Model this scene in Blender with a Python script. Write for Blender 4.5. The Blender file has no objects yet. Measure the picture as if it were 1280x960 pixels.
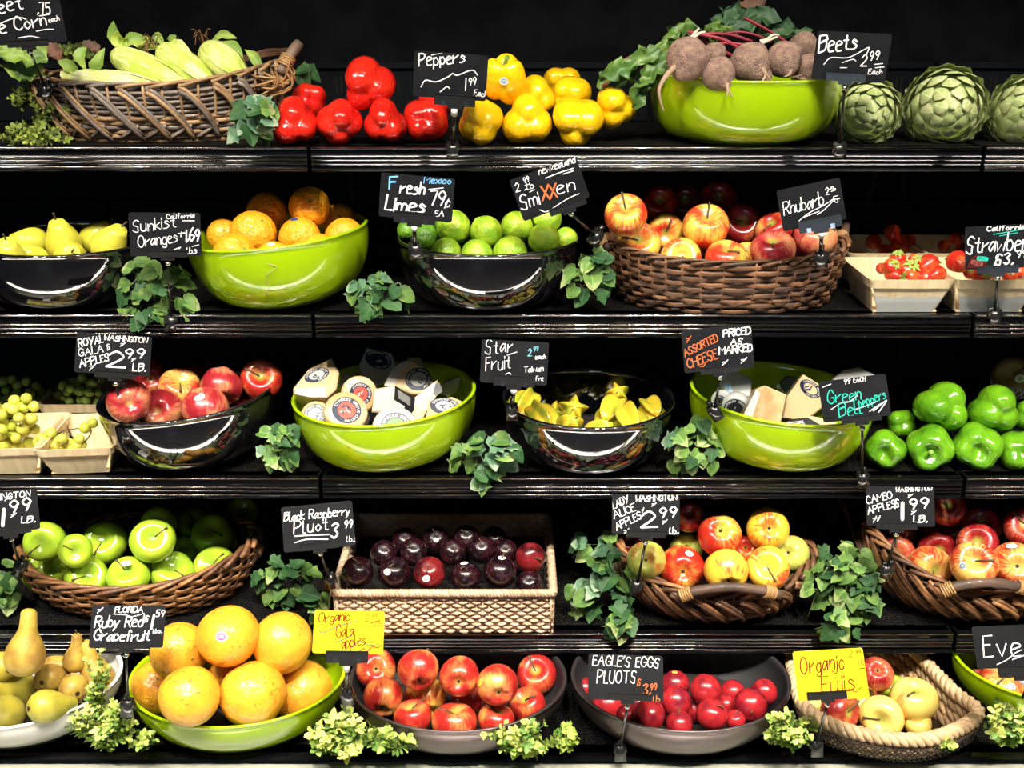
import bpy, math, random
from mathutils import noise as mnoise
from mathutils import Vector, Matrix, Quaternion
PI = math.pi
sc = bpy.context.scene
col = sc.collection
# ---------------------------------------------------------------- camera
TH = math.radians(20.5)          # the camera looks down at the stepped shelves
FPX = 1280.0                     # 36 mm lens on a 36 mm sensor
CAM = Vector((0, 0, 1.60))
cd = bpy.data.cameras.new('camera'); cam = bpy.data.objects.new('camera', cd); col.objects.link(cam)
cam.location = CAM; cam.rotation_euler = (PI/2 - TH, 0, 0)
cd.lens = 36; cd.sensor_width = 36; cd.clip_start = .05; cd.clip_end = 50
sc.camera = cam
# ---------------------------------------------------------------- world, lights, exposure
wd = bpy.data.worlds.new('store_air'); sc.world = wd; wd.use_nodes = True
wd.node_tree.nodes['Background'].inputs[0].default_value = (.60, .72, 1.0, 1)
wd.node_tree.nodes['Background'].inputs[1].default_value = .035
sc.view_settings.view_transform = 'Standard'; sc.view_settings.look = 'None'
sc.view_settings.gamma = 1; sc.view_settings.use_curve_mapping = False
sc.view_settings.exposure = 0.15
def area(name, loc, target, sx, sy, power, color, spread=180):
    l = bpy.data.lights.new(name, 'AREA'); l.shape = 'RECTANGLE'; l.size = sx; l.size_y = sy
    l.energy = power; l.color = color; l.spread = math.radians(spread)
    o = bpy.data.objects.new(name, l); col.objects.link(o); o.location = loc
    d = Vector(target) - Vector(loc)
    o.rotation_euler = d.to_track_quat('-Z', 'Y').to_euler()
    return o
# the tube lamp of the case canopy, ceiling spots over the aisle, the shop window behind the camera
area('canopy_tube_light', (0.0, .92, 2.56), (0, 1.75, 1.0), 2.9, .05, 14, (1.0, .94, .84))
for i, x in enumerate((-1.25, -.42, .42, 1.25)):
    area('ceiling_spot_light', (x, .42, 2.90), (x*.9, 1.60, .75), .14, .14, 9.5, (1.0, .92, .79), 95)
    area('deck_spot_light', (x+.3, .25, 2.90), (x*.9, 1.42, .40), .12, .12, 3.6, (1.0, .92, .80), 40)
area('shop_window_light', (-1.3, -4.2, 1.75), (0, 1.8, .9), 1.7, 1.3, 11, (.62, .80, 1.0))
# an added lamp, no known fixture, draws a floor band that the glossy bowls reflect
area('added_floor_band_light', (0, .1, 2.95), (0, .93, 0), 5.0, .04, 380, (1.0, .95, .84), 2.8)
# ---------------------------------------------------------------- geometry of the view
Rv = Vector((1, 0, 0)); Fv = Vector((0, math.cos(TH), -math.sin(TH))); Uv = Vector((0, math.sin(TH), math.cos(TH)))
def P(px, py, D):
    "point on the vertical plane at distance D seen at a pixel of the 1280x960 photograph"
    d = Fv + Rv*((px-640)/FPX) - Uv*((py-480)/FPX)
    return CAM + d*(D/d.y)
def PZ(px, py, z):
    d = Fv + Rv*((px-640)/FPX) - Uv*((py-480)/FPX)
    return CAM + d*((z-CAM.z)/d.z)
def S(px, py, D):
    "metres per pixel there"
    d = Fv + Rv*((px-640)/FPX) - Uv*((py-480)/FPX)
    return (D/d.y)/FPX
def XZ(px, D, z):
    "world x for a pixel column at depth D, height z"
    t = (Vector((0, D, z)) - CAM).dot(Fv)
    return (px-640)/FPX*t
# ---------------------------------------------------------------- materials
def mat(name, c, rough=.5, coat=0, metal=0, spec=.5, trans=0, emit=None):
    m = bpy.data.materials.new(name); m.use_nodes = True
    b = m.node_tree.nodes['Principled BSDF']
    b.inputs['Base Color'].default_value = (*c, 1); b.inputs['Roughness'].default_value = rough
    b.inputs['Coat Weight'].default_value = coat; b.inputs['Coat Roughness'].default_value = .06
    b.inputs['Metallic'].default_value = metal; b.inputs['Specular IOR Level'].default_value = spec
    b.inputs['Transmission Weight'].default_value = trans
    return m
class N:
    "tiny node helper"
    def __init__(s, m): s.m = m; s.t = m.node_tree; s.b = s.t.nodes['Principled BSDF']
    def n(s, typ, **kw):
        x = s.t.nodes.new(typ)
        for k, v in kw.items():
            if k.startswith('i_'): x.inputs[int(k[2:]) if k[2:].isdigit() else k[2:]].default_value = v
            else: setattr(x, k, v)
        return x
    def l(s, a, b): s.t.links.new(a, b); return b
    def math(s, op, a, b=None, c=None, clamp=False):
        x = s.t.nodes.new('ShaderNodeMath'); x.operation = op; x.use_clamp = clamp
        for i, v in enumerate((a, b, c)):
            if v is None: continue
            if isinstance(v, (int, float)): x.inputs[i].default_value = v
            else: s.l(v, x.inputs[i])
        return x.outputs[0]
    def noise(s, vec, scale, detail=2, rough=.5):
        x = s.n('ShaderNodeTexNoise'); x.inputs['Scale'].default_value = scale
        x.inputs['Detail'].default_value = detail; x.inputs['Roughness'].default_value = rough
        if vec is not None: s.l(vec, x.inputs['Vector'])
        return x.outputs['Fac']
    def ramp(s, fac, lo, hi):
        x = s.n('ShaderNodeMapRange'); x.inputs['From Min'].default_value = lo; x.inputs['From Max'].default_value = hi
        x.interpolation_type = 'SMOOTHSTEP'
        s.l(fac, x.inputs['Value']); return x.outputs['Result']
    def mix(s, f, a, b):
        x = s.n('ShaderNodeMix', data_type='RGBA')
        for sock, v in ((x.inputs['Factor'], f), (x.inputs['A'], a), (x.inputs['B'], b)):
            if isinstance(v, (tuple, list)): sock.default_value = (*v, 1) if len(v) == 3 else v
            elif isinstance(v, (int, float)): sock.default_value = v
            else: s.l(v, sock)
        return [o for o in x.outputs if o.type == 'RGBA'][0]
    def bump(s, h, strength=.3, dist=.01):
        x = s.n('ShaderNodeBump'); x.inputs['Strength'].default_value = strength; x.inputs['Distance'].default_value = dist
        s.l(h, x.inputs['Height']); s.l(x.outputs['Normal'], s.b.inputs['Normal'])
    def color(s, c): s.l(c, s.b.inputs['Base Color'])
    def obj(s, jitter=True):
        tc = s.n('ShaderNodeTexCoord').outputs['Object']
        if not jitter: return tc
        oi = s.n('ShaderNodeObjectInfo'); m = s.n('ShaderNodeVectorMath', operation='SCALE'); m.inputs[0].default_value = (37, 23, 51)
        s.l(oi.outputs['Random'], m.inputs['Scale'])
        a = s.n('ShaderNodeVectorMath', operation='ADD'); s.l(tc, a.inputs[0]); s.l(m.outputs[0], a.inputs[1])
        return a.outputs[0]
    def rnd(s): return s.n('ShaderNodeObjectInfo').outputs['Random']
def noisy(name, c1, c2, scale=8, rough=.5, coat=0, bump=0, lo=.35, hi=.65, bscale=None, bdist=.01, metal=0, spec=.5, jitter=True):
    m = mat(name, c1, rough, coat, metal, spec); n = N(m); v = n.obj(jitter)
    n.color(n.mix(n.ramp(n.noise(v, scale, 4), lo, hi), c1, c2))
    if bump: n.bump(n.noise(v, bscale or scale*3, 3), bump, bdist)
    return m
def fruitmat(name, ground, blush, dark, thr=.5, soft=.16, streak=.5, cav=(.30, .34, .05), cavr=.34, speck=None, rough=.30, coat=.45, botr=.22):
    "apple-like skin: ground colour, blush streaked from stem to calyx, greenish hollow round the stem"
    m = mat(name, ground, rough, coat); n = N(m)
    tc = n.n('ShaderNodeTexCoord').outputs['Object']
    v = n.obj()
    sx = n.n('ShaderNodeSeparateXYZ'); n.l(tc, sx.inputs[0])
    x, y, z = sx.outputs
    r = n.math('SQRT', n.math('ADD', n.math('MULTIPLY', x, x), n.math('MULTIPLY', y, y)))
    ri = n.math('DIVIDE', 1.0, n.math('ADD', r, .05))
    cb = n.n('ShaderNodeCombineXYZ'); n.l(n.math('MULTIPLY', x, ri), cb.inputs[0]); n.l(n.math('MULTIPLY', y, ri), cb.inputs[1])
    n.l(n.math('ADD', n.math('MULTIPLY', z, .30), n.math('MULTIPLY', n.rnd(), 40)), cb.inputs[2])
    st = n.noise(cb.outputs[0], 9, 3, .65)
    big = n.noise(v, .9, 1)
    f = n.math('ADD', big, n.math('MULTIPLY', n.math('SUBTRACT', st, .5), streak))
    fac = n.ramp(f, thr-soft, thr+soft)
    c = n.mix(fac, ground, blush)
    c = n.mix(n.math('MULTIPLY', n.ramp(n.math('ADD', f, n.math('MULTIPLY', st, .15)), thr+.10, thr+.34), .8), c, dark)
    if speck:
        vo = n.n('ShaderNodeTexVoronoi'); vo.inputs['Scale'].default_value = 9; n.l(v, vo.inputs['Vector'])
        c = n.mix(n.math('MULTIPLY', n.math('LESS_THAN', vo.outputs['Distance'], .10), .55), c, speck)
    up = n.math('GREATER_THAN', z, 0.0)
    cf = n.math('MULTIPLY', n.math('SUBTRACT', 1.0, n.ramp(n.math('ADD', r, n.math('MULTIPLY', st, .12)), cavr*.45, cavr*1.25)), up)
    c = n.mix(n.math('MULTIPLY', cf, .85), c, cav)
    bf = n.math('MULTIPLY', n.math('SUBTRACT', 1.0, n.ramp(n.math('ADD', r, n.math('MULTIPLY', st, .10)), botr*.3, botr*1.5)), n.math('LESS_THAN', z, 0.0))
    c = n.mix(n.math('MULTIPLY', bf, .75), c, tuple(a*.5+b*.5 for a, b in zip(ground, cav)))
    n.color(c)
    return m
# ---------------------------------------------------------------- meshes
WORLD = {}                                       # world position of the origin of each object that has been linked
def me_new(name, vs, fs, mats, smooth=True, fm=None):
    me = bpy.data.meshes.new(name); me.from_pydata([tuple(v) for v in vs], [], fs)
    for m in (mats if isinstance(mats, (list, tuple)) else [mats]): me.materials.append(m)
    if fm:
        me.polygons.foreach_set('material_index', fm)
    if smooth: me.polygons.foreach_set('use_smooth', [True]*len(me.polygons))
    me.update()
    return me
def tag(o, label=None, cat=None, group=None, kind=None):
    if label: o['label'] = label
    if cat: o['category'] = cat
    if group: o['group'] = group
    if kind: o['kind'] = kind
    return o
def empty(name, loc, label=None, cat=None, group=None):
    o = bpy.data.objects.new(name, None); o.empty_display_size = .02; col.objects.link(o); o.location = loc; WORLD[o] = Vector(loc)
    return tag(o, label, cat, group)
def put(name, vs, fs, mats, parent=None, smooth=True, fm=None, origin=None, label=None):
    "a mesh given in world coordinates, linked as one object (origin at its parent's origin, or at origin)"
    og = WORLD[parent] if parent is not None else Vector(origin or (0, 0, 0))
    o = bpy.data.objects.new(name, me_new(name, [Vector(v)-og for v in vs], fs, mats, smooth, fm)); col.objects.link(o)
    WORLD[o] = og
    if parent is not None: o.parent = parent
    else: o.location = og
    if label: o['label'] = label
    return o
def inst(name, me, M, parent=None, label=None):
    "an object that shares mesh data, placed by the world matrix M"
    o = bpy.data.objects.new(name, me); col.objects.link(o)
    if parent is not None:
        o.parent = parent; o.matrix_local = WM[parent].inverted() @ M if parent in WM else Matrix.Translation(-WORLD[parent]) @ M
    else: o.matrix_local = M
    WM[o] = M; WORLD[o] = M.translation.copy()
    if label: o['label'] = label
    return o
WM = {}
class B:
    "collects verts and faces"
    def __init__(s): s.v = []; s.f = []; s.m = []
    def add(s, vs, fs, mi=0):
        b = len(s.v); s.v += [Vector(v) for v in vs]; s.f += [tuple(i+b for i in f) for f in fs]; s.m += [mi]*len(fs)
        return s
    def box(s, lo, hi, mi=0, M=None):
        vs = [Vector((x, y, z)) for x in (lo[0], hi[0]) for y in (lo[1], hi[1]) for z in (lo[2], hi[2])]
        if M is not None: vs = [M @ v for v in vs]
        return s.add(vs, [(0, 1, 3, 2), (4, 6, 7, 5), (0, 4, 5, 1), (2, 3, 7, 6), (0, 2, 6, 4), (1, 5, 7, 3)], mi)
    def tube(s, pts, rad, n=6, flat=1.0, up=None, mi=0, cap=True):
        vs, fs = tube(pts, rad, n, flat, up, cap); return s.add(vs, fs, mi)
    def put(s, name, mats, parent=None, **k): return put(name, s.v, s.f, mats, parent, fm=s.m if any(s.m) else None, **k)
    def mesh(s, name, mats, smooth=True): return me_new(name, s.v, s.f, mats, smooth, s.m if any(s.m) else None)
def tube(pts, rad, n=6, flat=1.0, up=None, cap=True):
    "tube along pts; flat < 1 squeezes it along its second axis (up)"
    pts = [Vector(p) for p in pts]; k = len(pts); vs = []; fs = []
    t0 = (pts[1]-pts[0]).normalized()
    a = Vector(up[0] if isinstance(up, list) else up) if up is not None else (Vector((0, 0, 1)) if abs(t0.z) < .9 else Vector((1, 0, 0)))
    for i, p in enumerate(pts):
        t = (pts[min(i+1, k-1)] - pts[max(i-1, 0)]).normalized()
        if isinstance(up, list): a = Vector(up[i])
        a = (a - t*a.dot(t))
        a = a.normalized() if a.length > 1e-6 else Vector((1, 0, 0))
        b = t.cross(a)
        r = rad[i] if isinstance(rad, (list, tuple)) else rad
        for j in range(n):
            q = 2*PI*j/n
            vs.append(p + b*(math.cos(q)*r) + a*(math.sin(q)*r*flat))
    for i in range(k-1):
        for j in range(n):
            fs.append((i*n+j, i*n+(j+1) % n, (i+1)*n+(j+1) % n, (i+1)*n+j))
    if cap:
        fs.append(tuple(range(n-1, -1, -1))); fs.append(tuple(range((k-1)*n, k*n)))
    return vs, fs
def lathe(prof, n=32, sy=1.0, closed=False):
    "profile of (r, z) turned about z; r == 0 ends are closed with a fan vertex"
    vs = []; fs = []; rows = []
    for r, z in prof:
        if r <= 1e-7: rows.append([len(vs)]); vs.append(Vector((0, 0, z)))
        else:
            rows.append(list(range(len(vs), len(vs)+n)))
            for j in range(n):
                q = 2*PI*j/n; vs.append(Vector((r*math.cos(q), r*sy*math.sin(q), z)))
    for a, b in zip(rows, rows[1:]):
        for j in range(n):
            j2 = (j+1) % n
            if len(a) == 1 and len(b) == 1: continue
            if len(a) == 1: fs.append((a[0], b[j], b[j2]))
            elif len(b) == 1: fs.append((a[j], b[0], a[j2]))
            else: fs.append((a[j], b[j], b[j2], a[j2]))
    return vs, fs
def smooth_pts(pts, k=4):
    "Catmull-Rom through pts; a doubled point is a corner"
    out = []; n = len(pts)
    P_ = [Vector(p) for p in pts]
    for i in range(n-1):
        a, b = P_[i], P_[i+1]
        if (b-a).length < 1e-9: continue
        p0 = P_[i-1] if i > 0 else a-(b-a); p3 = P_[i+2] if i+2 < n else b+(b-a)
        for j in range(k):
            t = j/k
            out.append(.5*((2*a)+(b-p0)*t+(2*p0-5*a+4*b-p3)*t*t+(3*a-p0-3*b+p3)*t**3))
    out.append(P_[-1])
    return out
def frame(p, ax):
    "rotation whose z axis is ax=(dx,dy) in the picture plane at p: dx right, dy down, rest towards the camera"
    nrm = (CAM-p).normalized(); r = Vector((1, 0, 0)); r = (r-nrm*r.dot(nrm)).normalized(); u = nrm.cross(r)
    return nrm, r, u
def rot_to(z, spin=0):
    q = Vector((0, 0, 1)).rotation_difference(z.normalized())
    return (q @ Quaternion((0, 0, 1), spin)).to_matrix().to_4x4()
def TRS(p, R, s):
    if isinstance(s, (int, float)): s = (s, s, s)
    return Matrix.Translation(p) @ R @ Matrix.Diagonal((*s, 1))
rng = random.Random(11)
# ---------------------------------------------------------------- shelf levels: front edge distance and height
DEDGE = [None, 1.75, 1.70, 1.64, 1.575, 1.42]
HEDGE = [None] + [CAM.z + h for h in (-.2305, -.509, -.792, -1.072, -1.212)]
# ================================================================ the refrigerated case
m_black = noisy('case_black_enamel', (.004, .004, .005), (.008, .008, .010), 14, .5, .0, spec=.06)
m_lip = mat('shelf_lip_gloss', (.003, .003, .004), .12, 0, 0, .5)
m_chan = mat('rail_strip_metal', (.42, .38, .35), .16, 0, 1)
m_panel = noisy('case_back_panel', (.005, .006, .008), (.009, .011, .014), 3, .5, 0, spec=.1)
m_slot = mat('vent_slot_black', (.002, .002, .002), .9)
m_mat = mat('shelf_mat_rubber', (.035, .028, .024), .6, spec=.2)
n_ = N(m_mat); v_ = n_.obj(False)
w_ = n_.n('ShaderNodeTexVoronoi'); w_.inputs['Scale'].default_value = 220; n_.l(v_, w_.inputs['Vector'])
n_.color(n_.mix(n_.ramp(w_.outputs['Distance'], .1, .5), (.015, .011, .009), (.002, .002, .002))); n_.bump(w_.outputs['Distance'], .8, .003)
m_floor = noisy('store_floor_tile', (.13, .125, .12), (.16, .155, .15), 5, .35)
m_gray = mat('front_rail_grey', (.34, .35, .28), .30, .2)
XL, XR = -1.55, 1.55
WALLY = 2.16
def lip_profile():
    "front rail seen from the side: (y, z) from the shelf top round to the underside"
    p = [(.03, 0), (.003, 0), (.0012, -.0004), (.0002, -.0014), (0, -.003), (.003, -.0045), (.0035, -.0105)]
    z = -.0105
    for k in range(3):
        for a in (0, .17, .33, .5, .67, .83, 1):
            p.append((.0030 - .0036*math.sin(PI*a), z - .0062*a))
        z -= .0070
    p += [(.0035, -.0325), (.001, -.0335), (-.0025, -.0350), (-.0035, -.0372), (-.0025, -.0390), (.002, -.0405), (.03, -.0405)]
    return p
LIP = lip_profile()
def extrude_x(prof, x0, x1, y0, z0):
    k = len(prof); vs = [Vector((x, y0+y, z0+z)) for x in (x0, x1) for y, z in prof]
    fs = [(i, i+1, k+i+1, k+i) for i in range(k-1)]
    fs += [tuple(range(k-1, -1, -1)), tuple(range(k, 2*k))]
    return vs, fs
seams = {1: (385.5, 1231), 2: (391, 1218), 3: (400, 1207), 4: (408, 1195)}
names = {1: 'top', 2: 'second', 3: 'third', 4: 'fourth'}
where = ('at the left side', 'in the middle of the case', 'at the right side')
for lv in (1, 2, 3, 4):
    D, h = DEDGE[lv], HEDGE[lv]
    xs = [XL] + [XZ(p, D, h) for p in seams[lv]] + [XR]
    for k in range(3):
        g = .0035 if k < 3 else 0
        x0 = xs[k] + (g if k else 0); x1 = xs[k+1] - (g if k < 2 else 0)
        root = empty('display_shelf', ((x0+x1)/2, D+.2, h-.02), f'black metal {names[lv]} shelf section {where[k]}', 'shelf')
        b = B().box((x0, D+.010, h-.016), (x1, WALLY-.002, h-.004)); b.put('shelf_pan', m_black, root, smooth=False)
        b = B().box((x0+.004, D+.014, h-.004), (x1-.004, WALLY-.004, h)); b.put('shelf_mat', m_mat, root, smooth=False)
        vs, fs = extrude_x(LIP, x0, x1, D, h); put('price_rail', vs, fs, m_lip, root, smooth=False)
        # thin polished strips in the rail's two channels
        for z0, z1, mm in ((-.0172, 0, m_chan), (-.0242, 0, m_chan), (-.0325, 0, m_chan)):
            B().tube([(x0+.002, D+.0008, h+z0), (x1-.002, D+.0008, h+z0)], .0010, 8).put('rail_strip', mm, root)
        B().tube([(x0+.001, D+.0012, h-.0008), (x1-.001, D+.0012, h-.0008)], .0016, 8).put('added_highlight_strip', m_chan, root)  # metal strip added along the shelf edge to catch a thin highlight
        for bx in ((x0+.02, x1-.02) if k == 1 else (x0+.02,) if k == 2 else (x1-.02,)):
            b = B(); b.add([(bx-.002, WALLY, h-.016), (bx-.002, WALLY, h-.032), (bx-.002, D+.05, h-.03), (bx-.002, D+.05, h-.016),
                            (bx+.002, WALLY, h-.016), (bx+.002, WALLY, h-.032), (bx+.002, D+.05, h-.03), (bx+.002, D+.05, h-.016)],
                           [(0, 1, 2, 3), (7, 6, 5, 4), (0, 4, 5, 1), (1, 5, 6, 2), (2, 6, 7, 3), (3, 7, 4, 0)])
            b.put('shelf_bracket', m_black, root, smooth=False)
# bottom deck
D, h = DEDGE[5], HEDGE[5]
deck = empty('bottom_deck', (0, D+.2, h-.1), 'black bottom deck of the case with a ribbed front rail', 'shelf')
B().box((XL, D+.01, h-.02), (XR, WALLY, h)).put('deck_pan', m_mat, deck, smooth=False)
pr = [(.03, 0), (.0, 0), (-.006, -.001), (-.008, -.004), (-.003, -.007), (-.001, -.009), (.0, -.012), (.03, -.012)]
vs, fs = extrude_x(pr, XL, XR, D, h); put('deck_rail', vs, fs, m_lip, deck, smooth=False)
# front bumper and kick panel below the deck
pr = [(.04, -.013), (-.006, -.013), (-.115, -.020), (-.140, -.030), (-.148, -.046), (-.148, -.09), (-.140, -.10), (.04, -.10)]
vs, fs = extrude_x(pr, XL, XR, D, h); put('front_rail', vs, fs, m_gray, deck, smooth=False, label='pale grey bumper rail along the front')
tag(B().box((XL, D+.0, 0), (XR, D+.03, h-.10)).put('trim_1', m_black, smooth=False), kind='structure')
tag(B().box((-4, -5, -.05), (4, 3, 0)).put('floor', m_floor, smooth=False), kind='structure')
# back wall with ledges and pairs of slots above every shelf
b = B(); b.box((XL-.05, WALLY, .0), (XR+.05, WALLY+.05, 2.68))
tag(b.put('wall_back', m_black, smooth=False), kind='structure')
for lv in (1, 2, 3, 4):
    h = HEDGE[lv]; w = .565; x = -1.13-w/2
    while x < XR:
        x1 = min(x+w, XR)
        if x1 > XL+.1:
            b = B(); xa = max(x, XL)+.006; xb = x1-.006
            b.box((xa, WALLY-.012, h+.002), (xb, WALLY-.001, h+.105)); b.box((xa, WALLY-.020, h+.105), (xb, WALLY-.001, h+.116))
            xx = xa+.035
            while xx < xb-.03:
                for e in (0, .010): b.box((xx+e, WALLY-.0135, h+.055), (xx+e+.004, WALLY-.0118, h+.088), 1)
                xx += .075
            tag(b.put('trim_2', [m_panel, m_slot], smooth=False), kind='structure')
        x += w
# canopy over the top shelf that carries the tube lamp, and the case ends
can = empty('case_canopy', (0, 1.5, 2.66), 'black canopy hood over the top shelf carrying the tube lamp', 'canopy')
B().box((XL, .83, 2.64), (XR, WALLY+.05, 2.69)).box((XL, .81, 2.57), (XR, .83, 2.69)).put('hood', m_black, can, smooth=False)
for s, nm in ((XL-.05, 'wall_left'), (XR, 'wall_right')):
    tag(B().box((s, DEDGE[5], 0), (s+.05, WALLY+.05, 2.68)).put(nm, m_black, smooth=False), kind='structure')
# ================================================================ produce: one mesh of each kind, shared by its copies
def surf(fn, nu=26, nv=36):
    "closed surface from fn(phi, theta) -> (r, z), phi from the stem (0) to the base (pi)"
    vs = [Vector((0, 0, fn(0, 0)[1]))]; fs = []
    for i in range(1, nu):
        for j in range(nv):
            r, z = fn(PI*i/nu, 2*PI*j/nv)[:2]; t = 2*PI*j/nv
            vs.append(Vector((r*math.cos(t), r*math.sin(t), z)))
    vs.append(Vector((0, 0, fn(PI, 0)[1])))
    g = lambda i, j: 1+(i-1)*nv+(j % nv)
    for j in range(nv):
        fs.append((0, g(1, j), g(1, j+1))); fs.append((len(vs)-1, g(nu-1, j+1), g(nu-1, j)))
        for i in range(1, nu-1): fs.append((g(i, j), g(i+1, j), g(i+1, j+1), g(i, j+1)))
    return vs, fs
def gs(x, w): return math.exp(-(x/w)**2)
def apple_fn(tall=1.0, sh=.10, lob=.03, dep=.42):
    def f(p, t):
        r = math.sin(p)**.86*(1+sh*math.cos(p)) * (1+lob*math.cos(5*t)*max(0, -math.cos(p))**1.2 + .012*math.cos(2*t+1)+.01*math.cos(3*t))
        z = .90*tall*math.cos(p) - dep*gs(p, .36) + .38*gs(PI-p, .33)
        z -= .03*math.cos(5*t)*gs(PI-p-.45, .25)
        return r, z
    return f
def blob_stem(h, r, bend, z0, mi=0, n=6):
    pts = [(bend*k*k*.06, 0, z0+h*k/4) for k in range(5)]
    return tube(pts, [r*1.0, r*.8, r*.8, r*.95, r*1.35], n)
m_stem = mat('fruit_stem_brown', (.10, .065, .03), .8)
m_calyx = mat('calyx_dark', (.035, .025, .012), .9)
def kid_stem(h=.42, r=.045, z0=.38, bend=.8): return ('stem', me_new('stem', *blob_stem(h, r, bend, z0), m_stem))
def calyx_mesh(z):
    b = B(); b.add(*lathe([(0, z-.02), (.07, z-.0), (.09, z+.05)], 10))
    for k in range(5):
        a = 2*PI*k/5; c, s = math.cos(a), math.sin(a)
        b.add([(c*.03-s*.03, s*.03+c*.03, z-.01), (c*.03+s*.03, s*.03-c*.03, z-.01), (c*.13, s*.13, z-.07)], [(0, 1, 2)])
    return b.mesh('calyx', m_calyx)
APPLE_STEM = kid_stem(); APPLE_CAL = ('calyx', calyx_mesh(-.55))
KIND = {}
def kind(key, noun, fn_or_geo, mats, kids=(), nu=24, nv=32, name=None, cat=None):
    vs, fs = surf(fn_or_geo, nu, nv) if callable(fn_or_geo) else fn_or_geo
    KIND[key] = dict(me=me_new(name or noun.split()[-1], vs, fs, mats), noun=noun, kids=list(kids), name=name or noun.split()[-1], cat=cat or noun.split()[-1])
    return KIND[key]
AP = apple_fn(); APT = apple_fn(1.05, .14, .05, .40); AK = [APPLE_STEM, APPLE_CAL]
kind('gala', 'apple', AP, fruitmat('skin_gala_red', (.80, .40, .10), (.56, .030, .018), (.34, .012, .012), .36, .22, .45, speck=(.9, .6, .35)), AK)
kind('smitten', 'apple', AP, fruitmat('skin_smitten', (.93, .66, .10), (.80, .10, .03), (.62, .02, .012), .50, .16, .6, speck=(.95, .75, .4)), AK)
kind('royal', 'apple', APT, fruitmat('skin_royal_gala', (.78, .38, .16), (.50, .040, .045), (.28, .012, .02), .37, .2, .5), AK)
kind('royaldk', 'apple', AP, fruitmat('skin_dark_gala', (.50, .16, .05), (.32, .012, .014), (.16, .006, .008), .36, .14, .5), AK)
kind('granny', 'apple', APT, fruitmat('skin_granny', (.42, .60, .035), (.34, .54, .03), (.30, .50, .03), .55, .2, .5, cav=(.22, .34, .04), speck=(.75, .85, .35), rough=.22), AK)
kind('alice', 'apple', AP, fruitmat('skin_lady_alice', (.92, .66, .06), (.85, .16, .03), (.68, .03, .02), .56, .14, .7), AK)
kind('alicered', 'apple', AP, fruitmat('skin_alice_red', (.90, .52, .08), (.70, .05, .02), (.5, .018, .012), .42, .16, .6), AK)
kind('alicegrn', 'apple', AP, fruitmat('skin_alice_green', (.62, .66, .12), (.66, .22, .05), (.5, .05, .02), .66, .14, .6), AK)
kind('cameo', 'apple', AP, fruitmat('skin_cameo', (.86, .50, .12), (.68, .09, .03), (.45, .02, .015), .47, .2, 1.0), AK)
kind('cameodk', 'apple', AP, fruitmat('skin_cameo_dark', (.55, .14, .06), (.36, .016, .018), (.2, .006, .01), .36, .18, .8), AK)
kind('fuji', 'apple', AP, fruitmat('skin_fuji_yellow', (.88, .68, .16), (.74, .30, .06), (.5, .06, .03), .66, .12, .6), AK)
kind('fujired', 'apple', AP, fruitmat('skin_fuji_red', (.62, .22, .06), (.36, .03, .02), (.2, .01, .01), .38, .16, .6), AK)
# pluots and plums
def plum_fn(p, t):
    g = 1-.045*gs((t if t < PI else t-2*PI), .18)*math.sin(p)
    return math.sin(p)*g, .97*math.cos(p)*1.0-.10*gs(p, .3)+.03*gs(PI-p, .2)
def plummat(name, a, bb, c2, thr=.5, rough=.26):
    m = mat(name, a, rough, .25); n = N(m); v = n.obj()
    c = n.mix(n.ramp(n.noise(v, 1.1, 2), thr-.12, thr+.12), a, bb)
    vo = n.n('ShaderNodeTexVoronoi'); vo.inputs['Scale'].default_value = 11; n.l(v, vo.inputs['Vector'])
    c = n.mix(n.math('MULTIPLY', n.math('LESS_THAN', vo.outputs['Distance'], .09), .5), c, c2)
    c = n.mix(n.math('MULTIPLY', n.ramp(n.noise(v, 3.2, 4), .5, .75), .12), c, (.26, .17, .24)); n.color(c)
    return m
PS = ('stem', me_new('stem', *blob_stem(.26, .04, .5, .84), m_stem))
kind('pluot', 'pluot', plum_fn, plummat('skin_pluot_dark', (.020, .003, .005), (.006, .0015, .003), (.10, .03, .03)), [PS])
kind('pluotred', 'pluot', plum_fn, plummat('skin_pluot_red', (.17, .008, .010), (.03, .003, .005), (.5, .2, .12), .55), [PS])
kind('plum', 'plum', plum_fn, plummat('skin_plum_red', (.36, .014, .018), (.17, .007, .016), (.5, .2, .14), .55), [PS])
# citrus
def citmat(name, a, bb, bs=13, bstr=.25, rough=.36, blem=None, coat=.25):
    m = mat(name, a, rough, coat); n = N(m); v = n.obj()
    tc = n.n('ShaderNodeTexCoord').outputs['Object']
    c = n.mix(n.ramp(n.noise(v, 1.3, 2), .35, .65), a, bb)
    if blem:
        k = n.math('MULTIPLY', n.ramp(n.noise(v, 7, 5, .7), .56, .62), n.ramp(n.noise(v, 1.4, 1), .46, .58))
        c = n.mix(n.math('MULTIPLY', k, .8), c, blem)
    sp = n.n('ShaderNodeSeparateXYZ'); n.l(tc, sp.inputs[0])
    n.color(c)
    vo = n.n('ShaderNodeTexVoronoi'); vo.inputs['Scale'].default_value = bs; n.l(v, vo.inputs['Vector'])
    h = n.math('ADD', n.ramp(vo.outputs['Distance'], .0, .45), n.math('MULTIPLY', n.noise(v, 3, 2), 1.2))
    n.bump(h, bstr, .05)
    return m
def cit_fn(nip=.0, dimple=.05, nw=.28, oblong=.96):
    def f(p, t): return math.sin(p)*(1+.012*math.cos(3*t+1)), oblong*math.cos(p) - dimple*gs(p, .28) - nip*gs(PI-p, nw)
    return f
def button(z, r=.09):
    b = B(); b.add(*lathe([(0, z+.015), (r*.6, z+.012), (r, z-.03)], 8)); return b.mesh('stem_button', mat('citrus_button', (.20, .22, .06), .8))
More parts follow.
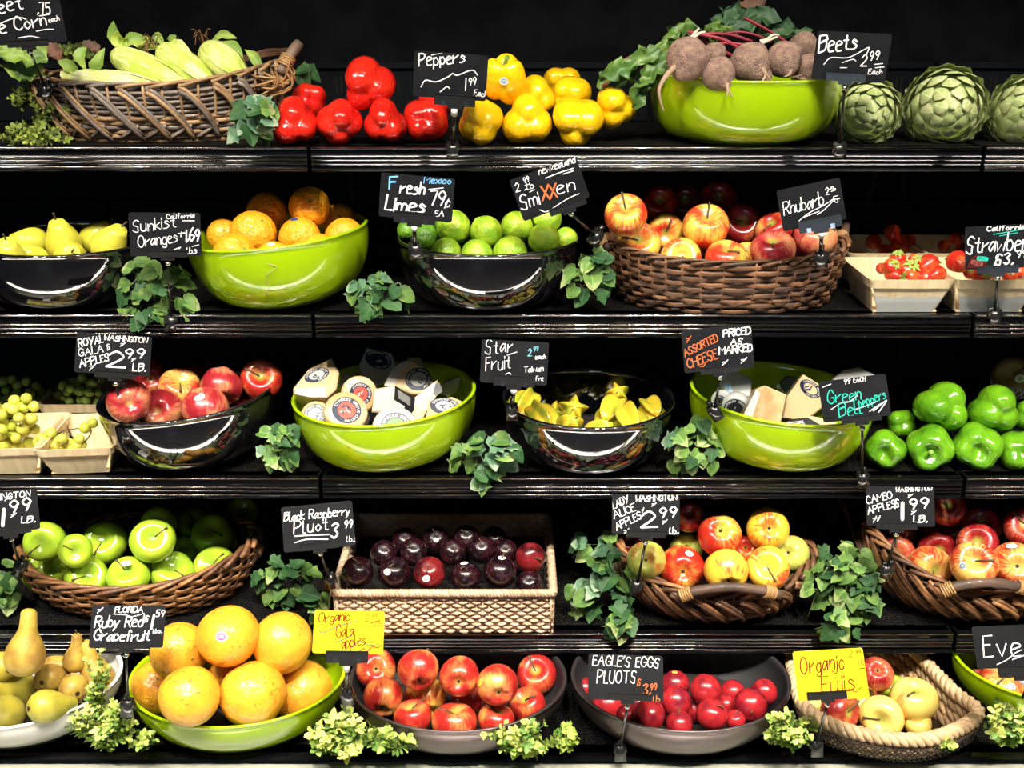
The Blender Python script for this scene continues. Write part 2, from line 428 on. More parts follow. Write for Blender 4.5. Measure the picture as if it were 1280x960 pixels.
kind('orange', 'orange', cit_fn(.02, .06), citmat('rind_orange', (.95, .36, .012), (.92, .42, .02), 15, .3), [('stem_button', button(.91))])
kind('lime', 'lime', cit_fn(.10, .02, .22, 1.03), citmat('rind_lime', (.45, .62, .035), (.24, .44, .02), 14, .22), [('stem_button', button(1.0, .07))])
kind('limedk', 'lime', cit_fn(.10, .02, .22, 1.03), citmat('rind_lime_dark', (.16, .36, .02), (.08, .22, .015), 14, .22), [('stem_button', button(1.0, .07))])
kind('grapefruit', 'grapefruit', cit_fn(.03, .05, .3, .95), citmat('rind_grapefruit', (.84, .44, .030), (.86, .36, .025), 12, .16, .34, (.30, .10, .02)), [('stem_button', button(.90, .07))])
# pears (belly radius 1, neck up the z axis)
def pear_geo(neck=.42, h=1.9, n=28):
    pr = [(0, -.86), (.10, -.88), (.22, -.94), (.5, -.88), (.78, -.66), (.96, -.30), (1.0, .05), (.93, .42), (.76, .82), (.58, 1.15), (neck, 1.5), (neck*.88, h-.18), (neck*.62, h-.04), (.12, h), (0, h-.03)]
    vs, fs = lathe(pr[::-1], n)
    for v in vs:
        k = max(0, v.z)/h; v.x += .10*k*k; v.y += .03*math.sin(v.z*2)
    return vs, [f[::-1] for f in fs]
def pearmat(name, a, bb, spk, rough=.38):
    m = mat(name, a, rough, .2); n = N(m); v = n.obj()
    c = n.mix(n.ramp(n.noise(v, 1.1, 3), .38, .66), a, bb)
    vo = n.n('ShaderNodeTexVoronoi'); vo.inputs['Scale'].default_value = 10; n.l(v, vo.inputs['Vector'])
    c = n.mix(n.math('MULTIPLY', n.math('LESS_THAN', vo.outputs['Distance'], .12), .5), c, spk); n.color(c)
    return m
PST = lambda z, x: ('stem', me_new('stem', *tube([(x, 0, z-.1), (x+.02, 0, z+.12), (x+.07, .02, z+.30), (x+.12, .03, z+.40)], [.07, .05, .05, .075], 6), m_stem))
PCX = lambda: ('calyx', me_new('calyx', *lathe([(0, -.93), (.10, -.92), (.16, -.955), (.10, -.90), (0, -.89)], 10), m_calyx))
kind('bartlett', 'pear', pear_geo(.40, 1.62), pearmat('skin_pear_yellow', (.80, .70, .06), (.62, .62, .06), (.45, .40, .08)), [PST(1.62, .10), PCX()])
kind('bosc', 'pear', pear_geo(.44, 2.5), pearmat('skin_pear_russet', (.50, .34, .05), (.32, .18, .035), (.35, .2, .06), .5), [PST(2.5, .12), PCX()])
kind('boscgrn', 'pear', pear_geo(.40, 1.9), pearmat('skin_pear_olive', (.48, .40, .045), (.32, .30, .04), (.3, .2, .05), .45), [PST(1.9, .10), PCX()])
# bell peppers: lobes swell between grooves that meet at both ends
def pep_fn(nl=4, tall=1.05, seed=1, off=.36):
    r_ = random.Random(seed); L = []
    for k in range(nl):
        th = 2*PI*(k+r_.uniform(-.10, .10))/nl; a = r_.uniform(.58, .66)
        L.append((off*math.cos(th), off*math.sin(th), r_.uniform(-.14, .06), a, tall*r_.uniform(.86, 1.0)))
    def f(p, t):
        d = (math.sin(p)*math.cos(t), math.sin(p)*math.sin(t), math.cos(p)); tot = 0
        for cx, cy, cz, a, h in L:
            A = (d[0]/a)**2+(d[1]/a)**2+(d[2]/h)**2; Bq = -2*(d[0]*cx/a/a+d[1]*cy/a/a+d[2]*cz/h/h); C = (cx/a)**2+(cy/a)**2+(cz/h)**2-1
            T = (-Bq+math.sqrt(max(0, Bq*Bq-4*A*C)))/(2*A); tot += max(T, .01)**13
        T = tot**(1/13)*1.05
        return T*math.sin(p), T*math.cos(p)-(.40*gs(p, .40) if p < 1.5 else -.05*gs(PI-p, .25))
    return f
m_pstem = mat('pepper_stem_green', (.18, .34, .05), .5)
def pepstem(z=.50):
    b = B(); b.add(*lathe([(0, z+.10), (.12, z+.09), (.24, z+.02), (.30, z-.06)], 12))
    b.tube([(0, 0, z+.04), (.01, 0, z+.25), (.05, .02, z+.45), (.12, .03, z+.62)], [.13, .09, .09, .13], 8); return ('stem', b.mesh('stem', m_pstem))
def pepmat(name, a, bb):
    m = mat(name, a, .17, .5); n = N(m); v = n.obj(); n.color(n.mix(n.ramp(n.noise(v, 1.0, 1), .4, .65), a, bb)); n.bump(n.noise(v, 2.2, 2), .12, .1); return m
for key, a, bb in (('pepred', (.74, .022, .010), (.60, .012, .008)), ('pepyel', (.96, .60, .008), (.94, .52, .006)), ('pepgrn', (.14, .36, .012), (.08, .25, .010))):
    m = pepmat('skin_'+key, a, bb)
    kind(key, 'bell pepper', pep_fn(4, 1.05, 3), m, [pepstem(.42)], 34, 56, 'bell_pepper', 'pepper')
    kind(key+'3', 'bell pepper', pep_fn(3, 1.10, 5, .39), m, [pepstem(.42)], 34, 56, 'bell_pepper', 'pepper')
# star fruit
def star_fn(p, t):
    k = (1-abs(math.sin(2.5*t)))**1.0
    r = math.sin(p)**.75*(.60+.42*k)
    return r, 1.35*math.cos(p)-.15*gs(p, .4)*(1-k)+.12*gs(PI-p, .4)*(1-k)
m_star = mat('skin_star_fruit', (.72, .62, .05), .32, .4); n_ = N(m_star); v_ = n_.obj()
tc_ = n_.n('ShaderNodeTexCoord').outputs['Object']; sp_ = n_.n('ShaderNodeVectorMath', operation='LENGTH')
mp_ = n_.n('ShaderNodeVectorMath', operation='MULTIPLY'); mp_.inputs[1].default_value = (1, 1, 0); n_.l(tc_, mp_.inputs[0]); n_.l(mp_.outputs[0], sp_.inputs[0])
c_ = n_.mix(n_.ramp(n_.noise(v_, 1.2, 2), .4, .62), (.72, .46, .03), (.34, .40, .03))
n_.color(n_.mix(n_.math('MULTIPLY', n_.ramp(sp_.outputs['Value'], .84, .98), .7), c_, (.42, .34, .04)))
kind('starfruit', 'star fruit', star_fn, m_star, [('stem', me_new('stem', *blob_stem(.2, .05, .3, 1.15), m_stem))], 22, 50, 'star_fruit', 'fruit')
# strawberry
m_straw = mat('skin_strawberry', (.78, .05, .018), .28, .4); n_ = N(m_straw); v_ = n_.obj()
vo_ = n_.n('ShaderNodeTexVoronoi'); vo_.inputs['Scale'].default_value = 7; n_.l(v_, vo_.inputs['Vector'])
c_ = n_.mix(n_.ramp(n_.noise(v_, .8, 1), .42, .68), (.62, .02, .012), (.88, .14, .03))
n_.color(n_.mix(n_.math('LESS_THAN', vo_.outputs['Distance'], .16), c_, (.80, .50, .12))); n_.bump(n_.ramp(vo_.outputs['Distance'], 0, .3), .6, .06)
m_leafcap = mat('strawberry_cap_green', (.30, .42, .08), .5)
def straw_fn(p, t):
    return math.sin(p)**.8*(.92+.25*math.cos(p)), (1.0 if p < PI/2 else 1.35)*math.cos(p)*.9
def cap_mesh():
    b = B()
    for k in range(9):
        a = 2*PI*k/9+.1*k; c, s = math.cos(a), math.sin(a); w = .16
        q = lambda r, z, ww: [(c*r-s*ww, s*r+c*ww, z), (c*r+s*ww, s*r-c*ww, z)]
        L = .75+.15*math.sin(k*2.1)
        b.add(q(.05, .86, .05)+q(.38, 1.02, w)+q(L*.8, .95, w*.8)+[(c*L, s*L, .82+.25*math.sin(k))], [(0, 1, 3, 2), (2, 3, 5, 4), (4, 5, 6)])
    b.tube([(0, 0, .85), (.03, 0, 1.2), (.1, .02, 1.4)], [.06, .05, .06], 6)
    return b.mesh('leaf_cap', m_leafcap)
kind('strawberry', 'strawberry', straw_fn, m_straw, [('leaf_cap', cap_mesh())], 16, 20, 'strawberry', 'strawberry')
# asian pear in a foam net
kind('asianpear', 'russet pear', AP, noisy('skin_asian_pear', (.50, .28, .08), (.40, .20, .05), 2, .5), AK, name='pear', cat='pear')
# stickers: a patch of a unit sphere, white ring with a coloured heart
def sticker_mesh(name, c0, c1, mark, rad=.20, R=1.012):
    b = B(); rings = [(0, 0), (.45, 0), (.72, 1), (1.0, 2)]
    mats = [mat(name+'_ink', c1, .4), mat(name+'_mark', mark, .4), mat(name+'_paper', c0, .4)]
    vs = []; n = 20
    for q, _ in rings[1:]:
        for j in range(n):
            t = 2*PI*j/n; x, y = rad*q*math.cos(t), rad*.82*q*math.sin(t)
            vs.append((x, y, math.sqrt(max(0, R*R-x*x-y*y))))
    b.v = [Vector((0, 0, R))]+[Vector(v) for v in vs]
    for j in range(n):
        b.f.append((0, 1+j, 1+(j+1) % n)); b.m.append(0)
        for k in (0, 1): b.f.append((1+k*n+j, 1+(k+1)*n+j, 1+(k+1)*n+(j+1) % n, 1+k*n+(j+1) % n)); b.m.append(k+1)
    # three printed bars across the middle
    for k in (-1, 0, 1):
        y = k*.06*1; w = .10
        b.add([(-w, y-.012, R+.004), (w, y-.012, R+.004), (w, y+.012, R+.004), (-w, y+.012, R+.004)], [(0, 1, 2, 3)], 1)
    return b.mesh('sticker', mats)
STK = {'w': sticker_mesh('sticker_white', (.85, .86, .84), (.62, .70, .76), (.22, .32, .42)), 'o': sticker_mesh('sticker_oval', (.85, .86, .84), (.80, .84, .84), (.30, .36, .46), .25),
       'p': sticker_mesh('sticker_pink', (.85, .55, .62), (.90, .82, .82), (.62, .12, .30)), 'y': sticker_mesh('sticker_yellow', (.90, .75, .10), (.25, .3, .1), (.85, .6, .05)),
       'b': sticker_mesh('sticker_blue', (.85, .86, .84), (.10, .2, .45), (.9, .75, .15), .24), 'd': sticker_mesh('sticker_dark', (.02, .08, .25), (.1, .15, .4), (.02, .05, .2))}
STKW = dict(w='white', o='white oval', p='pink', y='yellow', b='blue and white', d='dark blue')
ORD = ['leftmost', 'second from left', 'third from left', 'fourth from left', 'fifth from left', 'sixth from left', 'seventh from left', 'eighth from left', 'ninth from left', 'tenth from left']
ORDR = ['rightmost', 'second from right', 'third from right', 'fourth from right']
ROW = dict(f='front row', m='middle row', b='back row', t='top layer', s='spots at the side')
def make_fruit(key, p, r, axis, label, cat, group, spin=0, stretch=1.0, stick=None, nokids=()):
    K = KIND[key]; nrm, rr, uu = frame(p, axis)
    dx, dy, sgn = axis; k = math.sqrt(max(0.0, 1-dx*dx-dy*dy)); ax = rr*dx - uu*dy + nrm*k
    if sgn == 'c': ax = -ax                       # the calyx end is what faces the viewer
    M = TRS(p, rot_to(ax, spin), (r, r, r*stretch))
    o = inst(K['name'], K['me'], M); tag(o, label, cat or K['cat'], group)
    for nm, me in K['kids']:
        if nm in nokids: continue
        inst(nm, me, M, o)
    if stick:
        st, sx, sy = stick; k = math.sqrt(max(0.02, 1-sx*sx-sy*sy)); d = rr*sx - uu*sy + nrm*k
        ss = inst('sticker', STK[st], TRS(p, rot_to(d, rng.uniform(-.5, .5)), r*.985), o); ss['label'] = f'{STKW[st]} round price sticker'
    return o
def pile(where_, cont, items, group, wall=None, tint=''):
    """items: (row, px, py, d, kind, (dx, dy, 's'|'c'), look, options). cont = (cx, cy, rx, ry): the container's mouth.
    The first in the list lies in front; each next one is moved back along its line until it only touches what lies there."""
    placed = []; rows = {}
    for i, it in enumerate(items): rows.setdefault(it[0], []).append(i)
    for r_ in rows.values(): r_.sort(key=lambda i: items[i][1])
    for i, it in enumerate(items):
        row, px, py, d, key, axis, look = it[:7]; opt = it[7] if len(it) > 7 else {}
        off = dict(f=0, m=.035, b=.115, t=.03, s=.03)[row] + opt.get('off', 0)
        def clear(D):
            "does the fruit, seen at its pixel, stand free of the container's wall at distance D"
            p = P(px, py, D); r = d/2*S(px, py, D); cx, cy, rx, ry, zb, H, kb, pw = cont
            h = p.z-zb; e = r if h < H else math.sqrt(max(0, r*r-(h-H)**2)); u = min(1, max(.02, (h-.25*r)/H)); k = kb+(1-kb)*math.sin(u*PI/2)**pw
            q = ((p.x-cx)/max(.02, rx*k-e))**2
            return p.y-cy > -max(.0, ry*k-e)*math.sqrt(max(0, 1-min(q, .9)))
        if 'D' in opt: D = opt['D']
        elif cont:
            D = cont[1]-cont[3]
            for _ in range(60):
                if clear(D): break
                D += .004
            D += off+.003
        else: D = wall + d/2*S(px, py, wall) + off
        for _ in range(80):
            p = P(px, py, D); r = d/2*S(px, py, D)
            if opt.get('fix') or all((p-q).length >= (r+rq)*.99 for q, rq in placed): break
            D += .004
        if cont and row == 'b':
            for _ in range(40):
                p = P(px, py, D); r = d/2*S(px, py, D)
                if p.z-r*.95 > cont[4]+.010: break
                D -= .004
        placed.append((p, r))
        ids = rows[row]; k = ids.index(i); n = len(ids)
        pos = 'alone' if n == 1 else ORDR[n-1-k] if (n-1-k) < k and n-1-k < 4 else ORD[min(k, 9)]
        noun = KIND[key]['noun']
        if n == 1: lab = f'{look} {noun} at the {dict(f="front", m="middle", b="back", t="top", s="side")[row]} of {where_}'
        else: lab = f'{look} {noun}, {pos} in the {ROW[row]} of {where_}'
        make_fruit(key, p, r, axis, lab, None, group, opt.get('spin', rng.uniform(0, 6.28)), opt.get('st', 1.0), opt.get('stick'), opt.get('no', ()))
    return placed
# ================================================================ bowls
m_bgreen = mat('glaze_lime_green', (.36, .56, .004), .13, .9); n_ = N(m_bgreen)
n_.color(n_.mix(n_.ramp(n_.noise(n_.obj(), 5, 3), .35, .7), (.35, .55, .004), (.40, .58, .008))); n_.bump(n_.noise(n_.obj(), 7, 2), .05, .02)
m_bblack = mat('glaze_black', (.006, .006, .008), .05, 1.0, 0, .7); n_ = N(m_bblack); n_.bump(n_.noise(n_.obj(), 9, 2), .03, .02)
m_bmatte = mat('matte_black_outside_metallic', (.10, .075, .075), .36, .2, .75)
m_bmattein = mat('matte_black_inside', (.018, .018, .020), .5)
m_bwhite = mat('glaze_white', (.86, .84, .80), .2, .6)
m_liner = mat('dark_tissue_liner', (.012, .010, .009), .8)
def bowl(x0, x1, lv, mats, label, H=.107, back=.02, cy=None, sy=1.0, basef=.60, bell=.62, roll=0, zoff=0, fill=.3, group=None, name='bowl', pitch=0):
    """bowl whose rim spans the pixel columns x0..x1; returns (object, mouth ellipse)"""
    h = HEDGE[lv]+zoff; D = DEDGE[lv]
    pxr = (x1-x0)/2; R = pxr*.0015
    for _ in range(4):
        c = cy if cy else D+back+R*sy*basef
        t = (Vector((0, c, h+H))-CAM).dot(Fv); R = pxr/FPX*t
    X = ((x0+x1)/2-640)/FPX*t; rb = R*basef; W = .0065
    out = [(0, .003), (rb*.88, .003), (rb*.90, 0), (rb*.98, 0)]
    for k in range(0, 15):
        u = k/14; out.append((rb+(R-rb)*math.sin(u*PI/2)**bell, .004+(H-.004)*u**1.25))
    rim = [(R+.0012, H+.001), (R+.0005, H+.0035), (R-.003, H+.0045), (R-W, H+.002)]
    inn = []
    for k in range(13, -1, -1):
        u = k/14; inn.append((max(.001, rb+(R-rb)*math.sin(u*PI/2)**bell-W), .010+(H-.010)*u**1.25))
    prof = out+rim+inn+[(0, .010)]
    vs, fs = lathe(prof, 72, sy)
    no = len(out)+1; fm = []
    for f in fs: fm.append(0)
    o_m = mats if isinstance(mats, (list, tuple)) else [mats]
    if len(o_m) > 1:
        lim = (no)*72; fm = [1 if min(f) >= lim else 0 for f in fs]
    Q = Matrix.Rotation(math.radians(roll), 4, 'Y') @ Matrix.Rotation(math.radians(pitch), 4, 'X')
    lift = rb*abs(math.sin(math.radians(roll)))+rb*sy*abs(math.sin(math.radians(pitch)))
    base = Vector((X, c, h+lift+.0006))
    Mx = Matrix.Translation(base) @ Q
    o = put(name, [Mx @ v for v in vs], fs, o_m, None, fm=fm if len(o_m) > 1 else None, origin=base)
    tag(o, label, 'bowl', group)
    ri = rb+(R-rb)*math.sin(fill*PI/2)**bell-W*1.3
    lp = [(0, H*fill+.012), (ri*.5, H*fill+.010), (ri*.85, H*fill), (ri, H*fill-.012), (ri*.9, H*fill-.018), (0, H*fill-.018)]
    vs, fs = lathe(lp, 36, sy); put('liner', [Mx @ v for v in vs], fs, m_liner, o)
    return o, (X, c, R-W, R*sy-W, h, H, basef, bell)
# ================================================================ baskets
def wick(name, c1, c2, rough=.5): return noisy(name, c1, c2, 22, rough, .15, .35, .3, .7, 90, .004, jitter=True)
m_wblond = wick('willow_blond', (.48, .30, .14), (.22, .115, .055)); m_wdark = wick('willow_dark', (.15, .07, .032), (.055, .026, .016))
m_whoney = wick('willow_honey', (.40, .19, .07), (.15, .065, .03)); m_wbrown = wick('willow_brown', (.24, .105, .045), (.09, .04, .022))
m_wgrey = wick('willow_grey', (.30, .24, .19), (.12, .09, .075)); m_bark = wick('handle_bark', (.11, .06, .04), (.05, .03, .022), .6)
m_grass = wick('seagrass', (.62, .47, .32), (.40, .27, .17), .7); m_rope = wick('palm_rope', (.66, .47, .27), (.44, .29, .15), .7)
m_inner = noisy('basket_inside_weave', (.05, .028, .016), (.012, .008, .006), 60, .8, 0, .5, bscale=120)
m_tie = wick('rattan_tie', (.45, .26, .10), (.28, .15, .06))
class Oval:
    "mouth ellipse, base ellipse, heights: point(theta, u) on the side wall, u from 0 (base) to 1 (rim)"
    def __init__(s, X, Y, z, rx, ry, H, fx=.8, fy=.8, lift=0, sup=2.0, liftl=None):
        s.X, s.Y, s.z, s.rx, s.ry, s.H, s.fx, s.fy, s.lift, s.sup = X, Y, z, rx, ry, H, fx, fy, lift, sup
        s.ll = lift if liftl is None else liftl
    def pt(s, th, u, off=0):
        c, n = math.cos(th), math.sin(th); e = 2/s.sup
        cc = math.copysign(abs(c)**e, c); ss = math.copysign(abs(n)**e, n)
        bul = math.sin(u*PI*.5)**.8
        kx = s.fx+(1-s.fx)*bul; ky = s.fy+(1-s.fy)*bul
        L = (s.lift if c > 0 else s.ll)*abs(cc)**2.4
        return Vector((s.X+cc*(s.rx*kx+off), s.Y+ss*(s.ry*ky+off), s.z+.002+(s.H-.002+L)*u + (0)))
    def nrm(s, th):
        v = Vector((math.cos(th)/s.rx, math.sin(th)/s.ry, 0)); return v.normalized()
def oval_basket(X, Y, z, rx, ry, H, label, style, mats, fx=.8, fy=.8, lift=0, liftl=None, sup=2.0, rows=8, ns=44, diag=30, seed=1, fill=.6, group=None, dr=.6, thick=.0042):
    r_ = random.Random(seed); E = Oval(X, Y, z, rx, ry, H, fx, fy, lift, sup, liftl)
    root = empty('wicker_basket', (X, Y, z), label, 'basket', group)
    # inner wall and bottom
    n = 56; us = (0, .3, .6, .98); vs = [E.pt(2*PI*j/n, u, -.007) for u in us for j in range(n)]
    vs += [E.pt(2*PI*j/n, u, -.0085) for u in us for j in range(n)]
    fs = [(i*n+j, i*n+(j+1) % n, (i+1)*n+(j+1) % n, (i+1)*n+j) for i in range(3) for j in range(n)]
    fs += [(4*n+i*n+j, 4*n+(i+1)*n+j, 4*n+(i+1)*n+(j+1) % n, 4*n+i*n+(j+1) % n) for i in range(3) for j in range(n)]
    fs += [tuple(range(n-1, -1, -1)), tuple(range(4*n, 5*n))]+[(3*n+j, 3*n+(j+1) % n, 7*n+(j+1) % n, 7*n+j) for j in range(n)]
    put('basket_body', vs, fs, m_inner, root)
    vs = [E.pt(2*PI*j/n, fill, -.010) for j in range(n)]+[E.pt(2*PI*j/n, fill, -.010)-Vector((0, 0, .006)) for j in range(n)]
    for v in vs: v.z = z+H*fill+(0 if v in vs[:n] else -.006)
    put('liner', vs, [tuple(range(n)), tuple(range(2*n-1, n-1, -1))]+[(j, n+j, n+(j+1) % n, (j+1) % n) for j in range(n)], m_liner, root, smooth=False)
    pick = lambda: mats[r_.randrange(len(mats))]
    # stakes
    b = B()
    for k in range(ns):
        th = 2*PI*(k+.5)/ns; b.tube([E.pt(th, u, .0) for u in (0, .35, .7, 1)], .0028, 4)
    tag(b.put('stakes', mats[0], root), kind='stuff')
    if style in ('plain', 'mixed'):
        u0, u1 = (.03, .90)
        for k in range(rows):
            jit = r_.uniform(.004, .016); u = u0+(u1-u0)*k/(rows-1); q = 4; pts = []; ups = []
            for j in range(ns*q//2+1):
                th = 2*PI*j/(ns*q//2); w = math.cos(ns/2*th + PI*k)*.0042
                pts.append(E.pt(th, u+jit*math.sin(j*.21+k*1.9)+r_.uniform(-.006, .006), w+.001)); ups.append(E.nrm(th))
            hh = H/rows*.40*r_.uniform(.75, 1.1)
            vs, fs = tube(pts, hh, 6, .26, ups, False); put('weaver', vs, fs, pick(), root)
    if style in ('diag', 'mixed2'):
        # low rows
        for k in range(rows):
            u = .02+.40*k/max(1, rows-1); pts = []; ups = []
            for j in range(89):
                th = 2*PI*j/88; w = math.cos(22*th+PI*k)*.003; pts.append(E.pt(th, u, w)); ups.append(E.nrm(th))
            vs, fs = tube(pts, H/rows*.26, 5, .6, ups, False); put('weaver', vs, fs, pick(), root)
        for k in range(rows):
            u = .45+.5*k/rows; pts = []; ups = []
            for j in range(89):
                th = 2*PI*j/88; w = math.cos(22*th+PI*k)*.0022; pts.append(E.pt(th, u, w-.001)); ups.append(E.nrm(th))
            vs, fs = tube(pts, H/rows*.20, 4, .6, ups, False); put('weaver', vs, fs, m_wgrey if mats[0] is m_wblond else pick(), root)
        for k in range(diag):
            t0 = 2*PI*(k+r_.uniform(-.12, .12))/diag
            pts = []; ups = []
            for j in range(9):
                v = j/8; th = t0+dr*(v**.85)*(1.0); u = .97-.86*v**1.15
                pts.append(E.pt(th, u, .0065+.004*math.sin(v*PI)-.003*v)); ups.append(E.nrm(th))
            for e in (0, 1):
                pp = [p+Vector((0, 0, -e*.0075)) for p in pts]
                vs, fs = tube(pp, thick, 5, .62, ups); put('splint', vs, fs, pick(), root)
            # the strand crossing the other way below
            pts = []; ups = []
            for j in range(6):
                v = j/5; th = t0+dr*.95-dr*.55*v; u = .30-.22*v
                pts.append(E.pt(th, u, .005)); ups.append(E.nrm(th))
            vs, fs = tube(pts, thick*.9, 4, .6, ups); put('splint', vs, fs, mats[-1], root)
    # braided rim
    nb = 26 if style != 'plain' else 30
    for k in range(nb):
        t0 = 2*PI*k/nb; L = 2*PI/nb*2.1; pts = []; ups = []
        for j in range(7):
            v = j/6; th = t0+L*v; s_ = math.sin(v*PI)
            pts.append(E.pt(th, 1.0, -.002+.0085*math.cos(v*PI)*1.0)+Vector((0, 0, -.003+.0065*s_))); ups.append(Vector((0, 0, 1)))
        vs, fs = tube(pts, thick*1.08, 5, .75, ups); put('rim_strand', vs, fs, pick(), root)
    return root, (X, Y, rx-.010, ry-.010, z, H, (fx+fy)/2, .8), E
def basket_handle(root, E, pts, r=.0085, ties=(.12, .88), mat_=None):
    pts = smooth_pts(pts, 5); o = None
    vs, fs = tube(pts, [r*(1+.06*math.sin(i*1.7)) for i in range(len(pts))], 10); h = put('handle', vs, fs, mat_ or m_bark, root)
    for q in ties:
        i = int(q*(len(pts)-1)); i = max(1, min(i, len(pts)-2)); c = Vector(pts[i]); t = (Vector(pts[i+1])-Vector(pts[i-1])).normalized()
        b = B(); a = t.orthogonal().normalized(); bb = t.cross(a)
        for k in range(-2, 3):
            cc = c+t*(k*.0042)
            ring = [cc+(a*math.cos(2*PI*j/14)+bb*math.sin(2*PI*j/14))*(r*1.22) for j in range(15)]
            b.tube(ring, .0022, 5)
        b.put('binding', m_tie, h)
    return h
def rope(pts, R, pitch, mats, parent, name='rope_strand', n=3, seg=2, fl=1.0):
    "n strands twisted round the path pts; each strand is an object of its own"
    pts = smooth_pts(pts, seg); L = [0]
    for a, b_ in zip(pts, pts[1:]): L.append(L[-1]+(b_-a).length)
    tot = L[-1]; m = max(8, int(tot/pitch*8)); path = []; k = 0
    for i in range(m+1):
        s = tot*i/m
        while k < len(L)-2 and L[k+1] < s: k += 1
        u = (s-L[k])/max(1e-9, L[k+1]-L[k]); path.append(pts[k].lerp(pts[k+1], min(1, u)))
    up = Vector((.1, .2, 1)).normalized()
    for q in range(n):
        out = []
        for i, p in enumerate(path):
            t = (path[min(i+1, m)]-path[max(i-1, 0)]).normalized(); a = (up-t*up.dot(t)).normalized(); b_ = t.cross(a)
            ph = 2*PI*(tot*i/m/pitch + q/n); out.append(p+(a*math.cos(ph)+b_*math.sin(ph))*R*.52)
        vs, fs = tube(out, R*.56, 6); put(name, vs, fs, mats, parent)
# ================================================================ little wooden punnets
m_wood = mat('punnet_veneer', (.80, .62, .36), .55); n_ = N(m_wood); v_ = n_.obj()
mp_ = n_.n('ShaderNodeMapping'); mp_.inputs['Scale'].default_value = (90, 90, 6); n_.l(v_, mp_.inputs['Vector'])
n_.color(n_.mix(n_.ramp(n_.noise(mp_.outputs[0], 1, 4), .3, .75), (.80, .66, .42), (.66, .50, .28)))
m_woodb = mat('punnet_veneer_blue_grey', (.50, .52, .50), .6)
def punnet(X, Y, z, label, w=.115, d=.150, H=.072, yaw=0, fl=.80, band=True, group='wooden berry punnets', grey=False):
    """an open box of thin veneer that widens upwards with a rim band round its mouth"""
    M = Matrix.Translation((X, Y, z+.0006)) @ Matrix.Rotation(math.radians(yaw), 4, 'Z')
    o = empty('berry_punnet', M.translation, label, 'punnet', group)
    T = .0022
    def c(sx, sy, u, ins=0): k = fl+(1-fl)*u; return Vector((sx*(w/2*k-ins), sy*(d/2*k-ins), u*H))
    b = B(); b.box((-w/2*fl, -d/2*fl, 0), (w/2*fl, d/2*fl, .003), M=M); b.put('bottom', m_wood, o, smooth=False)
    for k in range(4):
        R = Matrix.Rotation(PI/2*k, 4, 'Z'); b = B(); wide = k % 2 == 0
        W, Dd = (w, d) if wide else (d, w)
        def q(sx, u, ins): kk = fl+(1-fl)*u; g = .006*(1-u)+.002; return M @ (R @ Vector((sx*(W/2*kk-g), -(Dd/2*kk)+ins, u*H)))
        vs = [q(-1, 0, 0), q(1, 0, 0), q(1, 1, 0), q(-1, 1, 0), q(-1, 0, T), q(1, 0, T), q(1, 1, T), q(-1, 1, T)]
        b.add(vs, [(0, 1, 2, 3), (7, 6, 5, 4), (0, 4, 5, 1), (1, 5, 6, 2), (2, 6, 7, 3), (3, 7, 4, 0)])
        b.put('side_panel', m_wood, o, smooth=False)
        if grey and k == 0:  # lower part of the front panel blue grey, with a wavy upper edge
            vs = [q(-1, 0, -.0003), q(1, 0, -.0003), q(1, .47, -.0003)]+[q(1-.25*j, .47+.03*math.sin(j*1.9), -.0003) for j in range(1, 8)]+[q(-1, .50, -.0003)]
            put('blue_grey_patch', vs, [tuple(range(len(vs)))], m_woodb, o, smooth=False, label='blue grey patch on the lower half')
    # rim band: rounded rectangle ring
    pts = []
    for (sx, sy, a0) in ((1, -1, -90), (1, 1, 0), (-1, 1, 90), (-1, -1, 180)):
        for j in range(5):
            a = math.radians(a0+22.5*j); rr = .014; pts.append((sx*(w/2-rr)+rr*math.cos(a), sy*(d/2-rr)+rr*math.sin(a)))
    n = len(pts); vs = []
    for (ins, zz, kx) in ((0.0022, H*.76, .965), (.0022, H+.001, 1.0), (-.0004, H+.001, 1.0), (-.0004, H*.76, .965)):
        for x, y in pts:
            v = Vector((x, y, 0)); L = v.length; v = v*kx*(1+ins/L); vs.append(M @ Vector((v.x, v.y, zz)))
    fs = [(i*n+j, i*n+(j+1) % n, ((i+1) % 4)*n+(j+1) % n, ((i+1) % 4)*n+j) for i in range(4) for j in range(n)]
    put('rim_band', vs, fs, m_wood, o, smooth=False)
    return o, M
# ================================================================ handwriting: single-stroke letters drawn as marker ribbons
G = {}
for line in '''A -023962 -1555
B -0209 0949585706 0647554302
C 57391805133253
D -0209 09294855432202
E -49090242 -0636
F -490902 -0636
G 5739180513325355 -5535
H -0209 -5259 -0656
I -0209
J 3933321204
K -0209 -59060652
L -090242
M -0209356962
N -02095259
O 391805133253655839
P -0209 0939584605
R -0209 0939584605 -2652
S 583918164544422203
T -0969 -3932
U 090422425459
V -093269
W -0912365269
X -0259 -0952
Y -0935 -6922
Z -09590252
a 4526040312233445 -4642
b -0902 052644321203
c 452604123243
d 452604123244 -4942
e 04453616041242
f 48392822 -0636
g 452604123244 4641301001
h -0902 04264542
i -0602 -0708
j 161100 -1718
k -0902 -460442
l 09031222
m -0602 04163532 34466562
n -0602 04264542
o 2604224426
p -0600 052644321203
q 452604123244 -4640
r -0602 042546
s 45261534432202
t 28233242 -0636
u 0603123244 -4642
v -062246
w -0612355266
x -0642 -0246
y -0622 -4600
z -06460242
0 29070422434729
1 -1912
2 0729473502 -0252
3 08294826442203
4 -390454 -3832
5 -490906 0636443202
6 3917041222443505
7 -094922
8 261829482604224426
9 4729072547 -4722
$ 583918164544422203 -2801
c| 452604123243 -2701
. -0213
' -1907
# -0214 -2458 -0646
- -0535'''.split('\n'):
    ch, *st = line.split(' ')
    if ch == 'c|': ch = '^'
    G[ch] = st
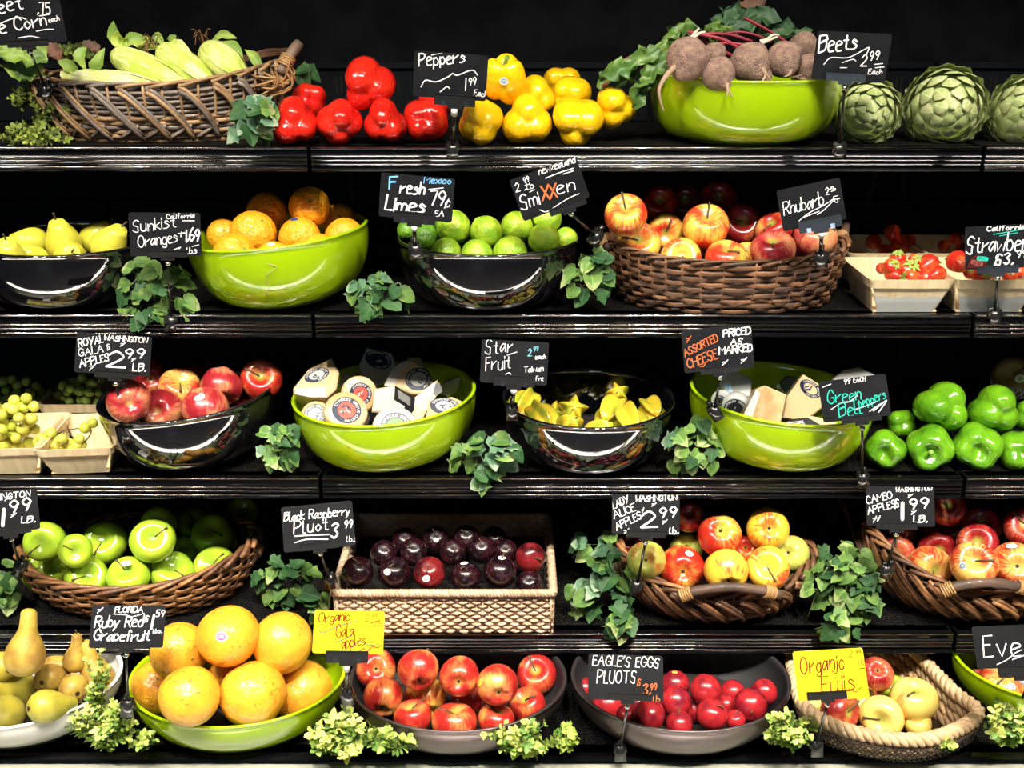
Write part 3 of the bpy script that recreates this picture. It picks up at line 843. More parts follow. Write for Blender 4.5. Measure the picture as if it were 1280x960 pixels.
def glyph(ch):
    out = []; w = 0
    for s in G.get(ch, []):
        straight = s.startswith('-'); s = s.lstrip('-')
        pts = [(int(s[i]), int(s[i+1])-2) for i in range(0, len(s)-1, 2)]
        w = max([w]+[p[0] for p in pts])
        if straight or len(pts) < 3: out.append([Vector((a, b_, 0)) for a, b_ in pts])
        else: out.append(smooth_pts([(a, b_, 0) for a, b_ in pts], 4))
    return out, w
def ribbon(b, pts, w, mi=0):
    "flat marker stroke of width w with round ends, in the xy plane"
    pts = [Vector((p[0], p[1], 0)) for p in pts]; clean = [pts[0]]
    for p in pts[1:]:
        if (p-clean[-1]).length > w*.15: clean.append(p)
    if len(clean) < 2: clean.append(clean[0]+Vector((w*.3, 0, 0)))
    pts = clean; k = len(pts); L = []; R_ = []
    for i, p in enumerate(pts):
        t = (pts[min(i+1, k-1)]-pts[max(i-1, 0)]).normalized(); s = Vector((-t.y, t.x, 0))
        L.append(p+s*w/2); R_.append(p-s*w/2)
    vs = L+R_; fs = [(i, k+i, k+i+1, i+1) for i in range(k-1)]
    b.add(vs, fs, mi)
    for c in (pts[0], pts[-1]):
        n = 8; b.add([c+Vector((math.cos(2*PI*j/n), math.sin(2*PI*j/n), 0))*w/2 for j in range(n)], [tuple(range(n))], mi)
FIT = {'Sweet': 54, '.75': 15, 'White Corn': 88, 'Peppers': 58, 'Each': 16, 'Beets': 46, 'Sunkist': 52, 'Oranges': 46, 'California': 38, '1.69': 17, 'lbs': 12, 'resh': 30, 'Limes': 49, 'Mexico': 33, '79': 19, 'EA': 11,
       'newzealand': 48, 'Smi': 25, 'XX': 19, 'en': 22, '.lb': 12, 'Rhubarb': 49, 'lb': 8, 'Strawberries': 99, '$3.': 21, 'ROYAL': 28, 'GALA': 29, 'APPLES': 35, 'WASHINGTON': 50, 'LB.': 15, 'Star': 34, 'Fruit': 31, 'each': 13,
       'Taiwan': 24, 'Fre': 9, 'ASSORTED': 45, 'CHEESE': 40, 'PRICED': 33, 'AS': 14, 'MARKED': 40, 'Green': 40, 'Bell': 28, 'peppers': 35, 'EACH': 14, 'Black Raspberry': 80, 'Pluot': 42, 'LADY': 22, 'ALICE': 29, 'lb.': 11,
       'CAMEO': 31, 'FLORIDA': 33, 'Ruby Red': 55, 'Grapefruit': 66, '59': 10, 'lbs.': 11, 'Organic': 38, 'Gala': 22, 'apples': 30, "EAGLE'S EGGS": 81, 'PLUOTS': 48, 'Fujis': 40, '3.': 9}
def write(b, text, x, y, size, rot=0, wt=None, slant=.12, sx=1.0, gap=1.9, mi=0, seed=None, fit=None):
    "handwritten line in picture-plane units (x right, y up); size = cap height"
    u = size/7.0; wt = (wt or size*.13)*.86; c, s = math.cos(math.radians(rot)), math.sin(math.radians(rot)); px = 0
    r_ = random.Random(hash(text) % 1000 if seed is None else seed)
    r_ = random.Random(sum(map(ord, text)))
    n_ = sum(glyph(c_)[1] if c_ != ' ' else 3.2 for c_ in text); g_ = len(text)-1
    W_ = fit or FIT.get(text)                      # fit the line to its width on the card
    if W_: k_ = W_/u/(n_*sx+gap*g_); sx *= k_; gap *= k_
    else: sx *= .74; gap *= .74
    for ch in text:
        if ch == ' ': px += (3.2*sx+gap)*u; continue
        st, w = glyph(ch); jy = r_.uniform(-.35, .35)*u; js = r_.uniform(.94, 1.06)
        for p in st:
            q = []
            for v in p:
                X = px+(v.x*sx+v.y*slant)*u*js; Y = v.y*u*js+jy
                q.append((x+X*c-Y*s, y+X*s+Y*c))
            ribbon(b, q, wt, mi)
        px += (w*sx+gap)*u*js
m_chalk = noisy('card_chalkboard_black', (.0030, .0034, .0050), (.0055, .0060, .0080), 30, .5, 0, spec=.18)
m_cardy = mat('card_yellow', (.78, .56, .012), .7, spec=.1)
INK = {k: mat('marker_'+k, c, .7, spec=.1) for k, c in dict(white=(.86, .86, .86), blue=(.16, .48, .85), orange=(.75, .16, .05), teal=(.03, .50, .38), red=(.20, .006, .004), navy=(.010, .035, .12), cyan=(.18, .50, .62), brown=(.25, .06, .05)).items()}
m_clip = mat('clip_black_plastic', (.012, .012, .012), .25, .4); m_pin = mat('pin_chrome', (.8, .8, .8), .15, 0, 1); m_rod = mat('rod_black', (.02, .02, .02), .3, .2, .5)
m_ball = mat('joint_highlight_white', (.85, .85, .85), .3)  # the ball joint's white highlight is put into its base colour
def sign(cx, cy, w, h, rot, D, label, texts, base, Db, lines=(), yellow=False, pins=False, clip=None, clampang=0, low=0):
    """price card on a clip stand. Card: centre, size and tilt as seen; texts: (string, x, y, cap height, rotation, ink, weight, options)
    with x, y the start of the baseline; base: the pixel where the clamp grips the rail or the rim at distance Db"""
    p = P(cx, cy, D); s = S(cx, cy, D); nrm, r, u = frame(p, None)
    A = lambda x, y, o=0: p + r*((x-cx)*s) + u*(-(y-cy)*s) + nrm*o
    bp = P(base[0], base[1], Db)
    root = empty('price_sign', bp, label, 'sign')
    ca, sa = math.cos(math.radians(rot)), math.sin(math.radians(rot))
    def L(x, y, o=0):                     # card coordinates: x right, y up, in pixels, turned with the card
        return p + r*((x*ca-y*sa)*s) + u*((x*sa+y*ca)*s) + nrm*o
    b = B(); W, H_ = w/2, h/2; t = .0007; c = min(2, w*.03)
    out = [(-W+c, -H_), (W-c, -H_), (W, -H_+c), (W, H_-c), (W-c, H_), (-W+c, H_), (-W, H_-c), (-W, -H_+c)]; n = len(out)
    b.add([L(x, y, 0) for x, y in out]+[L(x, y, -2*t) for x, y in out], [tuple(range(n)), tuple(range(2*n-1, n-1, -1))]+[(j, n+j, n+(j+1) % n, (j+1) % n) for j in range(n)])
    card = b.put('card', m_cardy if yellow else m_chalk, root, smooth=False)
    by = {}
    for tx in texts:
        st, x, y, sz, ro, ink = tx[:6]; wt = tx[6] if len(tx) > 6 else None; op = tx[7] if len(tx) > 7 else {}
        write(by.setdefault(ink, B()), st, x, -y, sz, ro, wt, **op)
    for ink, wt, pts in lines:
        ribbon(by.setdefault(ink, B()), smooth_pts([(a, -b_, 0) for a, b_ in pts], 5) if len(pts) > 2 else [Vector((a, -b_, 0)) for a, b_ in pts], wt)
    for ink, bb in by.items():
        vs = []
        for v in bb.v:                    # clip the ink to the card
            X, Y = v.x-cx, v.y+cy; lx, ly = X*ca+Y*sa, -X*sa+Y*ca
            lx = max(-W+.6, min(W-.6, lx)); ly = max(-H_+.6, min(H_-.6, ly)); vs.append(L(lx, ly, .0004))
        put('lettering', vs, bb.f, INK[ink], card, smooth=False, label=f'{ink} marker handwriting')
    # clip bar under the card, with its jaw
    ccx, ccy = clip if clip else (cx + (h/2)*math.sin(math.radians(rot)), cy + (h/2)*math.cos(math.radians(rot)) - (2 if not pins else -2))
    cw, chh = (24 if not pins else 26), (4.6 if not pins else 7)
    def C(x, y, o=0):
        return A(ccx, ccy) + r*((x*ca-y*sa)*s) + u*((x*sa+y*ca)*s) + nrm*o
    def slab(b, x0, x1, y0, y1, o0, o1, mi=0):
        b.add([C(x, y, o) for x in (x0, x1) for y in (y0, y1) for o in (o0, o1)], [(0, 1, 3, 2), (4, 6, 7, 5), (0, 4, 5, 1), (2, 3, 7, 6), (0, 2, 6, 4), (1, 5, 7, 3)], mi)
    b = B(); slab(b, -cw, cw, -chh, chh, -.0035, .0022); slab(b, -cw, cw, chh-1.4, chh+.4, .0022, .0034); slab(b, -cw*.35, cw*.35, -chh-4, -chh, -.002, .0015)
    cl = b.put('clip', m_clip, root, smooth=False)
    if pins:
        for q in (-.55, .55):
            b = B(); slab(b, cw*q-2.6, cw*q+2.6, -chh-.5, -chh+5, .0022, .0042); b.put('pin', m_pin, cl, smooth=False)
    # stem with ball joint
    top = C(0, -chh-3, 0); mid = top.lerp(bp, .16 if pins else .06)
    b = B()
    if pins:
        b.tube([top, mid], s*4.2, 8); b.put('joint', m_ball, root, label='white plastic joint')
    else:
        vs, fs = lathe([(0, .0045), (.004, .003), (.005, 0), (.004, -.003), (0, -.0045)], 10); put('joint', [v+mid for v in vs], fs, m_pin, root, label='chrome ball joint')
    b = B(); q = top.lerp(bp, .5)
    b.tube([mid, q, bp+(mid-bp)*.12], [s*2.4, s*2.6, s*3.2] if pins else [s*1.6, s*1.7, s*2.4], 8); b.put('stem', m_rod, root)
    # clamp: two jaws and a spring barrel gripping the edge below
    b = B(); Q = Matrix.Translation(bp) @ Matrix.Rotation(math.radians(clampang), 4, 'Y')
    for e in (-1, 1):
        b.add([Q @ Vector(v) for v in ((-.009, e*.004-.002, .012), (.009, e*.004-.002, .012), (.010, e*.010-.002, -.014), (-.010, e*.010-.002, -.014),
                                       (-.009, e*.004+.002, .012), (.009, e*.004+.002, .012), (.010, e*.010+.002, -.014), (-.010, e*.010+.002, -.014))],
              [(0, 1, 2, 3), (7, 6, 5, 4), (0, 4, 5, 1), (1, 5, 6, 2), (2, 6, 7, 3), (3, 7, 4, 0)])
    b.tube([Q @ Vector((-.011, 0, .002)), Q @ Vector((.011, 0, .002))], .0055, 10)
    b.tube([Q @ Vector((0, 0, .004)), Q @ Vector((0, 0, .022))], .0042, 8)
    b.put('clamp', m_clip, root)
    return root
# ================================================================ leaves
def leafmat(name, c1, c2, edge=None, rough=.45):
    m = mat(name, c1, rough, 0, 0, .3); n = N(m); v = n.obj()
    tc = n.n('ShaderNodeTexCoord').outputs['Object']
    c = n.mix(n.ramp(n.noise(v, 1.6, 3), .35, .65), c1, c2)
    sx = n.n('ShaderNodeSeparateXYZ'); n.l(tc, sx.inputs[0])
    vein = n.math('SUBTRACT', 1.0, n.ramp(n.math('ABSOLUTE', sx.outputs[0]), .0, .05))
    c = n.mix(n.math('MULTIPLY', vein, .5), c, tuple(min(1, a*1.8+.05) for a in c1))
    if edge:
        r = n.n('ShaderNodeVectorMath', operation='LENGTH'); n.l(tc, r.inputs[0])
        e = n.ramp(n.math('ADD', r.outputs['Value'], n.math('MULTIPLY', n.noise(v, 4, 3), .5)), .78, 1.05)
        c = n.mix(n.math('MULTIPLY', e, .8), c, edge)
    n.color(c); return m
LM = [leafmat('ivy_dark', (.020, .070, .022), (.045, .12, .035), None, .6), leafmat('ivy_mid', (.06, .14, .03), (.14, .24, .05), None, .6),
      leafmat('ivy_pale', (.16, .29, .06), (.09, .19, .045), (.44, .50, .22), .6), leafmat('ivy_blue_green', (.05, .14, .07), (.11, .21, .12), (.33, .42, .28), .6)]
m_lstem = mat('ivy_stem', (.16, .22, .08), .6)
def leaf_mesh(kind_, m):
    "blade in the xy plane, base at the origin, tip along +y, about 1 long, folded along the midrib and cupped"
    if kind_ == 'ivy': out = [(0, 0), (.30, -.12), (.52, .10), (.40, .28), (.60, .48), (.34, .58), (.22, .82), (0, 1.05)]
    elif kind_ == 'round': out = [(0, 0), (.26, -.10), (.46, .08), (.50, .36), (.40, .62), (.22, .84), (0, .98)]
    else: out = [(0, 0), (.28, .02), (.40, .24), (.52, .34), (.36, .52), (.26, .74), (.10, .92), (0, 1.0)]
    f = lambda x, y: (x, y, .30*abs(x) - .22*y*y + .05*math.sin(7*y)*abs(x))
    mid = [(0, y) for y in (0, .3, .55, .8)]+[(0, out[-1][1])]
    vs = []; fs = []
    for sgn in (1, -1):
        b0 = len(vs); o = [f(sgn*x, y) for x, y in out]; vs += o; m0 = len(vs); vs += [f(x, y) for x, y in mid[1:-1]]
        k = len(out)-1; ms = [b0]+list(range(m0, m0+3))+[b0+k]
        for i in range(k):
            j = min(3, int(i*4/k)); j2 = min(3, int((i+1)*4/k)) if i < k-1 else 3
            a, c = b0+i, b0+i+1
            if ms[j] not in (a, c): fs.append((ms[j], a, c) if sgn > 0 else (ms[j], c, a))
            if j2 != j and ms[j2] != c: fs.append((ms[j], c, ms[j2]) if sgn > 0 else (ms[j], ms[j2], c))
    return me_new('leaf', vs, fs, m, True)
LEAF = [[leaf_mesh(k, m) for m in LM] for k in ('ivy', 'round', 'tri')]
def ivy(label, blobs, seed, size=21, mix=(3, 4, 3, 2), root=None, group='trailing ivy sprigs'):
    """blobs: (px, py, rx, ry, D, n). Each sprig has its leaves and the vine stems that carry them as parts."""
    r_ = random.Random(seed)
    px, py, rx, ry, D, n = blobs[0]
    rp = root or P(px, py+ry*.3, D+.04)
    o = empty('ivy_sprig', rp, label, 'ivy', group); b = B()
    for (px, py, rx, ry, D, n) in blobs:
        cen = P(px, py, D+.045)
        vine = [P(px+rx*q*r_.uniform(.8, 1), py+ry*q2, D+r_.uniform(.0, .03)) for q, q2 in ((-.9, r_.uniform(-.3, .9)), (-.4, r_.uniform(-.8, .3)), (0, .2), (.5, r_.uniform(-.8, .2)), (.9, r_.uniform(-.2, .9)))]
        b.tube(smooth_pts(vine, 4), .0011, 4); b.tube(smooth_pts([rp, rp.lerp(vine[2], .5)+Vector((0, 0, .01)), vine[2]], 4), .0013, 4)
        for k in range(n):
            a = r_.uniform(0, 2*PI); q = math.sqrt(r_.uniform(.02, 1)); x, y = px+rx*q*math.cos(a), py+ry*q*math.sin(a)
            dd = D - .022*(1-q*q)+r_.uniform(-.004, .022); p = P(x, y, dd); s = S(x, y, dd)
            nrm, r, u = frame(p, None)
            N_ = (nrm + r*(.7*(x-px)/max(rx, 1)+r_.uniform(-.45, .45)) + u*(.45-.5*(y-py)/max(ry, 1)+r_.uniform(-.35, .45))).normalized()
            down = r*((x-px)/max(rx, 1)*.9+r_.uniform(-.6, .6)) + u*(-(y-py)/max(ry, 1)*.8-.35+r_.uniform(-.5, .3))
            T = (down-N_*down.dot(N_)).normalized(); X = T.cross(N_)
            M = Matrix((( X.x, T.x, N_.x, 0), (X.y, T.y, N_.y, 0), (X.z, T.z, N_.z, 0), (0, 0, 0, 1)))
            ls = size*s*r_.uniform(.75, 1.25); mi = r_.choices(range(4), mix)[0]
            base = p - T*ls*.5
            inst('leaf', LEAF[r_.choice((0, 0, 1, 1, 2))][mi], Matrix.Translation(base) @ M @ Matrix.Scale(ls, 4), o)
            hub = vine[r_.randrange(5)].lerp(cen, .3)
            if k % 2 == 0: b.tube(smooth_pts([base, base.lerp(hub, .4)-N_*.006, base.lerp(hub, .8)-N_*.008], 3), .0006, 3)
    b.put('vine_stem', m_lstem, o)
    return o
# small-leaved boxwood with pale tips
m_box1 = leafmat('box_leaf_green', (.09, .19, .03), (.15, .27, .05)); m_box2 = leafmat('box_leaf_pale', (.56, .62, .15), (.40, .52, .10)); m_box3 = leafmat('box_leaf_mid', (.28, .40, .07), (.20, .32, .06))
def boxwood(label, blobs, seed, size=9, group='small-leaved greenery sprigs', thing='boxwood_sprig', mats=None, mixw=(3, 3, 3), cat='greenery', upward=1.0):
    r_ = random.Random(seed); mats = mats or [m_box1, m_box2, m_box3]
    px, py, rx, ry, D, n = blobs[0]; base = P(px, py+ry, D+.01); o = empty(thing, base, label, cat, group)
    L = [B() for _ in mats]; st = B()
    for (px, py, rx, ry, D, n) in blobs:
        root = P(px, py+ry*.9, D+.012)
        for k in range(n):
            a = r_.uniform(-1, 1); q = r_.uniform(.25, 1)
            e = P(px+rx*a*q*1.0, py+ry*.9-ry*1.8*q*math.sqrt(max(.05, 1-a*a*.8))*upward, D+r_.uniform(-.025, .035))
            midp = root.lerp(e, .5)+Vector((r_.uniform(-.01, .01), r_.uniform(-.01, .01), .006))
            pts = smooth_pts([root.lerp(e, .1), midp, e], 4); st.tube(pts, .0007, 3)
            s = S(px, py, D); m0 = r_.choices(range(len(mats)), mixw)[0]
            for i in range(1, len(pts)):
                for w in range(3 if i < len(pts)-1 else 5):
                    t = (pts[i]-pts[i-1]).normalized(); ang = r_.uniform(0, 2*PI)
                    d1 = t.orthogonal().normalized(); d2 = t.cross(d1); out = (d1*math.cos(ang)+d2*math.sin(ang)+t*r_.uniform(.2, 1.1)).normalized()
                    ln = size*s*r_.uniform(.6, 1.15); sd = out.cross(t).normalized()*ln*.27; nn = sd.cross(out).normalized()*ln*.10
                    p = pts[i]; mi = m0 if r_.random() < .7 else r_.randrange(len(mats))
                    if i == len(pts)-1 and len(mats) > 1 and r_.random() < .6: mi = 1
                    L[mi].add([p, p+out*ln*.35+sd*.9+nn, p+out*ln*.75+sd+nn, p+out*ln, p+out*ln*.75-sd+nn, p+out*ln*.35-sd*.9+nn, p+out*ln*.5], [(0, 1, 2, 6), (6, 2, 3), (6, 3, 4), (0, 6, 4, 5)])
    st.put('twigs', m_lstem, o)
    for b, m in zip(L, mats):
        if b.v: tag(b.put('small_leaves', m, o), kind='stuff')
    return o
# big ragged leaf along a path (beet tops, lettuce, corn husk)
def blade(pts, width, mats, parent, name='leaf', ruff=.25, fold=.3, up=(0, -1, .6), nx=6, seed=0, tip=1.0, freq=9, label=None, pw=.6, crump=0):
    r_ = random.Random(seed); pts = smooth_pts(pts, 4); k = len(pts); vs = []; fs = []; up = Vector(up)
    ph = r_.uniform(0, 6)
    for i, p in enumerate(pts):
        t = (pts[min(i+1, k-1)]-pts[max(i-1, 0)]).normalized(); a = (up-t*up.dot(t)).normalized(); sd = t.cross(a); u = i/(k-1)
        w = width*(math.sin(PI*min(1, max(.02, u))**tip)**pw)*(1+.0*u)+.0006
        for j in range(nx+1):
            v = -1+2*j/nx; w2 = w*(1+ruff*.5*math.sin(u*freq*3+ph+v*2)*abs(v))
            q = p+sd*(v*w2)+a*(fold*abs(v)*w+ruff*w*.6*abs(v)*math.sin(u*freq*2.3+ph+(2 if v > 0 else 0)))
            if crump: q += mnoise.noise_vector(q*75+Vector((seed, 0, 0)))*crump*(.4+.6*abs(v))
            vs.append(q)
    for i in range(k-1):
        for j in range(nx): q = i*(nx+1)+j; fs.append((q, q+1, q+nx+2, q+nx+1))
    o = put(name, vs, fs, mats, parent)
    if label: o['label'] = label
    return o
# ================================================================ TOP SHELF
z1, D1 = HEDGE[1], DEDGE[1]
GR = 'produce on the top shelf'
# corn basket
x0, x1 = XZ(52, 1.93, z1+.10), XZ(352, 1.93, z1+.10)
cb, cm, E = oval_basket((x0+x1)/2, 1.905, z1, (x1-x0)/2, .125, .098, 'long blond willow basket of corn at the left end of the top shelf', 'diag', [m_wblond, m_wblond, m_wgrey], fx=.86, fy=.75, lift=.030, liftl=.012, rows=6, diag=26, seed=4, fill=.4, dr=.34, thick=.0040)
hp = [E.pt(-.40, 1.0)+Vector((.002, 0, .004)), E.pt(-.2, 1.0)+Vector((.012, 0, .035)), E.pt(0, 1.0)+Vector((.030, .01, .062)), E.pt(.25, 1.0)+Vector((.03, .02, .06))]
hp = [P(351, 92, 1.83), P(360, 73, 1.84), P(374, 54, 1.86)]
basket_handle(cb, E, hp, .0095, (.45,), noisy('handle_worn_brown', (.20, .13, .085), (.11, .07, .05), 30, .6))
b = B()
for k in range(16):
    a = rng.uniform(0, 1); q0 = P(345+rng.uniform(-4, 20), 80+rng.uniform(-10, 14), 1.83+rng.uniform(-.005, .03))
    b.tube(smooth_pts([q0, P(356+rng.uniform(-12, 14), 104+rng.uniform(-8, 8), 1.83), P(330+rng.uniform(-20, 26), 100+rng.uniform(-14, 26), 1.83+rng.uniform(0, .03))], 4), .0020, 5)
tag(b.put('loose_ties', m_tie, cb), kind='stuff')
b = B()
for k in range(10):
    q = k/9; b.tube(smooth_pts([P(300, 78-q*6, 1.98), P(335, 68-q*4+rng.uniform(-3, 3), 1.99), P(372, 66-q*5+rng.uniform(-4, 4), 1.93)], 4), .0020, 5)
tag(b.put('back_rim_strands', m_wdark, cb), kind='stuff')
m_husk = mat('corn_husk', (.55, .66, .10), .5, .1); n_ = N(m_husk); v_ = n_.obj()
mp_ = n_.n('ShaderNodeMapping'); mp_.inputs['Scale'].default_value = (14, 14, .8); n_.l(v_, mp_.inputs['Vector'])
n_.color(n_.mix(n_.ramp(n_.noise(mp_.outputs[0], 1.6, 3), .35, .65), (.50, .64, .08), (.86, .88, .34))); n_.bump(n_.noise(mp_.outputs[0], 3, 2), .35, .03)
m_huskl = mat('corn_husk_pale', (.78, .80, .36), .5, .1); n_ = N(m_huskl); v_ = n_.obj()
mp_ = n_.n('ShaderNodeMapping'); mp_.inputs['Scale'].default_value = (12, 12, .8); n_.l(v_, mp_.inputs['Vector'])
n_.color(n_.mix(n_.ramp(n_.noise(mp_.outputs[0], 1.6, 3), .35, .65), (.72, .78, .26), (.95, .94, .60))); n_.bump(n_.noise(mp_.outputs[0], 3, 2), .3, .03)
m_huskd = noisy('corn_husk_green', (.20, .34, .05), (.36, .48, .08), 30, .5); m_silk = mat('corn_silk', (.20, .10, .04), .7); m_silkp = mat('corn_silk_pale', (.62, .66, .30), .6)
def corn(a, t, w, D0, D1_, m, label, seed, leaves, silk=None):
    "a: butt pixel, t: tip pixel; the ear and the husk leaves that wrap it"
    r_ = random.Random(seed); A, T = P(*a, D0), P(*t, D1_); ax = (T-A); L = ax.length; R = w/2*S(*a, D0)
    M = Matrix.Translation(A) @ rot_to(ax, r_.uniform(0, 6))
    pr = [(0, -.02*L), (.35*R, -.01*L), (.75*R, .06*L), (.97*R, .20*L), (R, .36*L), (.95*R, .55*L), (.78*R, .74*L), (.50*R, .89*L), (.22*R, .98*L), (0, 1.03*L)]
    pr = [(p.x, p.y) for p in smooth_pts([(a_, b_, 0) for a_, b_ in pr], 3)]
    vs, fs = lathe([(max(0, r), z) for r, z in pr][::1], 26)
    vs = [Vector((v.x*(1+.03*math.sin(9*math.atan2(v.y, v.x))), v.y*(1+.03*math.sin(9*math.atan2(v.y, v.x))), v.z)) for v in vs]
    root = empty('corn_ear', A, label, 'corn', 'ears of corn in the long basket')
    me = me_new('husked_ear', [v*20 for v in vs], [f[::-1] for f in fs], m); inst('husked_ear', me, M @ Matrix.Scale(.05, 4), root)
    # overlapping husk leaves lying on the ear
    for k in range(6):
        ang = 2*PI*k/6+r_.uniform(-.2, .2); pts = []
        for j in range(5):
            u = j/4; rr = R*(1.02+.02*k/6)*[.55, .98, 1.02, .85, .35][j]; aa = ang+.35*u
            pts.append(M @ Vector((rr*math.cos(aa), rr*math.sin(aa), L*(.03+.97*u*r_.uniform(.96, 1.0)))))
        nrm0 = (M.to_3x3() @ Vector((math.cos(ang+.17), math.sin(ang+.17), 0))).normalized()
        blade(pts, R*.50, m if k % 3 else m_husk, root, 'husk_leaf', .04, -.30, nrm0, 4, seed*10+k, 1.0, 3)
    for q in leaves:
        blade([P(x, y, D0+dz) for x, y, dz in q[1:]], q[0]*S(*a, D0), m_huskd if q[0] < 9 else m_husk, root, 'loose_leaf', .18, .45, (0, -1, .5), 4, seed+len(root.children), 1.2, 5, pw=1.1)
    if silk:
        b = B()
        for k in range(14):
            s0 = P(silk[0]+r_.uniform(-5, 5), silk[1]+r_.uniform(-4, 4), D0); e = P(silk[0]+r_.uniform(-14, 12), silk[1]+r_.uniform(-12, 14), D0-.015)
            b.tube(smooth_pts([s0, s0.lerp(e, .5)+Vector((0, 0, .008)), e], 4), .0009, 4)
        tag(b.put('silk', m_silkp if seed == 1 else m_silk, root), kind='stuff')
    return root
corn((88, 100), (200, 108), 30, 1.83, 1.81, m_huskl, 'palest ear of corn lying level at the front of the basket', 1, [(7, (100, 96, 0), (88, 84, -.01), (72, 76, -.01)), (8, (112, 96, 0), (120, 84, -.01), (131, 60, 0)), (7, (108, 90, 0), (100, 70, 0), (108, 60, .01)), (10, (95, 100, -.01), (86, 98, -.015), (80, 104, -.02)), (10, (100, 102, -.01), (93, 108, -.02), (84, 112, -.02))], (94, 100))
corn((142, 68), (240, 112), 36, 1.86, 1.83, m_husk, 'large pale green ear of corn lying diagonally, second in the basket', 2, [(7, (150, 68, .01), (143, 45, .01), (142, 26, .01)), (10, (160, 66, .01), (150, 50, .01), (146, 38, 0)), (8, (150, 62, .01), (166, 50, .01), (185, 50, .02))])
corn((200, 62), (270, 108), 36, 1.88, 1.84, m_husk, 'bright green ear of corn with torn husk, third in the basket', 3, [(9, (200, 62, .01), (185, 56, .01), (168, 56, .02)), (11, (205, 60, 0), (222, 62, -.02), (250, 92, -.03)), (6, (205, 58, .01), (198, 48, .01), (190, 46, .01)), (6, (214, 56, .01), (215, 48, .01), (213, 43, .01))], (190, 54))
corn((256, 62), (308, 98), 40, 1.91, 1.86, m_husk, 'green ear of corn at the right end of the basket', 4, [(6, (275, 52, .02), (292, 58, .01), (304, 72, 0)), (6, (306, 62, .02), (318, 72, .01), (330, 93, 0)), (5, (262, 54, .02), (278, 44, .02), (296, 48, .02))], (252, 48))
# greens at the left: lettuce and moss
m_let = noisy('lettuce_green', (.24, .36, .05), (.08, .17, .03), 40, .5); m_letb = noisy('dry_leaf_brown', (.20, .08, .04), (.10, .05, .03), 30, .6)
lt = empty('leaf_lettuce', P(20, 130, 1.86), 'loose green lettuce leaves at the left end of the top shelf', 'lettuce')
for i, (w, pts) in enumerate([(16, ((-12, 62), (8, 66), (30, 72), (55, 74))), (14, ((0, 84), (22, 90), (40, 92), (52, 84))), (16, ((-14, 72), (-2, 62), (6, 56), (14, 60))), (13, ((20, 62), (35, 62), (50, 66), (60, 78))), (9, ((14, 74), (30, 82), (45, 92), (62, 92))), (12, ((28, 100), (36, 96), (44, 102), (40, 112)))]):
    blade([P(x, y, 1.82+.012*i) for x, y in pts], w*.00100, m_let, lt, 'leaf', .45, .25, (0, -1, .7), 12, i, 1, 9, crump=.012)
for i, (w, pts) in enumerate([(13, ((48, 62), (60, 60), (70, 66), (76, 76))), (9, ((104, 52), (112, 56), (120, 60), (124, 66)))]):
    blade([P(x, y, 1.90) for x, y in pts], w*.0009, m_letb, lt, 'withered_leaf', .35, .3, (0, -1, .7), 6, i+9, label='withered brown leaf')
m_moss = [mat('moss_bright', (.34, .40, .05), .8), mat('moss_mid', (.20, .26, .04), .8), mat('moss_dark', (.10, .14, .03), .8)]
boxwood('yellow green reindeer moss clump beside the corn basket', [(40, 170, 46, 22, 1.79, 90), (60, 140, 26, 22, 1.83, 30), (25, 120, 22, 20, 1.86, 20)], 5, 7, None, 'moss_clump', m_moss, (4, 4, 3), 'moss', .9)
boxwood('dark moss behind the corn', [(95, 66, 34, 16, 1.97, 40)], 6, 7, None, 'moss_clump', m_moss[1:], (2, 3), 'moss', .9)
# peppers
PG = 'red bell peppers on the top shelf'; PY = 'yellow bell peppers on the top shelf'
W1 = D1+.012
pile('the red pepper heap', None, [
 ('f', 368, 152, 57, 'pepred3', (-.05, .25, 'c'), 'shiny red', {}), ('f', 425, 152, 57, 'pepred', (-.02, .30, 'c'), 'shiny red', {}),
 ('f', 481, 152, 52, 'pepred3', (-.02, .32, 'c'), 'shiny red', {}), ('f', 532, 150, 58, 'pepred', (0, .1, 'c'), 'four-lobed red', {'spin': .75}),
 ('b', 386, 128, 46, 'pepred', (.2, -.3, 'c'), 'half-hidden red', {'off': -.02}), ('t', 461, 104, 62, 'pepred3', (-.25, .35, 'c'), 'big glossy red', {'st': 1.05, 'spin': 2.0}),
 ('b', 545, 128, 44, 'pepred', (.1, 0, 'c'), 'hidden red', {'off': -.01})], PG, W1)
pile('the yellow pepper heap', None, [
 ('f', 601, 152, 57, 'pepyel', (-.2, .2, 'c'), 'glossy yellow', {}), ('f', 659, 150, 61, 'pepyel3', (0, .22, 'c'), 'broad yellow', {'spin': .4}),
 ('f', 722, 151, 62, 'pepyel3', (0, .30, 'c'), 'large yellow', {'spin': 3.6}), ('s', 768, 134, 52, 'pepyel3', (.25, .2, 'c'), 'lopsided yellow', {'spin': 2.2}),
 ('t', 630, 97, 56, 'pepyel3', (.05, -.86, 's'), 'stem-up yellow', {'stick': ('w', .0, .15)}), ('m', 668, 120, 50, 'pepyel', (.15, .3, 'c'), 'yellow', {}),
 ('m', 714, 122, 54, 'pepyel', (-.2, .1, 'c'), 'yellow', {}), ('b', 702, 106, 46, 'pepyel3', (0, -.2, 'c'), 'small yellow', {})], PY, W1)
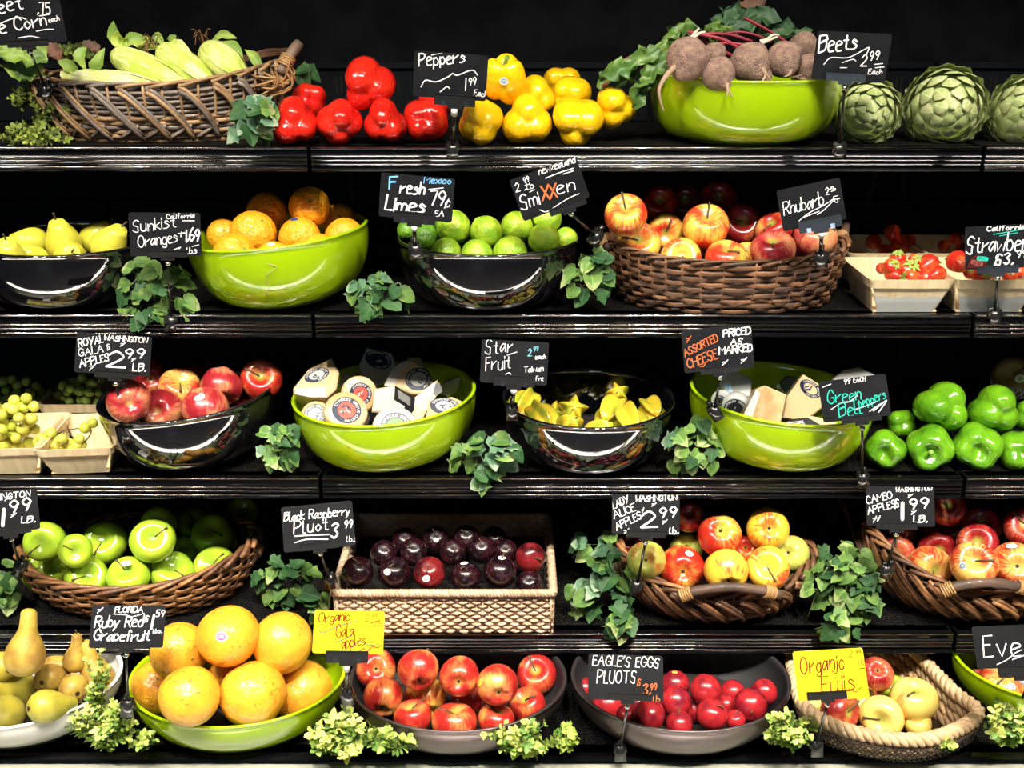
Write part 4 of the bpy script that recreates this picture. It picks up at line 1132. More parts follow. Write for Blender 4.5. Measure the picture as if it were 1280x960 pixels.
# beets
bb, bm = bowl(812, 1050, 1, m_bgreen, 'lime green bowl of beets on the top shelf', H=.106, bell=.42, basef=.62, group='lime green bowls')
m_beet = noisy('beet_skin', (.40, .26, .18), (.22, .125, .11), 3.2, .7, 0, .5, .3, .7, 14, .04)
m_root = mat('beet_root_pale', (.36, .24, .16), .8); m_bst = noisy('beet_stalk_red', (.22, .015, .03), (.34, .03, .05), 20, .4); m_bleaf = noisy('beet_leaf', (.05, .13, .02), (.15, .26, .04), 22, .45, .1)
m_bleafd = noisy('beet_leaf_dark', (.03, .09, .04), (.06, .14, .05), 22, .5)
def beet_fn(p, t): return math.sin(p)**.9*(1+.04*math.sin(3*t+p*3)), .92*math.cos(p)+.10*gs(p, .5)-.28*gs(PI-p, .40)
BG = 'beets in the green bowl'
kind('beet', 'beet', beet_fn, m_beet, [], 24, 30)
def beet(px, py, d, D, axis, look, tail=None, stub=None, forks=()):
    p = P(px, py, D); r = d/2*S(px, py, D); o = make_fruit('beet', p, r, axis, f'{look}', 'beet', BG)
    def wpart(nm, m, paths):
        b = B()
        for pts, r0, r1 in paths:
            q = smooth_pts(pts, 5); k = len(q); b.tube(q, [r0+(r1-r0)*i/(k-1) for i in range(k)], 7)
        M = o.matrix_basis.inverted(); me = me_new(nm, [M @ v for v in b.v], b.f, m); inst(nm, me, o.matrix_basis.copy(), o)
    if tail: wpart('root_tail', m_root, [([P(x, y, D-dz) for x, y, dz in tail], r*.15, .0008)]+[([P(x, y, D-dz) for x, y, dz in f], .0018, .0005) for f in forks])
    if stub: wpart('stalk_stub', mat('beet_stub_pale', (.62, .55, .44), .6), [([P(x, y, D) for x, y in s_], .0035, .0015) for s_ in stub])
    return o
beet(860, 74, 54, 1.745, (-.35, .75, 'c'), 'largest beet with a long pale root hanging over the green bowl', [(843, 84, .022), (832, 96, .046), (824, 112, .055), (826, 128, .055), (830, 139, .055)], [[(862, 50), (870, 40), (874, 35)], [(864, 50), (874, 42), (882, 40)]])
beet(938, 78, 50, 1.75, (.45, .70, 'c'), 'round beet with a forked root in the middle of the bowl', [(952, 86, .025), (957, 94, .03), (950, 106, .04)], [[(950, 52), (958, 50), (966, 44), (974, 44)], [(952, 54), (962, 50), (972, 46)]], [[(956, 90, .03), (962, 98, .035), (964, 104, .04)]])
beet(980, 74, 45, 1.76, (.3, .75, 'c'), 'beet with a curled root, right of the middle', [(988, 84, .022), (987, 93, .028), (980, 96, .03)])
beet(898, 92, 42, 1.735, (.5, .7, 'c'), 'beet sunk low between the two big beets', [(908, 104, .02), (910, 114, .035), (907, 121, .037)], None, [[(908, 108, .03), (914, 118, .036), (916, 124, .036)]])
beet(1004, 58, 36, 1.84, (.2, -.3, 'c'), 'small beet at the back of the bowl, left of the sign')
beet(1012, 88, 42, 1.78, (.3, .4, 'c'), 'beet half behind the beets sign', [(1010, 100, .02), (990, 98, .03), (1002, 94, .035)])
beet(948, 98, 34, 1.75, (0, .5, 'c'), 'beet showing under the forked root')
beet(893, 68, 30, 1.80, (0, .2, 'c'), 'small brown beet behind the largest one')
bt = empty('beet_greens', P(900, 60, 1.87), 'ragged green beet leaves and red stalks trailing from the bowl', 'beet greens')
for i, (w, D, pts) in enumerate([(15, 1.80, ((842, 64), (820, 84), (806, 98), (792, 112))), (13, 1.80, ((830, 60), (805, 72), (780, 84), (754, 92))), (12, 1.82, ((835, 52), (818, 64), (800, 74), (790, 84))), (14, 1.79, ((836, 88), (824, 92), (812, 96), (806, 108))),
    (13, 1.84, ((880, 40), (860, 36), (840, 40), (822, 52))), (12, 1.79, ((822, 94), (806, 104), (798, 118), (800, 134))), (12, 1.83, ((852, 50), (842, 60), (832, 72), (828, 86))), (9, 1.80, ((800, 84), (786, 96), (776, 102), (768, 106))), (10, 1.80, ((776, 80), (768, 88), (756, 102), (750, 110))),
    (12, 1.90, ((880, 42), (892, 34), (905, 36), (912, 42))), (9, 1.85, ((884, 34), (890, 40), (893, 50), (886, 58))), (13, 1.80, ((838, 76), (828, 86), (820, 94), (812, 90)))]):
    blade([P(x, y, D+.004*i) for x, y in pts], w*.00100, m_bleaf, bt, 'leaf', .5, .25, (rng.uniform(-.4, .4), -1, .5), 14, i, .9, 11, crump=.016)
for i, (w, D, pts) in enumerate([(20, 1.96, ((905, 40), (930, 28), (950, 20), (975, 26))), (16, 1.97, ((940, 40), (960, 36), (990, 40), (1012, 42))), (17, 1.98, ((895, 34), (905, 22), (925, 14), (945, 18)))]):
    blade([P(x, y, D) for x, y in pts], w*.0010, m_bleafd, bt, 'leaf', .5, .2, (0, -1, .6), 12, i+20, .9, 11, crump=.02)
blade([P(x, y, 2.0) for x, y in ((925, 22), (935, 10), (948, 6), (955, 10))], .02, m_letb, bt, 'withered_leaf', .5, .2, (0, -1, .5), 6, 33, label='withered brown leaf')
b = B()
for k, pts in enumerate([((926, 62), (905, 50), (880, 44), (860, 40)), ((915, 70), (895, 58), (878, 50), (866, 48)), ((940, 52), (915, 44), (890, 42), (875, 44)), ((930, 56), (910, 54), (895, 56), (884, 64)), ((985, 54), (960, 38), (945, 30), (930, 22)), ((965, 52), (945, 44), (925, 40), (905, 42)), ((842, 78), (810, 84), (780, 92), (752, 108)), ((838, 66), (806, 62), (786, 72), (768, 80))]):
    b.tube(smooth_pts([P(x, y, 1.83+.01*(k % 3)) for x, y in pts], 4), .0036-.0002*k, 6)
b.put('stalks', m_bst, bt)
# artichokes: bracts set in a spiral, each a part
m_art = [leafmat('artichoke_%d' % i, a, b_) for i, (a, b_) in enumerate((((.36, .44, .16), (.48, .52, .24)), ((.42, .50, .20), (.54, .56, .30))))]
def bract_mesh(m):
    vs = []; fs = []; n = 5; k = 5
    for i in range(k+1):
        u = i/k; w = .46*math.sin(PI*(u*.80+.12))**.7*(1 if u < .7 else 1-.55*(u-.7)/.3)
        if i == k: w = .05
        for j in range(n+1):
            v = -1+2*j/n; vs.append(Vector((w*v, u, .30*math.sin(u*2.2)*.5 - .38*w*v*v + .02)))
    for i in range(k):
        for j in range(n): q = i*(n+1)+j; fs.append((q, q+1, q+n+2, q+n+1))
    return me_new('bract', vs, fs, m)
BR = [bract_mesh(m) for m in m_art]
def artichoke(px, py, d, D, axis, label, seed):
    r_ = random.Random(seed); p = P(px, py, D); r = d/2*S(px, py, D); nrm, rr, uu = frame(p, None)
    dx, dy = axis; ax = (rr*dx-uu*dy+nrm*math.sqrt(1-dx*dx-dy*dy)).normalized(); R = rot_to(ax, r_.uniform(0, 6))
    root = empty('artichoke', p, label, 'artichoke', 'artichokes on the top shelf')
    vs, fs = surf(lambda q, t: (.80*math.sin(q), .80*math.cos(q)), 12, 18); M0 = TRS(p, R, r)
    put('heart', [M0 @ v for v in vs], fs, m_art[0], root)
    n = 74
    for k in range(n):
        f = k/(n-1); ph = .10+2.35*f**.72; th = k*2.39996
        # bract sits on the sphere at polar angle ph, tip pointing to the top
        pos = Vector((math.sin(ph)*math.cos(th), math.sin(ph)*math.sin(th), math.cos(ph)))
        up = Vector((-math.cos(ph)*math.cos(th), -math.cos(ph)*math.sin(th), math.sin(ph)))
        lift = .13+r_.uniform(0, .06); T = (up*math.cos(lift)+pos*math.sin(lift)); Nn = (pos*math.cos(lift)-up*math.sin(lift)); X = T.cross(Nn)
        L = (.30+.42*min(1, f*1.5))*r_.uniform(.92, 1.06)
        base = pos*(.86+.03*f)-T*L*.50
        Mb = Matrix(((X.x, T.x, Nn.x, base.x), (X.y, T.y, Nn.y, base.y), (X.z, T.z, Nn.z, base.z), (0, 0, 0, 1)))
        inst('bract', BR[r_.randrange(2)], M0 @ Mb @ Matrix.Diagonal((L*1.15, L, L, 1)), root)
    b = B(); b.tube([p-ax*r*.8, p-ax*r*1.05], r*.28, 12); b.put('stem', m_art[0], root)
artichoke(1084, 141, 83, D1+.075, (.25, .15), 'smallest artichoke, half behind the beets sign', 1)
artichoke(1181, 135, 100, D1+.085, (.28, .08), 'large round artichoke, middle of the three', 2)
artichoke(1284, 143, 98, D1+.085, (.1, -.25), 'artichoke cut off by the right edge of the picture', 3)
ivy('ivy sprig hanging over the rail below the corn basket', [(316, 152, 34, 30, 1.745, 17), (330, 138, 20, 16, 1.76, 5)], 21, 23, (3, 2, 1, 5))
ivy('single ivy sprig behind the leftmost red pepper', [(382, 97, 12, 12, 1.90, 4)], 22, 22, (3, 1, 0, 0))
# ================================================================ SECOND SHELF
z2, D2 = HEDGE[2], DEDGE[2]
# pears
_, m_ = bowl(-32, 186, 2, m_bblack, 'glossy black bowl of yellow pears on the second shelf', H=.107, bell=.5, group='glossy black bowls', roll=2)
pile('the black pear bowl', m_, [
 ('f', 14, 325, 40, 'bartlett', (-.1, -.75, 's'), 'yellow'), ('f', 44, 326, 36, 'bartlett', (-.55, -.55, 's'), 'yellow lying'), ('f', 88, 322, 40, 'bartlett', (.0, -.20, 's'), 'stem-forward yellow', {'off': .055}),
 ('m', 80, 306, 44, 'bartlett', (-.20, -.90, 's'), 'upright yellow'), ('m', 135, 308, 42, 'bartlett', (.45, -.75, 's'), 'leaning yellow', {'off': -.02}),
 ('b', 42, 303, 38, 'bartlett', (-.85, -.15, 's'), 'shaded yellow', {'off': -.02}), ('b', 118, 300, 38, 'bartlett', (.65, -.6, 's'), 'shaded yellow', {'off': -.02})], 'yellow pears in the black bowl')
# oranges
_, m_ = bowl(243, 467, 2, m_bgreen, 'lime green bowl of oranges on the second shelf', H=.118, bell=.58, group='lime green bowls', roll=-5, zoff=-.004)
b = B(); b.tube(smooth_pts([P(335, 330, 1.658), P(346, 334, 1.656), P(333, 345, 1.657), P(336, 360, 1.66), P(331, 372, 1.67)], 5), .0006, 4)
tag(b.put('fine_root', m_root, smooth=False, origin=P(335, 330, 1.658)), 'thin pale root hair stuck to the front of the orange bowl', 'root')
pile('the orange bowl', m_, [
 ('f', 293, 318, 54, 'orange', (.5, -.3, 's'), 'bright'), ('f', 343, 325, 47, 'orange', (-.1, -.5, 's'), 'low bright', {'stick': ('w', -.15, -.85)}), ('f', 399, 318, 52, 'orange', (.1, -.5, 's'), 'bright'),
 ('m', 317, 292, 58, 'orange', (.4, -.6, 's'), 'large bright'), ('m', 375, 297, 52, 'orange', (.05, .75, 's'), 'pitted', {'stick': ('d', -.25, -.88)}), ('m', 431, 297, 50, 'orange', (.1, .7, 's'), 'bright'),
 ('b', 334, 266, 52, 'orange', (.2, -.6, 's'), 'dim'), ('b', 387, 259, 52, 'orange', (0, -.3, 's'), 'dim'), ('b', 280, 294, 42, 'orange', (0, -.3, 's'), 'dim'), ('b', 424, 276, 44, 'orange', (0, -.3, 's'), 'dim')], 'oranges in the green bowl')
# limes
_, m_ = bowl(496, 724, 2, m_bblack, 'glossy black bowl of limes on the second shelf', H=.112, bell=.5, group='glossy black bowls')
pile('the lime bowl', m_, [
 ('f', 558, 316, 38, 'lime', (.0, -.5, 's'), 'bright'), ('f', 596, 319, 40, 'lime', (.2, -.3, 's'), 'bright'), ('f', 638, 317, 44, 'lime', (.35, .5, 'c'), 'wide bright'),
 ('f', 680, 299, 40, 'lime', (.1, .4, 's'), 'speckled', {'off': .012}), ('f', 707, 299, 30, 'lime', (.75, .1, 'c'), 'small'), ('m', 567, 284, 43, 'lime', (.45, .6, 'c'), 'pale'),
 ('m', 608, 290, 40, 'lime', (-.6, -.75, 'c'), 'nippled'), ('m', 646, 284, 40, 'lime', (.6, .45, 'c'), 'pale'), ('m', 684, 274, 36, 'lime', (-.8, .2, 'c'), 'shaded', {'off': .02}),
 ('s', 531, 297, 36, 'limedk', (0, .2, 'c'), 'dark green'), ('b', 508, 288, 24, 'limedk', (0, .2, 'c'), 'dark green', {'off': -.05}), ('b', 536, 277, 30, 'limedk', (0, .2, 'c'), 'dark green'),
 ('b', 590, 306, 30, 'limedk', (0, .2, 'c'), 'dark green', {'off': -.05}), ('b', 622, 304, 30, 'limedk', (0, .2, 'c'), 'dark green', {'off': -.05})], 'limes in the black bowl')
# basket of red and yellow apples
xa, xb = XZ(762, 1.83, z2+.10), XZ(1050, 1.83, z2+.10)
ab, am, E = oval_basket((xa+xb)/2, 1.825, z2, (xb-xa)/2, .135, .094, 'dark brown willow basket of red and yellow apples on the second shelf', 'plain', [m_wbrown, m_wdark, m_wbrown], fx=.88, fy=.86, lift=.020, liftl=.016, rows=9, ns=40, sup=2.5, seed=8, fill=.35, thick=.0038)
basket_handle(ab, E, [P(1040, 306, 1.80), P(1056, 290, 1.83), P(1057, 268, 1.88)], .008, (.35,), m_bark)
basket_handle(ab, E, [P(762, 312, 1.80), P(752, 296, 1.83), P(742, 280, 1.88)], .008, (.35,), m_bark)
pile('the second shelf basket', am, [
 ('f', 798, 306, 55, 'smitten', (.05, -.45, 's'), 'yellow-topped'), ('f', 851, 324, 52, 'smitten', (.05, -.35, 's'), 'yellow'), ('f', 907, 325, 52, 'smitten', (.1, -.85, 's'), 'pink-yellow'),
 ('f', 966, 316, 56, 'royal', (0, -.85, 's'), 'red flecked'), ('f', 1018, 300, 54, 'royal', (.2, -.8, 's'), 'dark red', {'stick': ('o', .55, -.1)}),
 ('m', 832, 289, 46, 'smitten', (.0, .15, 's'), 'red-orange'), ('m', 934, 322, 40, 'smitten', (.0, -.8, 's'), 'half-hidden'), ('t', 782, 270, 54, 'smitten', (.0, -.6, 's'), 'stemmed red-yellow', {'D': 1.75, 'fix': 1}),
 ('t', 882, 284, 58, 'smitten', (.1, -.70, 's'), 'big red-yellow', {'stick': ('w', -.55, -.08)}), ('m', 968, 288, 46, 'gala', (-.3, -.7, 's'), 'stemmed red'),
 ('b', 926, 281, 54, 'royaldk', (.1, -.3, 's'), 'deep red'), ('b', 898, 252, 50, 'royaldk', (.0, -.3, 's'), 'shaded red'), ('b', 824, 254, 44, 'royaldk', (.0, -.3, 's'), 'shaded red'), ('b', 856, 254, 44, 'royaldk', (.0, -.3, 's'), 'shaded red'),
 ('b', 870, 302, 40, 'royaldk', (.0, -.3, 's'), 'shaded red', {'off': -.03}), ('b', 995, 275, 44, 'royaldk', (.0, -.3, 's'), 'shaded red')], 'apples in the second shelf basket')
# strawberries in punnets
def berries(M, cont, pts, key, look, grp, H=.072):
    for i, (x, y, d, D, ax, lk) in enumerate(pts):
        p = P(x, y, D); r = d/2*S(x, y, D)
        make_fruit(key, p, r, ax, lk, None, grp)
def punnet_at(x0, x1, lv, back, label, **k):
    h = HEDGE[lv]; w = .12
    D = DEDGE[lv]+back+.07
    Dm = D-k.get('d', .15)/2
    t = (Vector((0, Dm, h+.07))-CAM).dot(Fv); w = (x1-x0)/FPX*t; X = ((x0+x1)/2-640)/FPX*t
    return punnet(X, D, h, label, w=w, **k)
SG = 'strawberries in the wooden punnets'
def straws(L, D0, lst):
    for i, (x, y, d, ax, lk) in enumerate(lst):
        D = D0+.004*i; make_fruit('strawberry', P(x, y, D), d/2*S(x, y, D), ax, lk, None, SG)
PK = dict(fl=.76, H=.062, d=.165)
punnet_at(1089, 1196, 2, .012, 'wooden punnet of strawberries in front, left of the strawberry sign', grey=True, **PK)
straws(1, 1.735, [(1138, 347, 24, (-.8, -.1, 's'), 'orange-red strawberry lying at the front of the left front punnet'), (1156, 346, 19, (.2, .7, 'c'), 'small strawberry at the front middle of the left front punnet'),
   (1171, 343, 22, (-.6, .4, 'c'), 'strawberry in the right corner of the left front punnet'), (1134, 339, 28, (.45, -.6, 's'), 'dark red strawberry with a big green cap in the left front punnet'),
   (1116, 343, 20, (.6, .4, 'c'), 'small light red strawberry, left front of the punnet left of the sign'), (1113, 334, 22, (.6, -.4, 's'), 'light red strawberry, left of the dark one in the left front punnet'), (1160, 331, 26, (-.5, .5, 'c'), 'large orange-red strawberry in the left front punnet'),
   (1122, 325, 21, (0, -.85, 's'), 'capped strawberry at the back of the left front punnet'), (1142, 325, 16, (.6, -.3, 's'), 'capped strawberry half behind the cap of another'), (1102, 336, 15, (0, .2, 'c'), 'strawberry in the left corner of the left front punnet')])
punnet_at(1195, 1306, 2, .012, 'wooden punnet of strawberries behind the strawberry sign, at the right edge', grey=True, **PK)
straws(1, 1.735, [(1225, 344, 24, (.6, -.2, 's'), 'flat red strawberry below the strawberry sign'), (1262, 345, 21, (0, -.7, 's'), 'strawberry with its cap up below the strawberry sign'), (1212, 341, 17, (0, -.6, 's'), 'small capped strawberry left of the strawberry sign'), (1198, 328, 29, (.5, .4, 'c'), 'big orange strawberry left of the strawberry sign'),
   (1272, 338, 20, (.2, .6, 'c'), 'strawberry right of the strawberry sign'), (1240, 338, 24, (0, .4, 'c'), 'strawberry hidden behind the strawberry sign')])
PK['H'] = .066
punnet_at(1062, 1162, 2, .19, 'shaded wooden punnet of strawberries at the back, behind the front left one', **PK)
straws(1, 1.945, [(1106, 313, 16, (0, .4, 'c'), 'lowest shaded strawberry in the back left punnet'), (1092, 303, 20, (0, .4, 'c'), 'shaded strawberry at the left in the back left punnet'), (1126, 305, 24, (.5, .4, 'c'), 'long shaded strawberry in the back left punnet'), (1115, 291, 21, (0, .4, 'c'), 'topmost shaded strawberry in the back left punnet'), (1137, 301, 16, (0, .4, 'c'), 'small shaded strawberry at the right in the back left punnet')])
punnet_at(1160, 1262, 2, .19, 'shaded wooden punnet of strawberries at the back, partly behind the sign', **PK)
straws(1, 1.945, [(1202, 313, 18, (0, .4, 'c'), 'lowest shaded strawberry in the back right punnet'), (1180, 308, 16, (0, .4, 'c'), 'shaded strawberry at the left in the back right punnet'), (1195, 299, 16, (.5, .4, 'c'), 'topmost shaded strawberry in the back right punnet')])
ivy('ivy sprig below the oranges sign, left of the orange bowl', [(198, 372, 52, 40, D2+.01, 26), (190, 400, 24, 14, D2-.004, 6), (178, 338, 24, 14, D2+.03, 5)], 31, 22, (3, 5, 3, 0))
ivy('ivy sprig between the orange bowl and the lime bowl', [(478, 368, 42, 30, D2+.01, 24), (462, 392, 14, 8, D2-.004, 3)], 32, 22, (5, 4, 1, 2))
ivy('ivy sprig between the lime bowl and the apple basket', [(735, 358, 34, 34, D2+.01, 20), (745, 330, 22, 18, D2+.0, 7)], 33, 23, (4, 4, 3, 1))
# ================================================================ THIRD SHELF
z3, D3 = HEDGE[3], DEDGE[3]
m_grape = mat('skin_grape', (.62, .66, .12), .18, .3); n_ = N(m_grape); n_.b.inputs['Subsurface Weight'].default_value = .25; n_.b.inputs['Subsurface Radius'].default_value = (.02, .02, .008); n_.b.inputs['Subsurface Scale'].default_value = .3
n_.color(n_.mix(n_.rnd(), (.56, .62, .07), (.70, .66, .12)))
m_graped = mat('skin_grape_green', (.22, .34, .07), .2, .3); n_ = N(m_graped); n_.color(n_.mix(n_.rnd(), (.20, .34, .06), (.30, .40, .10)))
gv, gf = surf(lambda p, t: (.93*math.sin(p), math.cos(p)), 10, 14)
GRP = [me_new('grape', gv, gf, m_grape), me_new('grape', gv, gf, m_graped)]
def bunch(label, px, py, rx, ry, D, n, d, seed, mi=0, depth=.03, pts=None, stempts=None):
    r_ = random.Random(seed); c = P(px, py, D); o = empty('grape_bunch', c, label, 'grapes', 'bunches of green grapes'); pl = []; s = S(px, py, D)
    cand = pts or []
    for x, y in cand: pl.append((P(x, y, D+r_.uniform(-.004, .004)), d/2*s*r_.uniform(.95, 1.08)))
    for _ in range(n*40):
        if len(pl) >= n: break
        a, q = r_.uniform(0, 2*PI), math.sqrt(r_.random()); x, y = px+rx*q*math.cos(a), py+ry*q*math.sin(a)
        p = P(x, y, D-depth*math.sqrt(1-q*q)*r_.uniform(.2, 1)+.01); r = d/2*s*r_.uniform(.88, 1.1)
        if all((p-q_).length > (r+rq)*.84 for q_, rq in pl): pl.append((p, r))
    for p, r in pl:
        inst('grape', GRP[mi], TRS(p, rot_to(Vector((r_.uniform(-1, 1), r_.uniform(-1, 1), r_.uniform(-1, 1)))), r), o)
    b = B()
    for p, r in pl[::2]: b.tube([c+Vector((0, .015, .01)), p.lerp(c, .4)+Vector((0, .006, 0)), p], .0009, 4)
    if stempts: b.tube(smooth_pts([P(x, y, D) for x, y in stempts], 4), .0014, 5)
    b.put('bunch_stem', mat('grape_stem', (.16, .14, .04), .7), o)
punnet_at(35, 132, 3, .012, 'wooden punnet with a few green grapes, next to the gala apples', fl=.74, H=.056, d=.165, yaw=5)
bunch('small bunch of yellow green grapes in the nearly empty punnet', 78, 548, 26, 4, 1.70, 18, 14.5, 1, pts=[(52, 548), (62, 549), (74, 551), (87, 555), (99, 549), (106, 535), (116, 529), (58, 556), (68, 558), (79, 559), (96, 557), (102, 556), (48, 553), (90, 560), (64, 541)], stempts=[(111, 530), (114, 540), (108, 550), (101, 554)])
punnet_at(-68, 44, 3, .012, 'wooden punnet heaped with green grapes, cut off by the left edge', fl=.78, H=.056, d=.165, yaw=4)
bunch('heaped bunch of yellow green grapes at the left edge', 8, 532, 36, 34, 1.72, 42, 15, 2, depth=.05, pts=[(18, 501), (33, 498), (13, 515), (26, 520), (36, 527), (30, 540), (11, 553), (20, 545), (2, 540), (0, 512), (2, 528), (42, 508), (29, 509)])
punnet_at(45, 150, 3, .19, 'shaded punnet of grapes behind the nearly empty one', fl=.76, H=.066)
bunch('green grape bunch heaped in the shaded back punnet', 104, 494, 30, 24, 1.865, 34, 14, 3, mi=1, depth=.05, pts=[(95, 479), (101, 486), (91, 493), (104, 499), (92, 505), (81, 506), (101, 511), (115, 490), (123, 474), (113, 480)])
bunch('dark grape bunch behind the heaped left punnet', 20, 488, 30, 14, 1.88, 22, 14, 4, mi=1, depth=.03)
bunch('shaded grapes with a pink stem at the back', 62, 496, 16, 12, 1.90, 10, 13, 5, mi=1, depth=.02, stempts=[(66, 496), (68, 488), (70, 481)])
# royal gala apples
_, m_ = bowl(133, 348, 3, m_bblack, 'glossy black bowl of red apples on the third shelf', H=.114, bell=.5, group='glossy black bowls', roll=-4)
pile('the glossy apple bowl', m_, [
 ('f', 161, 502, 54, 'royal', (.05, .12, 'c'), 'bright red', {'stick': ('w', -.35, -.80)}), ('f', 200, 514, 56, 'royal', (-.2, .02, 'c'), 'round red'), ('f', 257, 513, 57, 'royal', (.15, .65, 'c'), 'pink-flecked red', {'stick': ('o', -.28, -.60)}),
 ('f', 291, 527, 30, 'orange', (.2, -.3, 's'), 'half-hidden'), ('m', 224, 486, 52, 'cameo', (.1, -.6, 's'), 'yellow and pink'),
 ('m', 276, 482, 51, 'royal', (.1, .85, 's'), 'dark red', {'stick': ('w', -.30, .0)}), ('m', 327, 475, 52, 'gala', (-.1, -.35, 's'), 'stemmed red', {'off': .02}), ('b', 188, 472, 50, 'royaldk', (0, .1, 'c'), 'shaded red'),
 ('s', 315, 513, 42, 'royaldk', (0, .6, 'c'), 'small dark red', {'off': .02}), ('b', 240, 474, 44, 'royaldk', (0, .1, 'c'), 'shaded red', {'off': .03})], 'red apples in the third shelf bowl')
# cheeses
m_rind = noisy('cheese_rind_cream', (.55, .46, .30), (.60, .53, .40), 14, .35, .8); m_rindt = noisy('cheese_rind_tan', (.52, .33, .14), (.66, .50, .28), 40, .4, .6)
m_chz = noisy('cheese_pale_yellow', (.62, .48, .27), (.56, .40, .21), 8, .25, .9); m_chw = noisy('cheese_white', (.50, .49, .45), (.42, .44, .44), 9, .22, .9)
m_ink = mat('label_navy', (.012, .018, .05), .35); m_inkw = mat('label_white', (.66, .66, .64), .5); m_lred = mat('label_red', (.62, .07, .04), .4); m_lgrn = mat('label_green', (.10, .38, .06), .4)
m_lgrey = mat('label_grey', (.40, .42, .40), .4); m_blk = mat('label_black', (.015, .015, .018), .3); m_film = mat('clear_film', (.9, .95, 1), .08, .5, trans=.92)
n_ = N(m_film); n_.b.inputs['IOR'].default_value = 1.08; n_.b.inputs['Alpha'].default_value = .35; n_.bump(n_.noise(n_.obj(), 60, 2), .6, .01)
def label_disc(parent, O, X, Y, R, ring, core, ry=1.0, seed=0, name='label', arc=True):
    "round printed label in the plane X, Y at O: dark ring with white lettering, coloured middle"
    b = B(); n = 32; Nn = X.cross(Y)
    def c(r, o): return [O+X*(r*math.cos(2*PI*j/n))+Y*(r*ry*math.sin(2*PI*j/n))+Nn*o for j in range(n)]
    b.add(c(R, .0006)+c(R*.62, .0006)+c(R*.62, .0007)+[O+Nn*.0007], [(j, (j+1) % n, n+(j+1) % n, n+j) for j in range(n)], 0)
    m0 = 2*n; b.f += [(m0+j, m0+(j+1) % n, 3*n) for j in range(n)]; b.m += [1]*n
    r_ = random.Random(seed)
    if arc:
        tb = B(); words = 'CYPRESS GROVE CHEVRE'; rr = R*.72; u = R*.17/7; ang = 2.9
        for ch in words:
            if ch == ' ': ang -= .20; continue
            st, w = glyph(ch); ca = ang-(w*u/2)/rr
            for p in st:
                q = []
                for v in p: a_ = ang-v.x*u/rr; r2 = rr+v.y*u; q.append((r2*math.cos(a_), r2*math.sin(a_)))
                ribbon(tb, q, R*.035)
            ang -= (w+1.6)*u/rr*1.05
        b.add([O+X*v.x+Y*(v.y*ry)+Nn*.0010 for v in tb.v], tb.f, 2)
    # simple landscape marks in the middle
    for k in range(9):
        a_, q, w_ = r_.uniform(0, 2*PI), r_.uniform(.1, .42)*R, r_.uniform(0, PI); L_ = R*r_.uniform(.10, .22); ctr = O+X*(q*math.cos(a_))+Y*(q*math.sin(a_)*ry)
        U_, V_ = X*math.cos(w_)+Y*math.sin(w_), Y*math.cos(w_)-X*math.sin(w_)
        b.add([ctr+U_*(L_*math.cos(t_))+V_*(L_*.28*math.sin(t_))+Nn*(.0008+k*.00005) for t_ in [2*PI*j/8 for j in range(8)]], [tuple(range(8))], 2 if k % 3 == 0 else 0)
    return b.put(name, [ring, core, m_inkw], parent, smooth=False, label='round printed label with lettering')
CG = 'wrapped cheeses in the green bowls'
def basis(p, ax, spin):
    nrm, r, u = frame(p, None); n = (r*ax[0]-u*ax[1]+nrm*math.sqrt(max(0, 1-ax[0]**2-ax[1]**2))).normalized()
    x = (r-n*r.dot(n)).normalized(); y = n.cross(x); c, s = math.cos(math.radians(spin)), math.sin(math.radians(spin))
    return x*c+y*s, y*c-x*s, n
def wheel(px, py, d, D, ax, spin, thick, label, m=None, core=None, lab=.6, rimc=None):
    p = P(px, py, D); R = d/2*S(px, py, D); X, Y, Z = basis(p, ax, spin); M = Matrix(((X.x, Y.x, Z.x, p.x), (X.y, Y.y, Z.y, p.y), (X.z, Y.z, Z.z, p.z), (0, 0, 0, 1)))
    t = thick*R; vs, fs = lathe([(0, -t), (R*.86, -t), (R*.96, -t*.8), (R, -t*.4), (R*1.01, 0), (R, t*.4), (R*.95, t*.82), (R*.85, t), (0, t)], 36)
    o = put('wrapped_cheese', [M @ v for v in vs], [f[::-1] for f in fs][::1], m or m_rind, origin=p); tag(o, label, 'cheese', CG)
    label_disc(o, p+Z*(t), X, Y, R*lab, m_ink, core or m_lred, seed=int(px))
    # gathered plastic round the edge
    b = B()
    for k in range(3):
        a0 = -2.2+k*.9; ring = [M @ Vector(((R*(1.05+.04*math.sin(3*a+k)))*math.cos(a), (R*1.05)*math.sin(a), t*(.3-.5*k))) for a in [a0+.12*j for j in range(12)]]
        b.tube(ring, .0016, 5, .5)
    b.put('film_edge', m_film, o); return o
